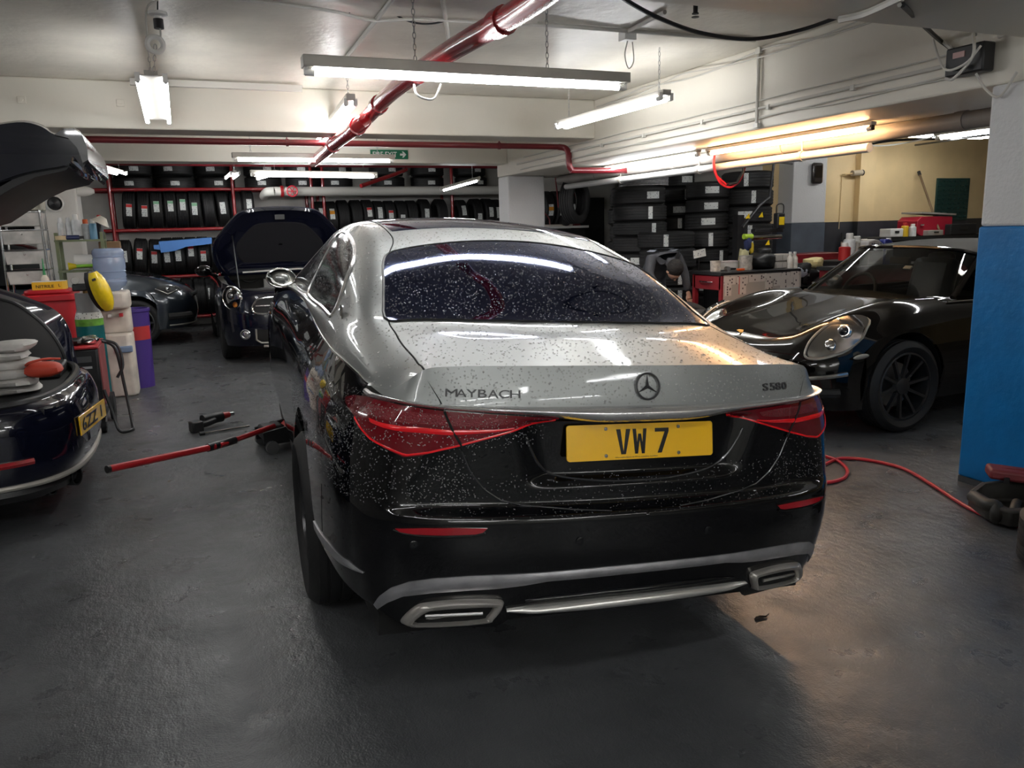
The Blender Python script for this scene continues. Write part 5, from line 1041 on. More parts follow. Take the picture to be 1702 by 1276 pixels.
for sd in (1, -1):
    B().tube([(sd*x, y, z) for x, y, z in ((.80, .42, .30), (.84, .40, .45), (.845, .50, .68), (.85, .78, .76), (.855, 1.06, .68), (.86, 1.17, .45), (.86, 1.2, .25))], .035, 8).build('arch_cladding', M_BLK, mn)
    for y in (.78, 3.35):
        t = np.radians(np.linspace(-8, 188, 15)); B().grid([[(sd*ww, y+.405*math.cos(k), .34+.405*math.sin(k)) for k in t] for ww in (.82, .5)]+[[(sd*.5, y, .3)]*15]).build('wheel_arch_liner', LINER, mn); wheel(mn, (sd*.76, y, .34), .34, .215, .23, sd, 10, M_GREYR, .04)
    lc = mlow(sd*3.35, .80)
    lp = B().lathe([(1, -.03), (1.02, .01), (.93, .03), (.86, .018)], 28, (0, 0, 0), 'y').xf(np.diag([.125, -1, .15]), (0, 0, 0)).xf(rz_(-sd*-.62)@ry_(sd*.25), lc).build('headlamp', M_CHROME, mn)
    R_ = rz_(sd*.62)@ry_(sd*.25)
    B().ball((0, 0, 0), 1, 20, 10, (.112, .02, .135)).xf(R_, lc+R_@V(0, .012, 0)).build('lamp_bowl', M_BOWL, lp); B().ball((0, 0, 0), 1, 12, 8, (.045, .02, .045)).xf(R_, lc+R_@V(.01*sd, -.012, .03)).build('lamp_projector', M_CHROME, lp)
    B().ball((0, 0, 0), 1, 12, 8, (.034, .016, .034)).xf(R_, lc+R_@V(-.02*sd, -.02, -.085)).build('indicator', M_AMB, lp); B().ball((0, 0, 0), 1, 22, 10, (.118, .05, .142)).xf(R_, lc+R_@V(0, .004, 0)).build('lamp_glass', LENS, lp)
    fc = mlow(sd*2.55, .37); fg = B().lathe([(.058, .02), (.062, -.012), (.05, -.016), (.046, -.004)], 20, (0, 0, 0), 'y').xf(rz_(sd*.35), fc).build('fog_lamp', M_CHROME, mn); B().ball((0, 0, 0), 1, 14, 8, (.045, .014, .045)).xf(rz_(sd*.35), fc+V(0, -.004, 0)).build('fog_bulb', M_BOWL, fg)
    B().tube([mlow(sd*s_, z_)+V(0, -.01, 0) for s_, z_ in ((1.9, .43), (1.95, .30), (1.7, .26), (.8, .25))], .012, 6).build('intake_trim', M_GREYM, mn); patch('lower_intake', mlow, [(sd*a, b_) for a, b_ in ((1.85, .42), (1.85, .30), (1.6, .27), (.9, .27), (.9, .42))], .003, M_DIM, mn, (.2, 1), .04)
    mm = B().ball((sd*.97, 1.62, 1.08), 1, 16, 10).xf(None, (0, 0, 0)); mm.v = [(sd*.97+(x-sd*.97)*.11, 1.62+(y-1.62)*.07, 1.08+(z-1.08)*.075) for x, y, z in mm.v]; mm.build('door_mirror', M_PB, mn); B().tube([(sd*.9, 1.64, 1.04), (sd*.80, 1.66, 1.0)], .022, 8).build('mirror_foot', M_PB, mn)
# grille: dark mouth, chrome surround and bars
gz = [(-2.0, .66), (-1.75, .61), (-1.0, .605), (0, .60), (1.0, .605), (1.75, .61), (2.0, .66), (1.85, .74), (1.5, .785), (0, .80), (-1.5, .785), (-1.85, .74)]
gr = patch('grille', mlow, gz, .004, M_DIM, mn, (.25, 1), .04); c = np.array(spl(gz, 4, True)); B().tube(mlow(c[:, 0], c[:, 1])+V(0, -.006, 0), .014, 8, closed=True).build('grille_surround', M_CHROME, gr)
for z in (.70,): B().tube([mlow(s_, z)+V(0, -.008, 0) for s_ in np.linspace(-1.8, 1.8, 13)], .010, 6).build('grille_bar', M_CHROME, gr)
B().tube([mlow(s_, .215)+V(0, -.01, 0) for s_ in np.linspace(-1.6, 1.6, 15)], .016, 6).build('skid_trim', M_GREYM, mn)
np_ = B().box((0, -.012, .48), (.52, .012, .11)).build('number_plate', mat('white_plate', (.75, .75, .72), .3), mn); B().box((-.235, -.0195, .48), (.05, .003, .108)).build('blue_band', mat('plate_blue', (.02, .12, .55), .3), np_)
# engine bay, bonnet, windscreen and roof
B().bb((-.70, .16, .60), (.70, 1.3, .74)).build('engine_bay', M_DIM, mn)
eb = B().box((-.25, .6, .80), (.5, .4, .12)).build('engine_cover', M_BLK, mn, bevel=.03); B().box((.35, .55, .80), (.3, .3, .16)).build('air_box', M_BLK, mn, bevel=.03); B().tube(spl([(-.6, .3, .84), (-.3, .25, .88), (.1, .3, .87), (.5, .28, .86)], 5), .03, 8).build('bay_hose', M_BLK, mn)
B().bb((-.72, .16, .84), (.72, .24, .90)).build('slam_panel', M_BLK, mn, bevel=.02); B().tube([(-.66, .3, .9), (-.70, .8, .95), (-.72, 1.25, 1.0)], .03, 8).build('bay_edge', M_NAVY, mn)
hb = [(-.72, 0), (-.83, .16), (-.85, .42), (-.74, .60), (-.56, .80), (-.40, .88), (0, .90), (.40, .88), (.56, .80), (.74, .60), (.85, .42), (.83, .16), (.72, 0)]
hx = np.array(spl(hb, 3)); ax0 = V(0, 1.35, 1.03); up_ = V(0, -.42, .91); up_ /= np.linalg.norm(up_); nb_ = V(0, -.91, -.42)
def hoodpt(x, l, off): return ax0+V(x, 0, 0)+up_*l+nb_*(off-.10*(1-(x/.82)**2)*math.sin(min(l/.9, 1)*1.5)*1.0)
cen = (0, .40); rings = []
for k, off in ((1.0, .0), (1.0, .035), (.94, .05), (.9, .03), (.5, .02), (.04, .02)): rings.append([hoodpt(cen[0]+(x-cen[0])*k, cen[1]+(l-cen[1])*k, off) for x, l in hx])
ho = B().grid(rings, closed=True).build('bonnet', M_NAVY, mn, ang=60); B().grid([[hoodpt(x*k, cen[1]+(l-cen[1])*k, 0) for x, l in hx] for k in (1.0, .6, .04)], closed=True).build('bonnet_outer', M_NAVY, ho)
B().grid([[hoodpt(x*k, cen[1]+(l-cen[1])*k*.9, o2) for x, l in hx] for k, o2 in ((.66, .022), (.64, .036), (.3, .036), (.03, .036))], closed=True).build('bonnet_insulation', mat('insulation_felt', (.006, .006, .009), .9), ho)
B().box(hoodpt(0, .78, .06), (.12, .03, .06)).build('bonnet_latch', M_BLK, ho); B().cyl((-.62, .4, .9), hoodpt(-.6, .55, .04), .008, 8).build('prop_rod', M_BLK, ho)
WM = Surf(np.array([[(0, 1.32, 1.04), (.35, 1.36, 1.04), (.62, 1.48, 1.03), (.72, 1.62, 1.02)], [(0, 1.98, 1.50), (.32, 2.0, 1.495), (.54, 2.08, 1.47), (.62, 2.16, 1.44)]]))
RM = Surf(np.array([[(0, 1.98, 1.505), (.32, 2.0, 1.50), (.55, 2.08, 1.475), (.63, 2.16, 1.44)], [(0, 2.6, 1.56), (.34, 2.6, 1.55), (.58, 2.6, 1.52), (.66, 2.6, 1.46)], [(0, 3.7, 1.52), (.33, 3.7, 1.51), (.56, 3.7, 1.48), (.64, 3.7, 1.42)], [(0, 4.0, 1.2), (.33, 4.0, 1.2), (.6, 4.0, 1.18), (.7, 3.95, 1.1)]]))
for sd in (1, -1):
    fx = np.array([sd, 1, 1]); sgrid('windscreen', lambda u, v: WM(u, v)*fx, np.linspace(0, 1, 8)[:, None], np.linspace(0, 3, 16)[None, :], GLASS, mn, (0, 2.4, .8)); sgrid('roof', lambda u, v: RM(u, v)*fx, np.linspace(0, 3, 20)[:, None], np.linspace(0, 3, 16)[None, :], M_NAVY, mn, (0, 2.6, .8))
    B().grid([[(sd*.80, y, 1.0) for y in (1.6, 2.4, 3.2, 3.95)], [(sd*.64, y, z) for y, z in ((2.16, 1.44), (2.6, 1.46), (3.3, 1.44), (3.9, 1.2))]]).build('side_glass', mat('dark_glasshouse', (.01, .012, .014), .1, coat=1), mn)
    B().tube([(sd*.73, 1.62, 1.02), (sd*.63, 2.16, 1.45)], .03, 8).build('windscreen_pillar', M_NAVY, mn)
B().tube([(x, 1.75, 1.0) for x in np.linspace(-.65, .65, 7)], .07, 8).build('dashboard', mat('grey_dash', (.12, .115, .10), .6), mn); B().tube(arc((-.36, 1.95, 1.06), .18, 0, 360, 24, 'xz')[:-1], .013, 7, closed=True).build('steering_wheel', M_DIM, mn); B().tube([(-.5, 1.3, 1.05), (.2, 1.28, 1.07), (.55, 1.35, 1.05)], .012, 6).build('wiper', M_WHITEP, mn)
for x in (-.36, .36): B().box((x, 2.6, .95), (.48, .16, .7), rx_(.2)).build('seat', M_SEATL, mn, bevel=.06)
B().bb((-.7, 1.35, .25), (.7, 4.0, .6)).build('cabin_floor', M_DIM, mn)
# ---------------- dark hatchback at the left edge, tailgate up ----------------
lc = thing('estate_car', 'dark navy car at the left edge, boot open and tailgate raised', 'car', (0, 0, 0))
LP = np.array([(0, 0), (.3, .01), (.55, .05), (.72, .13), (.83, .26), (.89, .45), (.915, .8), (.92, 1.3), (.92, 2.2)])
def lcp(s, z):
    s, z = np.broadcast_arrays(np.asarray(s, float), np.asarray(z, float)); a = np.abs(s); p = crn(LP, a, True)
    d = cr1([.15, .24, .32, .42, .58, .66, .71, .74], [.22, .10, .03, 0, 0, .018, .045, .09], z+.045)
    z0 = z; z = z+.045
    return np.stack([-.545-p[..., 1]-d*(1-.6*sstep(3, 6, a)), 5.5-p[..., 0]*(1-.05*sstep(.35, .15, z))*np.where(s < 0, -1, 1)+d*.6*sstep(3, 5, a)*np.where(s < 0, -1, 1), z0], -1)
cl = (-2.0, 5.5, .4); s_ = np.linspace(-7.5, 8, 120); z_ = np.r_[np.linspace(.18, .62, 16), np.linspace(.63, .695, 8)]
sgrid('rear_bumper', lcp, s_[:, None], z_[None, :], M_NAVY, lc, cl, .004)
c = [lcp(s, .69) for s in np.linspace(-5, 6, 60)]; B().tube(np.array(c)+V(-.03, 0, .004), .022, 8).build('sill_protector', M_BLK, lc)
B().tube([lcp(s, .27)+V(.006, 0, 0) for s in np.linspace(-4.5, 6, 60)], .016, 8).build('lower_lip', M_GREYM, lc)
B().tube([lcp(s, .225)+V(-.03, 0, 0) for s in np.linspace(-4.5, 5, 50)], .05, 8).build('diffuser', M_BLK, lc)
B().bb((-3.0, 4.75, .60), (-.72, 6.25, .66)).build('boot_floor', M_DIM, lc); B().bb((-3.0, 4.7, .25), (-1.0, 6.3, .35)).build('underbody', M_DIM, lc)
B().bb((-3.0, 4.72, .66), (-2.5, 6.28, 1.2)).build('rear_seat_back', M_DIM, lc, bevel=.05)
# far quarter: outer skin, seal and inner trim
fo = [at(px, py, y=6.3)[[0, 2]] for px, py in ((-80, 455), (0, 481), (38, 493), (91, 517), (112, 548), (121, 585), (126, 606))]; fi = [at(px, py, y=6.3)[[0, 2]] for px, py in ((-80, 470), (0, 495), (30, 504), (62, 526), (88, 552), (106, 582), (112, 606))]
fo = spl(fo, 4); fi = spl(fi, 4)
g = [[(x, 6.42, z-.01) for x, z in fo], [(x, 6.36, z) for x, z in fo], [(x, 6.28, z-.005) for x, z in (fo*.5+fi*.5)], [(x, 6.22, z) for x, z in fi]]
B().grid(g).build('far_quarter', M_NAVY, lc); B().tube([(x, 6.21, z) for x, z in fi], .016, 8).build('boot_seal', M_BLK, lc)
B().grid([[(x, 6.2, z) for x, z in fi], [(x-.12, 6.12, z-.06) for x, z in fi], [(x-.2, 6.12, .66) for x, z in fi]]).build('boot_trim', mat('charcoal_trim', (.02, .02, .021), .6), lc)
B().grid([[(-1.42, 4.6, .74), (-1.46, 4.62, 1.0), (-1.7, 4.72, 1.5)], [(-3.0, 4.58, .74), (-3.0, 4.6, 1.0), (-3.0, 4.75, 1.55)]]).build('near_quarter', M_NAVY, lc)
B().grid([[(-1.75, y, 1.62+.05*math.cos((y-5.5)*1.7)) for y in np.linspace(4.75, 6.3, 9)], [(-3.0, y, 1.70+.05*math.cos((y-5.5)*1.7)) for y in np.linspace(4.75, 6.3, 9)]]).build('roof', M_NAVY, lc)
# reflector, exhausts, plate
ra, rb = lcp(5.9, .345), lcp(4.35, .345)
B().tube([lcp(s, .40)+V(.004, -.004, 0) for s in np.linspace(6.6, 3.9, 16)], .018, 6).build('reflector', REFL, lc)
for y in (4.86, 5.0):
    ex = B().lathe([(.045, 0), (.05, .0), (.052, .12), (.043, .12), (.04, .02)], 18, (0, 0, 0), 'x').xf(rz_(math.radians(-25)), (-.845+(y-4.86)*.75, y, .215)).build('exhaust_tip', mat('dark_exhaust', (.12, .12, .12), .25, metal=1), lc)
n0 = lcp(1.0, .50)+V(.014, 0, 0); PR = rz_(-.17)
lpq = B().box(tuple(n0), (.01, .52, .11), PR).build('number_plate', YEL, lc, bevel=.003); text('lettering', '6ZZ 1', .075, INK, lpq, n0+PR@V(.0055, -.03, 0), tuple(PR@V(0, 1, 0)), (0, 0, 1), .40, .001, .02)
# tailgate
def q4(l, y=4.85): return [(at(px, py, y=y)[0], at(px, py, y=y if py < 285 else 6.15)[2]) for px, py in l]
skin = q4([(-150, 250), (-60, 214), (0, 203), (40, 199), (70, 207), (92, 221), (112, 214), (128, 213), (140, 235), (146, 262), (140, 283), (128, 290), (118, 303), (60, 312), (20, 322), (-60, 350), (-150, 385)])
skin = spl(skin, 3)
def slab(name, poly, y0, y1, m, par, inset=.06):
    poly = np.array(poly); cx = poly.mean(0); rows = []
    for y, k in ((y0, .9), (y0+.05, 1.0), ((y0+y1)/2, 1.03), (y1-.05, 1.0), (y1, .9)): rows.append([(cx[0]+(x-cx[0])*(1-(1-k)*.25), y, cx[1]+(z-cx[1])*k) for x, z in poly])
    b = B().grid(rows, closed=True); n = len(poly); b.f += [tuple(range(n))[::-1], tuple(range(4*n, 5*n))]; return b.build(name, m, par, ang=40)
tg = slab('tailgate', skin, 4.82, 6.2, M_NAVY, lc)
slab('tailgate_trim', q4([(-150, 392), (-60, 355), (0, 330), (60, 300), (100, 262), (112, 246), (122, 262), (118, 300), (112, 306), (60, 316), (20, 332), (-60, 372)], 4.8), 4.86, 6.15, mat('charcoal_trim', (.02, .02, .021), .6), tg)
slab('spoiler', q4([(88, 222), (104, 211), (122, 210), (136, 222), (145, 245), (147, 268), (138, 274), (128, 246), (112, 228)], 4.78), 4.79, 6.23, mat('wet_spoiler', (.012, .012, .014), .25, coat=.5), tg)
B().tube(spl([(-.95, 4.95, 1.85), (-1.25, 4.9, 1.55), (-1.6, 4.85, 1.25)], 5), .014, 8).build('gas_strut', M_BLK, lc)
# goods in the boot
def soft(c, d, seed, amp=.12, n=14, m_=9):
    r = np.random.default_rng(seed); b = B().ball((0, 0, 0), 1, n, m_); v = np.array(b.v); ph = r.uniform(0, 6, 6)
    k = 1+amp*(np.sin(v[:, 0]*3+ph[0])*np.cos(v[:, 1]*3.5+ph[1])+.6*np.sin(v[:, 2]*5+v[:, 0]*4+ph[2]))
    v = np.sign(v)*np.abs(v)**.75*k[:, None]*np.array(d)/2; b.v = [tuple(p) for p in v+V(*c)]; return b
bp_ = at(15, 580, y=5.3); papers = thing('cloth_pile', 'pile of white folded cloths in the open boot at left', 'cloth', (bp_[0], 5.3, .66))
for k in range(6): soft((rs.uniform(-.03, .03), rs.uniform(-.03, .03), .03+.05*k), (.34-.02*k, .3, .06), k, .1).build('folded_cloth', mat('dirty_white_cloth', (.55, .53, .50), .8, var=(9, .3)), papers)
oc = thing('tool_tray', 'shallow black tray of small tools at the boot opening', 'tray', (-.92, 5.95, .66))
B().box((0, 0, .035), (.34, .42, .07)).build('tray', M_BLK, oc, bevel=.015)
for k in range(5): B().cyl((-.1+.05*k, -.15, .08), (-.08+.045*k, .12, .085), .008, 8).build('tool_handle', M_RED if k % 2 else M_STEEL, oc)
pq = at(75, 626, z=.76); pc = thing('tool_pouch', 'small orange red pouch with strap on the bumper edge', 'pouch', tuple(pq)); soft((0, 0, .045), (.20, .16, .085), 4, .07).build('pouch', mat('orange_nylon', (.55, .06, .03), .6), pc); B().tube(spl([(-.08, -.05, .08), (-.05, -.09, .1), (.02, -.06, .11), (.09, -.02, .1)], 5), .007, 6).build('strap', mat('orange_nylon', (.55, .06, .03), .6), pc)
# ---------------- left workshop corner ----------------
# water dispenser and bottle
wd = thing('water_dispenser', 'tall grimy white water dispenser with red tap and blue drip tray', 'dispenser', (-.60, 8.72, 0)); M_OFF = mat('grimy_white_plastic', (.62, .57, .50), .5, var=(7, .25))
prof = [(0, .0), (.0, .98)]
B().prism([(-.14, .16), (.14, .16), (.14, -.10), (.10, -.16), (-.10, -.16), (-.14, -.10)], 0, .62).build('lower_body', M_OFF, wd, bevel=.02); B().prism([(-.14, .16), (.14, .16), (.14, -.02), (.10, -.05), (-.10, -.05), (-.14, -.02)], .62, .86).build('niche_body', M_OFF, wd, bevel=.015); B().prism([(-.15, .17), (.15, .17), (.15, -.11), (.11, -.17), (-.11, -.17), (-.15, -.11)], .86, 1.03).build('head', M_OFF, wd, bevel=.025)
B().box((.06, -.10, .80), (.03, .10, .03)).build('tap', mat('tap_red', (.5, .02, .03), .4), wd); B().box((-.04, -.10, .80), (.03, .10, .03)).build('tap', M_WHITEP, wd); B().box((.05, -.17, .47), (.16, .06, .06)).build('drip_tray', mat('drip_blue', (.18, .26, .40), .5), wd, bevel=.01)
wb = thing('water_bottle', 'blue translucent water bottle upside down on the dispenser', 'bottle', (-.60, 8.72, 1.0)); M_BOT = mat('blue_bottle_plastic', (.50, .62, .85), .12, trans=.55, spec=.5)
B().lathe([(.05, .0), (.06, .03), (.13, .08), (.145, .12), (.135, .15), (.145, .18), (.135, .22), (.145, .25), (.145, .33), (.135, .36), (.145, .39), (.14, .42), (.12, .44), (.001, .445)], 24).build('bottle', M_BOT, wb)
for z in (.15, .22, .36): B().tube(arc((0, 0, z), .1385, 0, 360, 25)[:-1], .006, 6, closed=True).build('rib', M_BOT, wb)
# purple bin, welder, gas bottle, helmet
pb_ = thing('waste_bin', 'tall purple bin with red label behind the water dispenser', 'bin', (-.455, 9.1, 0)); B().lathe([(.001, 0), (.13, 0), (.147, .78), (.158, .79), (.158, .82), (.145, .82), (.14, .78), (.12, .02), (.001, .02)], 24).build('bin', mat('purple_plastic', (.06, .03, .22), .4), pb_)
B().grid([[(.147*math.cos(t)*k, .147*math.sin(t)*k, z) for t in np.radians(np.linspace(-110, -20, 9))] for z, k in ((.50, .985), (.64, 1.005))]).build('label', mat('bin_label', (.45, .03, .03), .5), pb_)
wl = thing('welder', 'black and red wheeled welding machine with cables in front', 'welder', (-.76, 7.30, 0)); M_WR = mat('faded_red_metal', (.33, .08, .08), .5, var=(6, .3))
B().box((0, 0, .43), (.24, .56, .50)).build('case', M_BLK, wl, bevel=.015)
B().box((.124, .02, .45), (.008, .50, .46)).build('side_panel', M_WR, wl); B().box((0, 0, .69), (.25, .57, .02)).build('top_tray', mat('tool_red', (.4, .02, .025), .4), wl, bevel=.005)
for k in range(9): B().box((-.01, -.284, .22+.02*k), (.16, .006, .008)).build('vent_slat', mat('vent_grey', (.06, .06, .06), .5), wl)
B().box((.02, -.285, .60), (.1, .008, .045)).build('display', mat('panel_grey', (.10, .10, .10), .3), wl); B().lathe([(.001, .02), (.02, .02), (.022, 0)], 12, (0, 0, 0), 'y').xf(np.diag([1, -1, 1]), (.02, -.282, .44)).build('knob', M_WHITEP, wl)
B().box((.01, -.286, .535), (.12, .003, .018)).build('brand_strip', mat('strip_white', (.5, .5, .5), .4), wl); B().box((0, -.2, .155), (.26, .3, .03)).build('base', M_BLK, wl)
for (x, y, r_) in ((.10, -.27, .065), (-.10, -.27, .065), (.14, .22, .12), (-.14, .22, .12)): B().lathe([(.001, -.02), (r_*.5, -.02), (r_*.55, -.015), (r_, -.018), (r_, .018), (r_*.55, .015), (r_*.5, .02), (.001, .02)], 18, (0, 0, 0), 'x').xf(None, (x, y, r_)).build('castor', M_RUB, wl)
B().box((.10, -.27, .13), (.05, .05, .08)).build('castor_fork', M_GREYM, wl)
B().tube(spl([(.13, -.25, .34), (.18, -.33, .15), (.22, -.42, .03), (.30, -.36, .015), (.30, -.18, .02), (.26, .05, .3), (.22, .1, .62), (.12, .1, .70)], 7), .013, 8).build('cable', M_BLK, wl)
B().tube(spl([(.12, .14, .70), (.24, .04, .66), (.27, -.02, .5), (.22, -.05, .4)], 7), .012, 8).build('cable', M_BLK, wl)
for k in range(4): soft((rs.uniform(-.08, .08), rs.uniform(-.2, .15), .73), (.11, .16, .06), 20+k, .12).build('tray_clutter', (M_GREYM, M_CHROME, M_BLK, M_CHROME)[k], wl)
gb = thing('gas_bottle', 'grey and green gas cylinder with brass regulator', 'gas cylinder', (-.74, 7.75, 0))
B().lathe([(.001, .12), (.105, .12), (.11, .14), (.11, .80)], 24).build('body', mat('teal_paint', (.0, .12, .13), .4, var=(9, .2)), gb); B().lathe([(.1105, .80), (.1105, .86)], 24).build('green_band', mat('lime_paint', (.13, .36, .04), .45, var=(20, .4)), gb)
B().lathe([(.11, .86), (.10, .90), (.095, .915)], 24).build('white_label', print_mat('cylinder_label', (.6, .62, .58), (.1, .1, .1), (60, 60)), gb); B().lathe([(.095, .915), (.088, .93), (.088, 1.08), (.078, 1.08), (.078, .95)], 24).build('guard_collar', mat('collar_grey', (.20, .20, .20), .5), gb)
B().cyl((0, 0, .93), (0, 0, 1.14), .022, 12).build('valve', mat('brass', (.30, .20, .08), .35, metal=1), gb); B().box((-.02, -.05, 1.13), (.14, .07, .06)).build('regulator', M_BLK, gb, bevel=.01)
for x in (-.06, .04): B().lathe([(.03, 0), (.032, .02), (.028, .026), (.001, .026)], 14, (0, 0, 0), 'y').xf(np.diag([1, -1, 1]), (x, -.07, 1.19)).build('gauge', M_GREYM, gb)
hm = thing('welding_helmet', 'yellow and black welding helmet hanging on the gas cylinder', 'helmet', (-.61, 7.55, 1.10)); prf = []
for i, z in enumerate(np.linspace(.17, -.17, 9)):
    k = math.sqrt(max(.02, 1-(z/.19)**2)); prf.append([(.07*k*math.sin(t)*1.1, -.10*k*math.cos(t), z) for t in np.radians(np.linspace(-80, 80, 9))])
B().grid(prf).xf(rz_(.5)@ry_(-.3)).build('face_shell', mat('helmet_yellow', (.72, .52, .01), .35, coat=.4, var=(30, .12)), hm); B().grid([[(x*1.04, y*.7+.07, z*1.02) for x, y, z in r] for r in prf]).xf(rz_(.5)@ry_(-.3)).build('back_shell', M_BLK, hm)
B().box((0, 0, 0), (.03, .01, .018)).xf(rz_(.5)@ry_(-.3), (-.03, -.095, .10)).build('vent', M_BLK, hm)
# red bin with glove box
rb_ = thing('waste_bin', 'red plastic tub with lid below the glove box', 'bin', (-1.08, 8.25, 0)); M_RB = mat('tub_red', (.42, .008, .016), .45)
B().prism(rrect(.42, .40, .06), .0, 1.0).build('tub', M_RB, rb_); B().prism(rrect(.46, .44, .06), 1.0, 1.06).build('lid', M_RB, rb_, bevel=.01); B().prism(rrect(.36, .34, .06), 1.06, 1.10).build('lid_dome', M_RB, rb_, bevel=.015)
nb = thing('glove_box', 'yellow and black box of nitrile gloves on the red tub', 'box', (-1.06, 8.2, 1.10)); B().box((0, 0, .035), (.26, .13, .07)).build('carton', mat('box_yellow', (.75, .42, .01), .5), nb); B().box((.12, -.001, .035), (.03, .132, .072)).build('end_panel', mat('box_orange', (.8, .5, .05), .5), nb); B().box((0, 0, .071), (.262, .132, .004)).build('top_panel', M_WHITEP, nb)
text('lettering', 'NITRILE', .026, INK, nb, (-.03, -.0655, .03), (1, 0, 0), (0, 0, 1), .14, .001, .01); text('size_letter', 'L', .026, INK, nb, (.085, -.0655, .035), (1, 0, 0), (0, 0, 1), None, .001, .01)
# drawer trolley
dt_ = thing('drawer_trolley', 'steel framed trolley of four grubby white plastic drawers', 'trolley', (-1.26, 8.62, 0)); M_DR = mat('grubby_drawer_plastic', (.50, .49, .46), .45, var=(8, .3))
for sx in (-.16, .16):
    for sy in (-.15, .15): B().cyl((sx*1.15, sy, 0), (sx, sy, 1.86), .011, 8).build('post', M_CHROME, dt_)
for k, z in enumerate((1.72, 1.56, 1.38, 1.20)):
    dr = B().prism([(-.15, z-.06), (.15, z-.06), (.165, z+.06), (-.165, z+.06)], -.15, .15, 'y').build('drawer', M_DR, dt_, bevel=.006); B().ball((0, -.155, z+.03), .010, 8, 6).build('knob', M_CHROME, dr); B().box((0, 0, z+.068), (.35, .32, .008)).build('drawer_rail', M_CHROME, dr)
B().box((0, 0, 1.85), (.36, .33, .10)).build('top_tray', mat('grubby_tray', (.42, .41, .33), .6, var=(20, .4)), dt_, bevel=.01)
# green shelf trolley with cans
gt = thing('shelf_trolley', 'olive green shelf trolley crowded with cans before the white pillar', 'trolley', (-.86, 9.2, 0)); M_OL = mat('olive_paint', (.16, .19, .10), .5)
for sx in (-.2, .2):
    for sy in (-.15, .15): B().box((sx, sy, .80), (.03, .03, 1.6)).build('post', M_OL, gt)
for z in (.35, .85, 1.22, 1.52): B().box((0, 0, z), (.44, .34, .02)).build('shelf', M_OL, gt)
def can(label, x, y, z, r, h, body, cap, name='spray_can', group='cans on the green trolley', cat_='can'):
    t = thing(name, label, cat_, (x, y, z), 0, group); B().lathe([(.001, 0), (r, 0), (r, h*.72), (r*.8, h*.78), (.001, h*.78)], 14).build('body', body, t); B().lathe([(r*.62, h*.78), (r*.62, h*.97), (r*.5, h), (.001, h)], 12).build('cap', cap, t); return t
cw = mat('can_white', (.65, .66, .66), .35, var=(30, .15)); cb_ = mat('can_blue', (.12, .30, .45), .35); co_ = mat('can_orange', (.75, .12, .02), .4); cr2 = mat('can_red', (.45, .02, .02), .4); ck = mat('can_dark', (.03, .03, .04), .35)
for i, (x, y, r_, h, a, b_, l_) in enumerate(((-.17, .05, .03, .22, cw, cw, 'leftmost white spray can in the row on the green trolley'), (-.10, .06, .03, .22, cw, cw, 'second white spray can in the row on the green trolley'), (-.03, .02, .04, .25, cw, M_WHITEP, 'fat white spray can in the middle of the green trolley'),
                                        (.05, .08, .04, .20, cw, co_, 'white can with a large orange cap on the green trolley'), (.12, .0, .035, .20, cb_, M_WHITEP, 'pale blue spray can on the green trolley'), (.18, .06, .03, .24, ck, cr2, 'dark can with red cap at the right of the green trolley'))): can(l_, -.86+x, 9.2+y, 1.53, r_, h, a, b_)
tp = thing('tape_roll', 'roll of masking tape on the green trolley edge', 'tape', (-1.02, 9.06, 1.53)); B().lathe([(.035, 0), (.055, 0), (.055, .04), (.035, .04), (.035, 0)], 20).build('roll', mat('masking_tape', (.62, .50, .30), .6), tp); B().lathe([(.034, .0), (.036, .0), (.036, .041), (.034, .041)], 16).build('core', cr2, tp)
rl_ = thing('marker_bottle', 'dark blue bottle lying on the green trolley', 'bottle', (-.92, 9.05, 1.55)); B().cyl((-.09, 0, 0), (.06, .02, .0), .025, 12).build('body', mat('ink_blue', (.02, .03, .10), .4), rl_); B().cyl((.06, .02, 0), (.10, .026, 0), .014, 10).build('cap', M_BLK, rl_)
ft = thing('torch', 'yellow headed torch lying on the middle shelf of the green trolley', 'torch', (-.92, 9.08, 1.27)); B().cyl((0, 0, 0), (.16, .02, 0), .016, 10).build('handle', mat('lime_plastic', (.25, .6, .05), .4), ft); B().cyl((0, 0, 0), (-.07, -.01, 0), .02, 12, .04).build('head', mat('torch_yellow', (.75, .6, .02), .4), ft)
pr_ = thing('paper_roll', 'white paper roll on the middle shelf of the green trolley', 'paper roll', (-.8, 9.2, 1.31)); B().cyl((-.14, 0, 0), (.14, 0, 0), .07, 18).build('roll', M_WHITEP, pr_); B().cyl((-.145, 0, 0), (.145, 0, 0), .02, 10).build('core', mat('cardboard', (.25, .15, .08), .8), pr_)
lmp = thing('work_lamp', 'white shaded work lamp clipped to the green trolley', 'lamp', (-.68, 9.05, 1.53)); B().cyl((0, 0, 0), (.02, 0, .14), .01, 8).build('stem', M_BLK, lmp); B().lathe([(.03, .06), (.085, .0), (.088, 0), (.035, .07), (.001, .075)], 18).xf(ry_(.5), (.02, 0, .15)).build('shade', mat('lamp_cream', (.6, .58, .5), .5), lmp)
bx2 = thing('cardboard_box', 'brown cardboard box hung behind the water bottle', 'box', (-.62, 9.45, 1.24)); B().box((0, 0, .13), (.2, .18, .26)).build('carton', mat('cardboard', (.25, .15, .08), .8), bx2, bevel=.004); B().box((0, 0, .262), (.2, .05, .004)).build('tape', mat('parcel_tape', (.35, .24, .12), .3), bx2)
B_ = thing('utility_cart', 'blue plastic crate standing under the green trolley', 'crate', (-1.18, 9.0, 0)); B().box((0, 0, .62), (.22, .3, .85)).build('crate', mat('crate_blue', (.02, .08, .25), .5), B_, bevel=.02); B().box((0, 0, 1.06), (.24, .32, .04)).build('rim', mat('crate_blue', (.02, .08, .25), .5), B_)
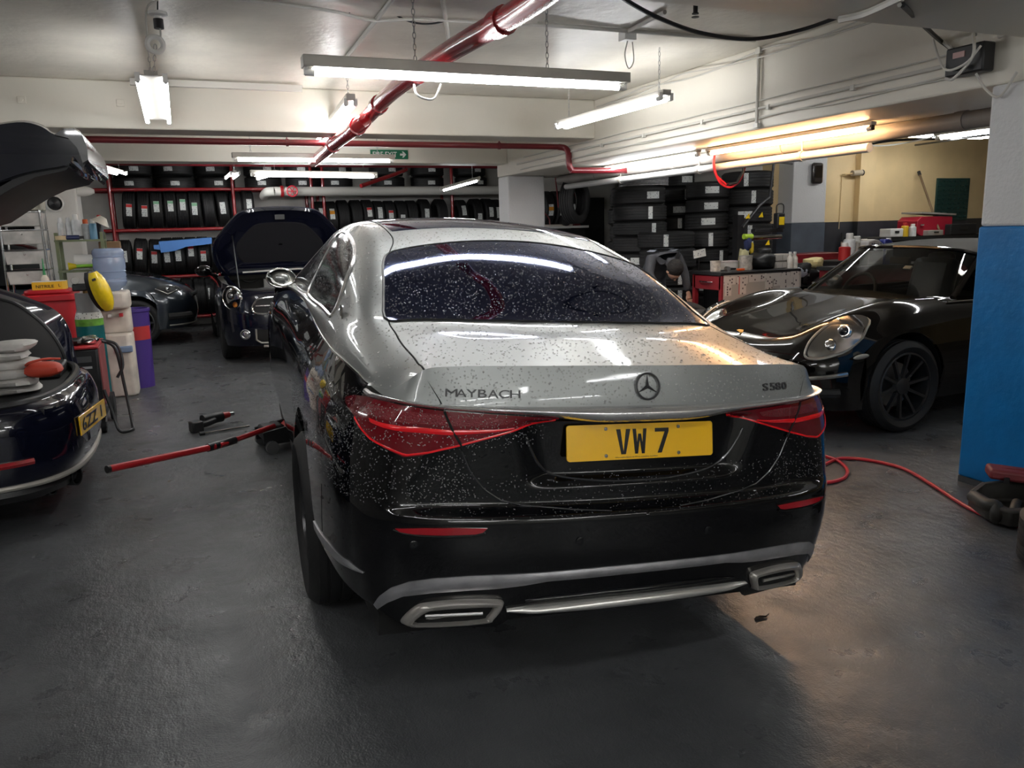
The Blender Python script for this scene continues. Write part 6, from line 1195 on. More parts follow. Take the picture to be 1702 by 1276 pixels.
sb_ = thing('squeeze_bottle', 'cream squeeze bottle with green spout behind the glove box', 'bottle', (-1.12, 8.42, 1.10)); B().lathe([(.001, 0), (.035, 0), (.035, .09), (.015, .12), (.001, .12)], 14).build('body', mat('cream_plastic', (.6, .55, .45), .4), sb_); B().cyl((0, 0, .12), (0, 0, .27), .012, 8, .003).build('spout', mat('spout_green', (.03, .25, .08), .4), sb_)
# bell and vent pipe on the white pillar
be = thing('alarm_bell', 'round white bell fitting on the white pillar', 'bell', tuple(at(91, 338, y=9.93))); B().lathe([(.09, .03), (.09, -.01), (.075, -.02), (.07, 0)], 20, (0, 0, 0), 'y').build('ring', M_WHITEP, be); B().lathe([(.07, -.005), (.055, -.03), (.001, -.045)], 18, (0, 0, 0), 'y').build('dome', M_BLK, be); B().tube(spl([(0, -.01, .08), (.02, -.01, .2), (-.04, -.01, .34)], 5), .008, 6).build('cable', M_CABLE, be)
sc_ = thing('wall_siren', 'white cone siren on the right side of the white pillar', 'siren', tuple(at(140, 318, y=10.1))); B().lathe([(.05, -.12), (.055, 0), (.04, .06), (.02, .1)], 16, (0, 0, 0), 'x').build('cone', M_WHITEP, sc_); B().box((-.16, 0, 0), (.1, .08, .12)).build('base', M_WHITEP, sc_)
# blue sheet pushed into the rack
bs = thing('foam_sheet', 'blue folded foam sheet stuck in the third tyre shelf', 'sheet', (0, 0, 0)); a_ = at(256, 413, y=14.42); b_ = at(352, 404, y=14.42)
pz = [at(px, py, y=14.42) for px, py in ((255, 408), (264, 407), (264, 402), (352, 395), (352, 405), (310, 410), (290, 417), (268, 420), (266, 415), (256, 414))]
v = [tuple(q) for q in pz]+[tuple(q+V(0, .12, .01)) for q in pz]; n = len(pz); mesh('sheet', v, [tuple(range(n))[::-1], tuple(range(n, 2*n))]+[(i, (i+1) % n, n+(i+1) % n, n+i) for i in range(n)], mat('blue_foam', (.10, .28, .70), .6), bs, False); B().tube([pz[2]+V(0, -.004, 0), pz[7]+V(0, -.004, 0)], .004, 5).build('fold_edge', mat('blue_foam_dark', (.08, .2, .5), .6), bs)
# ---------------- jack, impact wrench ----------------
jk = thing('trolley_jack', 'black and red trolley jack lifting the saloon, long red handle', 'jack', (0, 0, 0)); JR = mat('jack_red', (.45, .015, .02), .35, coat=.3)
h0 = at(178, 780, z=.30); h1 = at(365, 740, z=.24); h2 = at(455, 708, z=.20)
B().tube([h0, h0+(h1-h0)*.95], .021, 12).build('handle', JR, jk); B().tube([h1-(h1-h0)*.12, h1+(h2-h1)*.25], .026, 12).build('handle_grip', M_BLK, jk); B().tube([h1, h2], .018, 10).build('handle_rod', JR, jk); B().cyl(h0-(h1-h0)*.002, h0+(h1-h0)*.02, .0215, 12).build('handle_end', M_BLK, jk)
jb0 = at(432, 748, z=.0); jb1 = jb0+V(.62, .1, 0); jd = (jb1-jb0)/np.linalg.norm(jb1-jb0); ja = math.atan2(jd[1], jd[0]); jc = (jb0+jb1)/2
for s in (-1, 1): B().prism([(-.31, .06), (-.31, .15), (-.1, .18), (.2, .13), (.31, .08), (.31, .05)], -.012, .012, 'y').xf(None, (0, s*.11, 0)).xf(rz_(ja), jc).build('side_plate', M_BLK, jk)
B().box((-.22, 0, .13), (.16, .17, .10)).xf(rz_(ja), jc).build('pump_block', M_BLK, jk, bevel=.02); B().prism([(-.14, .15), (-.02, .24), (.22, .16), (.24, .11), (-.1, .1)], -.075, .075, 'y').xf(rz_(ja), jc).build('lift_arm', JR, jk); B().cyl((.2, 0, .13), (.2, 0, .19), .05, 14).xf(rz_(ja), jc).build('saddle', M_STEEL, jk)
for x, r_, w_ in ((-.26, .045, .15), (.27, .04, .13)):
    for s in (-1, 1): B().cyl((x, s*w_-.02, r_), (x, s*w_+.02, r_), r_, 14).xf(rz_(ja), jc).build('roller', M_STEEL, jk)
iw = thing('impact_wrench', 'cordless impact wrench lying on the floor beside the jack', 'wrench', tuple(at(352, 712, z=.0))); ia = .35
B().box((-.13, -.02, .045), (.09, .1, .09)).xf(rz_(ia)).build('battery', M_BLK, iw, bevel=.012); B().tube(spl([(-.1, 0, .045), (-.03, 0, .05), (.04, .02, .06)], 5), .026, 10).xf(rz_(ia)).build('grip', M_BLK, iw); B().cyl((-.05, .045, .07), (.12, .075, .07), .045, 14).xf(rz_(ia)).build('motor_housing', M_BLK, iw); B().cyl((.12, .075, .07), (.19, .087, .07), .032, 12, .024).xf(rz_(ia)).build('nose', mat('gun_red', (.3, .02, .02), .4), iw); B().cyl((.19, .087, .07), (.23, .094, .07), .017, 10).xf(rz_(ia)).build('socket', M_CHROME, iw)
bar_ = thing('breaker_bar', 'chrome breaker bar beside the impact wrench', 'tool', tuple(at(372, 718, z=.0))); B().cyl((-.16, -.02, .012), (.20, .06, .012), .009, 8).build('shaft', M_CHROME, bar_); B().cyl((-.18, -.025, .014), (-.14, -.015, .014), .016, 10).build('drive_head', M_BLK, bar_)
# ---------------- right-hand side ----------------
# red bench with notice-covered end
bn = thing('workbench', 'red steel bench with pale panel covered in paper notices', 'workbench', (6.17, 7.65, 0)); BR = mat('bench_red', (.20, .012, .018), .4, var=(8, .2)); M_PAN = mat('pale_panel', (.42, .37, .33), .5)
B().box((0, 0, .965), (1.14, .56, .04)).build('worktop', M_BLK, bn, bevel=.006)
for sx in (-.53, .53):
    for sy in (-.25, .25): B().box((sx, sy, .47), (.05, .05, .95)).build('leg', BR, bn)
dr = B().box((-.28, .0, .86), (.55, .52, .16)).build('drawer', BR, bn, bevel=.008); B().tube([(-.565, -.12, .87), (-.58, -.1, .87), (-.58, .1, .87), (-.565, .12, .87)], .008, 6).build('handle', M_CHROME, dr)
B().box((0, 0, .25), (1.1, .5, .03)).build('shelf', BR, bn); B().box((.02, -.275, .70), (1.10, .012, .50)).build('panel', M_PAN, bn); B().box((.05, -.283, .70), (.012, .006, .5)).build('panel_joint', M_OFF, bn)
M_NOT = print_mat('notice_print', (.62, .55, .50), (.10, .07, .07), (34, 34), .62)
for x, z, w_, h in ((-.45, .89, .16, .09), (-.28, .89, .16, .09), (-.10, .90, .16, .08), (.06, .90, .15, .08), (.20, .91, .13, .07), (.34, .915, .13, .07), (.47, .92, .12, .07), (-.47, .79, .085, .14), (-.27, .80, .095, .14), (.10, .83, .10, .15), (.22, .86, .09, .12), (.31, .83, .09, .15), (.405, .83, .09, .15), (.50, .835, .08, .14)):
    n_ = B().box((x, -.2835-.0005*(h > .1), z), (w_, .003, h)).build('paper_notice', M_NOT, bn, smooth=False)
B().box((-.32, -.286, .83), (.008, .003, .2)).build('red_edge', M_LRED, bn)
# things on the bench
ZB = .985
def pot(label, x, y, r, h, m, wire=True, z=ZB, lid=None):
    t = thing('paint_pot', label, 'pot', (x, y, z), 0, 'pots on the red bench'); B().lathe([(.001, 0), (r*.92, 0), (r, h*.95), (r*1.04, h*.96), (r*1.04, h), (r*.92, h), (r*.85, .01)], 18).build('tub', m, t)
    if lid: B().lathe([(r*1.03, h*.97), (r*1.03, h*1.04), (.001, h*1.04)], 18).build('lid', lid, t)
    if wire: B().tube(spl([(-r, 0, h*.8), (-r*.6, -r*.4, h*.5), (0, -r*1.02, h*.42), (r*.6, -r*.4, h*.5), (r, 0, h*.8)], 5), .003, 5).build('bail_handle', M_STEEL, t)
    return t
M_POT = mat('splattered_tub', (.55, .50, .44), .5, var=(24, .45))
pot('splattered white pot at the left end of the red bench', 5.71, 7.62, .062, .12, M_POT); pot('larger splattered white can in the middle of the red bench', 6.12, 7.6, .075, .16, M_POT, lid=M_GREYM); pot('dirty tub right of the larger white can', 6.23, 7.68, .05, .10, mat('brown_tub', (.34, .26, .2), .6, var=(20, .4)), False)
bt = thing('plastic_tub', 'low white plastic box on the red bench', 'box', (5.98, 7.75, ZB)); B().prism(rrect(.22, .16, .03), 0, .09).build('tub', M_WHITEP, bt, bevel=.008); B().prism(rrect(.23, .17, .03), .09, .105).build('lid', mat('pinkish_white', (.6, .52, .52), .5), bt)
ot = thing('orange_knife', 'orange handled tool lying on the red bench', 'tool', (5.97, 7.5, ZB)); B().box((0, 0, .014), (.10, .03, .026)).build('grip', co_, ot, bevel=.006); B().box((-.09, 0, .01), (.08, .018, .004)).build('blade', M_STEEL, ot)
hk = thing('hammer', 'hammer lying at the left of the red bench', 'hammer', (5.82, 7.52, ZB)); B().cyl((-.02, 0, .03), (.14, .06, .02), .011, 8).build('handle', M_BLK, hk); B().cyl((-.03, -.035, .03), (-.01, .035, .03), .026, 12).build('head', M_STEEL, hk)
lb2 = thing('tyre_label_board', 'white printed label card leaning behind the left pot', 'card', (5.66, 7.86, ZB)); B().box((0, 0, .20), (.17, .004, .09), ry_(-.15)).build('card', M_LAB, lb2); B().box((0, .01, .08), (.01, .01, .16)).build('prop', M_BLK, lb2)
bg = thing('rag_bag', 'bulging black bag on the red bench', 'bag', (6.40, 7.66, ZB)); soft((0, 0, .09), (.34, .3, .20), 31, .10, 20, 12).build('bag', M_BLK, bg); soft((.05, .02, .2), (.16, .14, .09), 32, .12).build('knot', M_BLK, bg)
rg_ = thing('rag', 'crumpled yellowish rag behind the white can', 'rag', (6.27, 7.82, ZB)); soft((0, 0, .12), (.12, .1, .24), 33, .2).build('cloth', mat('rag_yellow', (.5, .46, .26), .8), rg_); soft((.05, 0, .28), (.1, .08, .14), 34, .2).build('blue_cloth', mat('rag_blue', (.02, .03, .10), .8), rg_); soft((.10, -.01, .24), (.05, .05, .14), 35, .2).build('yellow_strap', mat('strap_yellow', (.65, .45, .02), .6), rg_)
st_ = thing('parts_organiser', 'stack of two clear organiser boxes at the right end of the bench', 'organiser', (6.62, 7.62, ZB))
for k in range(2):
    bxo = B().box((0, 0, .04+.085*k), (.26, .22, .08)).build('box', mat('clear_grey_plastic', (.42, .38, .34), .35, var=(14, .2)), st_, bevel=.008)
    for j in range(3): B().box((-.085+.085*j, -.112, .04+.085*k), (.07, .006, .06)).build('compartment', mat('compartment_grey', (.5, .46, .42), .4), bxo)
bo = thing('chemical_bottle', 'white twin bottles at the far right of the bench', 'bottle', (6.70, 7.48, ZB-.0))
for dx in (-.035, .035): B().lathe([(.001, 0), (.035, 0), (.035, .12), (.015, .15), (.015, .17), (.001, .17)], 14, (dx, 0, 0)).build('body', mat('bottle_cream', (.6, .56, .5), .4, var=(30, .2)), bo); B().lathe([(.018, .165), (.018, .19), (.001, .19)], 12, (dx, 0, 0)).build('cap', M_WHITEP, bo)
# heap of clothes beside the bench
hp = thing('rag_heap', 'heap of dark and pale rags beside the bench behind the sports car', 'rags', (7.0, 7.7, 0)); B().box((0, 0, .40), (.36, .4, .80)).build('drum', M_BLK, hp, bevel=.05)
for k in range(7): soft((rs.uniform(-.14, .16), rs.uniform(-.15, .1), .84+.03*k), (.22, .2, .14), 40+k, .16).build('cloth', (M_BLK, mat('grey_cloth', (.22, .24, .3), .8), M_BLK, mat('pale_cloth', (.42, .44, .5), .8), M_DIM, M_BLK, mat('cream_cloth', (.6, .5, .25), .8))[k], hp)
rbx = thing('tool_chest', 'dark red low tool chest behind the rag heap', 'tool chest', (7.75, 8.5, 0)); B().box((0, 0, .55), (1.1, .4, 1.1)).build('body', BR, rbx, bevel=.01); B().box((0, -.205, .95), (1.0, .01, .18)).build('drawer', mat('chest_drawer', (.24, .015, .02), .4), rbx); B().box((-.3, -.22, .97), (.2, .02, .02)).build('handle', M_CHROME, rbx)
# tyre changer
tc_ = thing('tyre_changer', 'black tyre changing machine with swing arm and yellow stickers', 'tyre changer', (6.65, 8.45, 0)); M_CH = mat('machine_black', (.02, .02, .022), .4)
B().box((0, 0, .45), (.62, .55, .9)).build('cabinet', M_CH, tc_, bevel=.03); B().cyl((0, 0, .9), (0, 0, 1.0), .26, 24).build('turntable', M_STEEL, tc_)
for k in range(4): a = k*math.pi/2+.4; B().box((.16*math.cos(a), .16*math.sin(a), 1.02), (.10, .05, .05), rz_(a)).build('jaw', M_CH, tc_)
B().box((.18, .2, 1.25), (.10, .10, .75)).build('column', M_CH, tc_); cw_ = [at(1234, 378, y=8.4)-V(6.65, 8.45, 0), at(1262, 342, y=8.4)-V(6.65, 8.45, 0), at(1279, 328, y=8.4)-V(6.65, 8.45, 0)]
B().tube(cw_, .022, 8).build('swing_arm', M_CH, tc_); B().tube([cw_[2], cw_[2]+V(.05, 0, .42)], .016, 8).build('helper_pole', M_CH, tc_)
B().tube([at(1250, 395, y=8.35)-V(6.65, 8.45, 0), at(1298, 393, y=8.35)-V(6.65, 8.45, 0)], .028, 12).build('cylinder', M_CHROME, tc_); B().box(at(1275, 383, y=8.45)-V(6.65, 8.45, 0), (.45, .10, .05)).build('arm_bracket', M_CH, tc_, bevel=.01)
B().tube([at(1236, 393, y=8.3)-V(6.65, 8.45, 0), at(1250, 393, y=8.3)-V(6.65, 8.45, 0)], .034, 10).build('hand_grip', mat('lime_rubber', (.4, .6, .05), .5), tc_)
for px, py in ((1265, 357), (1276, 403), (1243, 359)):
    c = at(px, py, y=8.27)-V(6.65, 8.45, 0); B().prism([(c[0]-.035, c[2]-.03), (c[0]+.035, c[2]-.03), (c[0]+.02, c[2]+.035)], c[1], c[1]+.006, 'y').build('warning_sticker', mat('sticker_yellow', (.8, .55, .01), .5), tc_)
cb2 = at(1295, 367, y=8.3)-V(6.65, 8.45, 0); cbx = B().box(cb2, (.12, .09, .20)).build('control_pendant', M_CH, tc_, bevel=.015); B().box(cb2+V(0, -.048, .0), (.08, .005, .1)).build('control_label', mat('sticker_yellow', (.8, .55, .01), .5), cbx); B().tube(spl([cb2+V(-.05, 0, .1), cb2+V(-.04, 0, .2), cb2+V(.06, 0, .2), cb2+V(.06, 0, .05)], 5), .008, 6).build('pendant_cable', M_BLK, cbx)
# red air hose loop below the beam
al = thing('air_hose', 'red coiled air hose with metal hook below the beam', 'hose', tuple(at(1210, 268, y=6.4))); M_HOSE = mat('red_hose', (.50, .02, .035), .35)
B().tube(spl([(-.14, 0, .12), (-.16, 0, -.03), (-.10, 0, -.18), (.02, 0, -.24), (.14, .0, -.18), (.2, .0, -.05)], 6), .011, 8).build('hose', M_HOSE, al); B().tube(spl([(-.12, .02, .12), (-.15, .02, 0), (-.12, .02, -.12), (0, .02, -.21)], 6), .011, 8).build('hose', M_HOSE, al); B().tube([(.0, -.01, -.21), (.10, -.01, -.20), (.17, -.01, -.1), (.17, -.01, .12)], .012, 8).build('hook', M_CHROME, al)
# far bench and dark doorway beyond the far pillar
fb = thing('workbench', 'cluttered far bench with shelf carrying three tyres beyond the far pillar', 'workbench', (6.30, 13.35, 0)); B().box((0, 0, 1.53), (1.35, .6, .04)).build('shelf', M_WHITEP, fb); B().box((0, .05, .75), (1.3, .5, 1.5)).build('cabinet', M_DIM, fb)
B().box((-.1, -.25, 1.565), (.9, .08, .03)).build('rail', M_OFF, fb)
gn = thing('grinder', 'black bench grinder wheel on the far bench', 'grinder', (6.5, 13.0, 1.55)); B().lathe([(.03, -.05), (.09, -.05), (.09, .05), (.03, .05)], 18, (0, 0, 0), 'y').xf(None, (0, .05, .09)).build('wheel', M_BLK, gn); B().box((0, .12, .05), (.12, .12, .1)).build('motor', M_BLK, gn, bevel=.02)
rh = at(1580/4.2525*0+900, 345, y=10.4); cable('thin red hose hanging in front of the far bench', [(4.80, 10.33, 1.9), at(884, 322, y=11.0), at(897, 345, y=11.5), at(912, 362, y=12.5), at(914, 372, y=13.06)], .012, M_HOSE, 'air_hose', cat_='hose')
cable('thin red drop pipe above the far bench', [at(923, 290, y=12.5)*V(1, 1, 0)+V(0, 0, 2.79), at(923, 290, y=12.5), at(926, 320, y=12.5), at(928, 345, y=12.5)], .012, M_REDD, 'drop_pipe', cat_='pipe')
struct(B().bb((7.08, 13.6, 0), (7.6, 13.7, 2.06)).build('door_1', M_DIM, smooth=False)); struct(B().bb((6.95, 13.58, 0), (7.08, 13.75, 2.4)).build('trim_8', M_REDD, smooth=False)); struct(B().bb((6.2, 13.72, 0), (7.9, 13.85, ZC)).build('wall_far_right', M_WALL, smooth=False))
# yellow wall fittings
pw = at(1358, 288, y=8.97); ic = thing('intercom_box', 'dark rounded box on the white pier', 'box', tuple(pw)); B().box((0, 0, 0), (.19, .06, .29)).build('case', mat('brown_black', (.025, .018, .016), .25, coat=.6), ic, bevel=.04); B().box((0, -.032, .02), (.12, .005, .16)).build('screen', mat('dark_screen', (.01, .008, .008), .1, coat=1), ic)
pw = at(1425, 288, y=9.2); cc = thing('security_camera', 'small cylindrical camera on a bracket on the yellow wall', 'camera', tuple(pw)); B().cyl((-.10, 0, 0), (.08, 0, .01), .042, 14).build('barrel', mat('camera_cream', (.45, .38, .28), .5), cc); B().cyl((.08, 0, .01), (.10, 0, .01), .044, 14).build('hood', M_BLK, cc); B().tube([(-.10, 0, 0), (-.20, .03, -.01), (-.22, .08, -.02)], .010, 8).build('bracket', M_YEL, cc); B().tube([(-.20, .09, -.03), (-.205, .092, -.40), (-.21, .092, -.8)], .006, 6).build('cable', M_YEL, cc)
g0 = at(1560, 296, y=9.26); g1 = at(1608, 365, y=9.26); lv = thing('louvre_panel', 'dark green louvred panel on the yellow wall', 'panel', (0, 0, 0)); M_LV = mat('louvre_green', (.012, .05, .045), .4)
B().bb((g0[0], 9.27, g1[2]), (g1[0], 9.295, g0[2])).build('sheet', M_LV, lv)
for r in range(9):
    for c in range(6): B().box((g0[0]+.05+(g1[0]-g0[0]-.08)*c/5.3, 9.262, g0[2]-.05-(g0[2]-g1[2]-.08)*r/8.3), (.07, .016, .022), rx_(.4)).build('louvre', M_LV, lv)
br = thing('broom', 'long wooden broom handle leaning on the yellow wall', 'broom', (0, 0, 0)); a_ = at(1527, 285, y=9.22); b_ = at(1562, 393, y=8.68); b_[2] = 1.30
B().cyl(a_, b_, .016, 10).build('handle', mat('old_wood', (.16, .10, .05), .7), br); B().cyl(a_, a_+(b_-a_)*.06, .024, 10).build('grip', M_BLK, br); B().box(tuple(b_), (.06, .06, .07)).build('socket', M_BLK, br)
w2 = thing('wooden_stick', 'short wooden stick leaning by the white pier', 'stick', (0, 0, 0)); a_ = at(1400, 387, y=9.25); b_ = at(1398, 430, y=9.2); b_ = a_+(b_-a_)*4.2; b_[2] = .02; B().cyl(a_, b_, .018, 8).build('shaft', mat('pale_wood', (.35, .27, .2), .7), w2); B().cyl(a_, a_+(b_-a_)*.1, .019, 8).build('tip', M_DIM, w2)
# shelf along the yellow wall with boxes, chest and bottles
wsx = thing('wall_bench', 'dark bench along the yellow wall under the red tool box', 'bench', (10.75, 8.95, 0)); B().box((0, 0, 1.24), (3.0, .6, .05)).build('top', M_DIM, wsx); B().box((0, .1, .6), (2.9, .35, 1.2)).build('base', M_DIM, wsx)
tp0 = at(1511, 352, y=8.9); tp1 = at(1572, 375, y=8.9); tb = thing('tool_box', 'open red metal tool box on the wall bench', 'tool box', (tp0[0]+.36, 8.92, 1.265)); B().prism([(-.36, .04), (-.28, 0), (.36, 0), (.36, .28), (-.28, .28), (-.36, .22)], -.18, .18, 'y').build('body', mat('toolbox_red', (.36, .01, .03), .4), tb, bevel=.008); B().box((.05, -.02, .32), (.72, .36, .025), ry_(.05)).build('lid', M_GREYM, tb); B().tube([(-.31, -.19, .16), (-.25, -.2, .16)], .012, 6).build('latch', M_CHROME, tb)
for i, (px, w_, h, m, l_) in enumerate(((1480, .25, .12, M_WHITEP, 'flat white box on the wall bench left of the red tool box'), (1590, .55, .16, M_DIM, 'black plastic case at the right end of the wall bench'), (1545, .30, .08, M_GREYM, 'grey flat case on the wall bench below the broom'))):
    x = at(px, 395, y=8.75)[0]; t = thing('storage_case', l_, 'case', (x, 8.74, 1.265)); B().box((0, 0, h/2), (w_, .2, h)).build('body', m, t, bevel=.01); B().box((0, -.102, h*.6), (w_*.3, .012, h*.25)).build('latch', M_BLK, t)
can('small yellow bottle on the wall bench above the windscreen', at(1505, 392, y=8.7)[0], 8.72, 1.265, .05, .20, mat('bottle_yellow', (.7, .45, .02), .4), cr2, 'chemical_bottle', 'bottles before the yellow wall', 'bottle'); can('small white bottle on the wall bench above the windscreen', at(1518, 392, y=8.7)[0], 8.72, 1.265, .05, .18, cw, M_WHITEP, 'chemical_bottle', 'bottles before the yellow wall', 'bottle')
# oil cans seen through the windscreen
sf = thing('side_bench', 'low dark bench behind the sports car carrying oil cans', 'bench', (8.0, 7.1, 0)); B().box((0, 0, .98), (2.2, .4, .04)).build('top', M_DIM, sf); B().box((0, .05, .48), (2.1, .3, .96)).build('base', mat('bench_red', (.20, .012, .018), .4), sf)
def jerry(label, x, m, w_, h, txt=None, capm=None):
    t = thing('oil_can', label, 'oil can', (x, 7.08, 1.0), 0, 'oil cans on the side bench'); B().prism([(-w_/2, 0), (w_/2, 0), (w_/2, h*.8), (w_*.2, h*.95), (-w_*.1, h), (-w_/2, h*.92)], -.06, .06, 'y').build('body', m, t, bevel=.015); B().cyl((w_*.3, 0, h*.85), (w_*.3, 0, h*1.02), .028, 12).build('cap', capm or M_BLK, t); B().box((0, -.063, h*.4), (w_*.7, .004, h*.5)).build('label', mat('label_grey', (.22, .22, .24), .4), t)
    if txt: text('lettering', txt, .045, mat('ink_blue', (.02, .03, .10), .4), t, (0, -.064, h*.78), (1, 0, 0), (0, 0, 1), w_*.6, .001, .01)
jerry('grey oil can lettered Mobil behind the windscreen', at(1448, 432, y=7.08)[0], mat('can_silver', (.38, .38, .38), .35), .25, .30, 'Mobil'); jerry('blue and white oil can beside the grey one', at(1470, 432, y=7.08)[0], mat('can_navy', (.02, .03, .2), .4), .15, .30, None, M_WHITEP)
for i, (px, m, l_) in enumerate(((1412, cw, 'leftmost pale bottle in the clutter above the sports car bonnet'), (1424, M_GREYM, 'grey tin in the clutter above the sports car bonnet'), (1436, M_OFF, 'cream bottle in the clutter above the sports car bonnet'), (1405, cr2, 'green and red bottle left of the clutter above the sports car bonnet'))):
    can(l_, at(px, 400, y=7.9)[0], 7.9, 1.02, .075, .34-.04*i, m, M_WHITEP, 'chemical_bottle', 'bottles before the yellow wall', 'bottle')
cs = thing('side_bench', 'dark cabinet between the bench and the yellow wall', 'cabinet', (at(1422, 420, y=7.9)[0], 7.95, 0)); B().box((0, 0, .5), (.9, .4, 1.0)).build('body', M_DIM, cs); B().box((0, 0, 1.01), (.94, .44, .02)).build('top', M_DIM, cs)
# ---------------- floor items at the right ----------------
cable('red air hose snaking over the floor by the blue pillar', [at(1370, 772, z=.012), at(1395, 762, z=.012), at(1440, 764, z=.012), at(1500, 778, z=.012), at(1550, 806, z=.012), at(1600, 838, z=.012), at(1650, 862, z=.012), at(1715, 880, z=.012)], .0105, M_HOSE, 'air_hose', cat_='hose', n=10)
cable('loop of red air hose behind the saloon corner', [at(1372, 758, z=.012), at(1392, 765, z=.012), at(1408, 780, z=.012), at(1404, 793, z=.012), at(1385, 800, z=.012), at(1365, 802, z=.012)], .0105, M_HOSE, 'air_hose', cat_='hose', n=10)
ab = thing('air_box', 'black plastic air intake housing lying beside the blue pillar', 'car part', tuple(at(1675, 850, z=0)))
o_ = V(*ab.location)
def rel(px, py, z): return at(px, py, z=z)-o_
P_ = [rel(1610, 815, .10), rel(1630, 800, .12), rel(1680, 795, .14), rel(1730, 800, .14), rel(1730, 850, .10), rel(1680, 850, .10), rel(1640, 838, .10)]
b = B(); n = len(P_); b.add([p*V(1, 1, 0)+V(0, 0, .015) for p in P_]+P_+[(p-np.mean(P_, 0))*.8+np.mean(P_, 0)+V(0, 0, .0) for p in P_], [(i, (i+1) % n, n+(i+1) % n, n+i) for i in range(n)]+[(n+i, n+(i+1) % n, 2*n+(i+1) % n, 2*n+i) for i in range(n)]+[tuple(range(n))[::-1]]); b.build('tray', mat('dusty_black_plastic', (.035, .033, .028), .55, var=(12, .3)), ab, bevel=.012)
B().tube(spl([rel(1618, 825, .08), rel(1640, 838, .09), rel(1655, 842, .09), rel(1658, 855, .06), rel(1657, 862, .03)], 5), .034, 14).build('intake_pipe', mat('dusty_black_plastic', (.035, .033, .028), .55), ab); B().tube(spl([rel(1690, 835, .09), rel(1686, 848, .07), rel(1684, 862, .03)], 5), .024, 12).build('outlet_pipe', mat('dusty_black_plastic', (.035, .033, .028), .55), ab)
rx2 = thing('crate_lid', 'dusty dark red plastic case lid lying on the intake housing', 'case', tuple(at(1690, 790, z=.18))); B().box((.02, 0, 0), (.30, .14, .055), rz_(-.75)@ry_(.08)).build('lid', mat('dusty_red_plastic', (.20, .03, .035), .5, var=(12, .2)), rx2, bevel=.015)
for k in (-.08, .06): B().box((.02, 0, 0), (.025, .012, .03)).xf(rz_(-.75), rz_(-.75)@V(k, -.075, -.01)).build('latch', M_BLK, rx2)
B().box((.02, 0, .03), (.26, .02, .01), rz_(-.75)).build('rib', mat('dusty_red_plastic', (.20, .03, .035), .5), rx2)
tyre('black tyre lying on the floor cut by the right frame edge', tuple(at(1832, 905, z=.12)), .31, .24, lie=True)
lf = thing('dead_leaf', 'curled dry leaf on the floor behind the exhaust', 'leaf', tuple(at(1262, 1027, z=0))); B().grid([[(-.03+.02*j, -.014+.014*i*(1-abs(j-1.5)/2.2), .001+.005*abs(i-1)) for j in range(4)] for i in range(3)]).build('blade', mat('dry_leaf', (.02, .012, .008), .7), lf); B().cyl((.03, 0, .002), (.055, .01, .002), .0015, 5).build('stalk', mat('dry_leaf', (.02, .012, .008), .7), lf)
# ---------------- the person bending over behind the bench ----------------
pe_ = thing('person', 'person in dark grey work jacket bending down by the tyre stacks', 'person', (5.38, 8.22, 0))
def skin(name, pts, edges, m, par, root=0, sub=2):
    me = bpy.data.meshes.new(name); me.from_pydata([p[:3] for p in pts], edges, []); o = bpy.data.objects.new(name, me); COL.objects.link(o); o.parent = par; me.materials.append(m)
    md = o.modifiers.new('skin', 'SKIN'); md.use_smooth_shade = True
    for i, p in enumerate(pts): me.skin_vertices[0].data[i].radius = p[3] if isinstance(p[3], tuple) else (p[3], p[3]); me.skin_vertices[0].data[i].use_root = (i == root)
    s = o.modifiers.new('sub', 'SUBSURF'); s.levels = s.render_levels = sub; return o
M_SKIN = mat('skin', (.42, .24, .17), .55); M_JKT = mat('dark_jacket', (.045, .047, .055), .8, bump=(60, .2)); M_TRS = mat('black_trousers', (.012, .012, .015), .8)
body = skin('body', [(0, .22, .92, (.15, .12)), (-.01, .10, 1.06, (.15, .11)), (-.02, -.04, 1.15, (.17, .11)), (-.02, -.14, 1.15, (.12, .09)), (-.02, -.20, 1.10, .055), (-.02, -.27, 1.05, (.07, .085)), (-.02, -.31, .98, (.068, .08)),
                     (-.20, -.08, 1.13, .075), (-.27, -.14, .95, .055), (-.20, -.28, .78, .042), (.17, -.08, 1.13, .075), (.25, -.12, .94, .055), (.22, -.22, .74, .042),
                     (-.10, .24, .84, .10), (-.12, .10, .48, .065), (-.13, .24, .10, .045), (-.13, .12, .05, .045), (.10, .24, .84, .10), (.12, .12, .48, .065), (.13, .26, .10, .045), (.13, .14, .05, .045)],
            [(0, 1), (1, 2), (2, 3), (3, 4), (4, 5), (5, 6), (2, 7), (7, 8), (8, 9), (2, 10), (10, 11), (11, 12), (0, 13), (13, 14), (14, 15), (15, 16), (0, 17), (17, 18), (18, 19), (19, 20)], M_JKT, pe_)
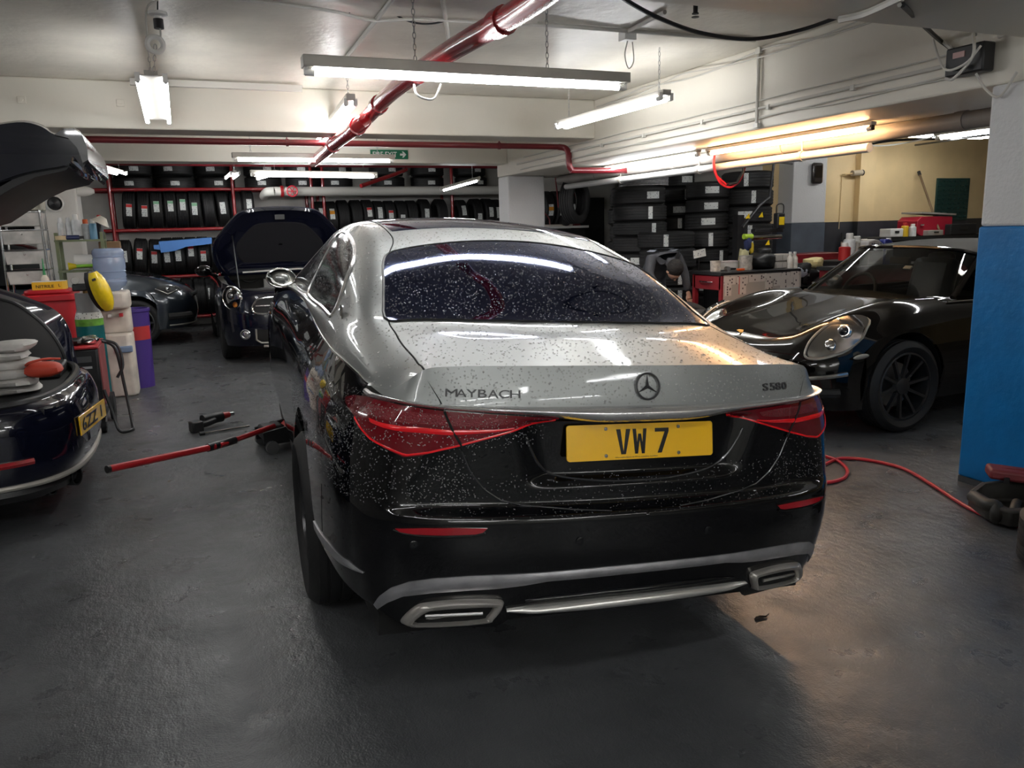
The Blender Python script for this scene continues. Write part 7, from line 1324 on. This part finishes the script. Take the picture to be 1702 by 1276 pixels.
B().ball((-.02, -.31, 1.03), 1, 18, 12, (.095, .105, .105)).build('hair', mat('dark_hair', (.01, .008, .007), .8, bump=(60, 1.0)), pe_)
hd = B().ball((-.02, -.285, .965), 1, 16, 12, (.07, .085, .07)).build('face', M_SKIN, pe_); B().ball((-.02, -.30, .893), 1, 8, 6, (.014, .02, .016)).build('nose', M_SKIN, hd)
for s in (-1, 1): B().ball((-.02+s*.028, -.325, .902), .009, 8, 6).build('eye', INK, hd); B().ball((-.02+s*.075, -.27, .985), 1, 8, 6, (.012, .03, .02)).build('ear', M_SKIN, hd)
B().box((-.02, -.26, .898), (.035, .008, .01)).build('mouth', mat('lip', (.3, .1, .09), .5), hd)
for s, (wx, wy, wz) in ((-1, (-.20, -.28, .78)), (1, (.22, -.22, .74))):
    hn = skin('hand', [(wx, wy, wz, .026), (wx, wy-.03, wz-.05, (.036, .018)), (wx, wy-.04, wz-.09, (.038, .016))], [(0, 1), (1, 2)], M_SKIN, pe_, 1, 1)
    for k in range(4): dx = (-.03+.02*k); skin('finger', [(wx+dx, wy-.04, wz-.09, .009), (wx+dx, wy-.055, wz-.125, .0085), (wx+dx, wy-.045, wz-.15+.006*abs(k-1.5), .007)], [(0, 1), (1, 2)], M_SKIN, hn, 0, 1)
    skin('thumb', [(wx-s*.03, wy-.03, wz-.05, .010), (wx-s*.05, wy-.05, wz-.08, .009), (wx-s*.045, wy-.06, wz-.105, .0075)], [(0, 1), (1, 2)], M_SKIN, hn, 0, 1)
B().grid([[(-.13+.26*i/6, .0+.0*j, 1.24) for i in range(7)] for j in range(1)]*1+[[(-.13+.26*i/6, -.07, 1.252) for i in range(7)]]).build('reflective_strip', mat('reflective_white', (.7, .72, .75), .3), pe_)
for s in (-1, 1): B().grid([[(s*.15+dx, y, 1.235-.4*abs(dx)-.0*y) for dx in (-.05, 0, .05)] for y in (-.12, -.04, .03)]).build('shoulder_panel', mat('pale_grey_panel', (.25, .27, .32), .8), pe_)
for s in (-1, 1): soft((s*.13, .19, .045), (.10, .27, .09), 60+s, .02).build('shoe', M_BLK, pe_)
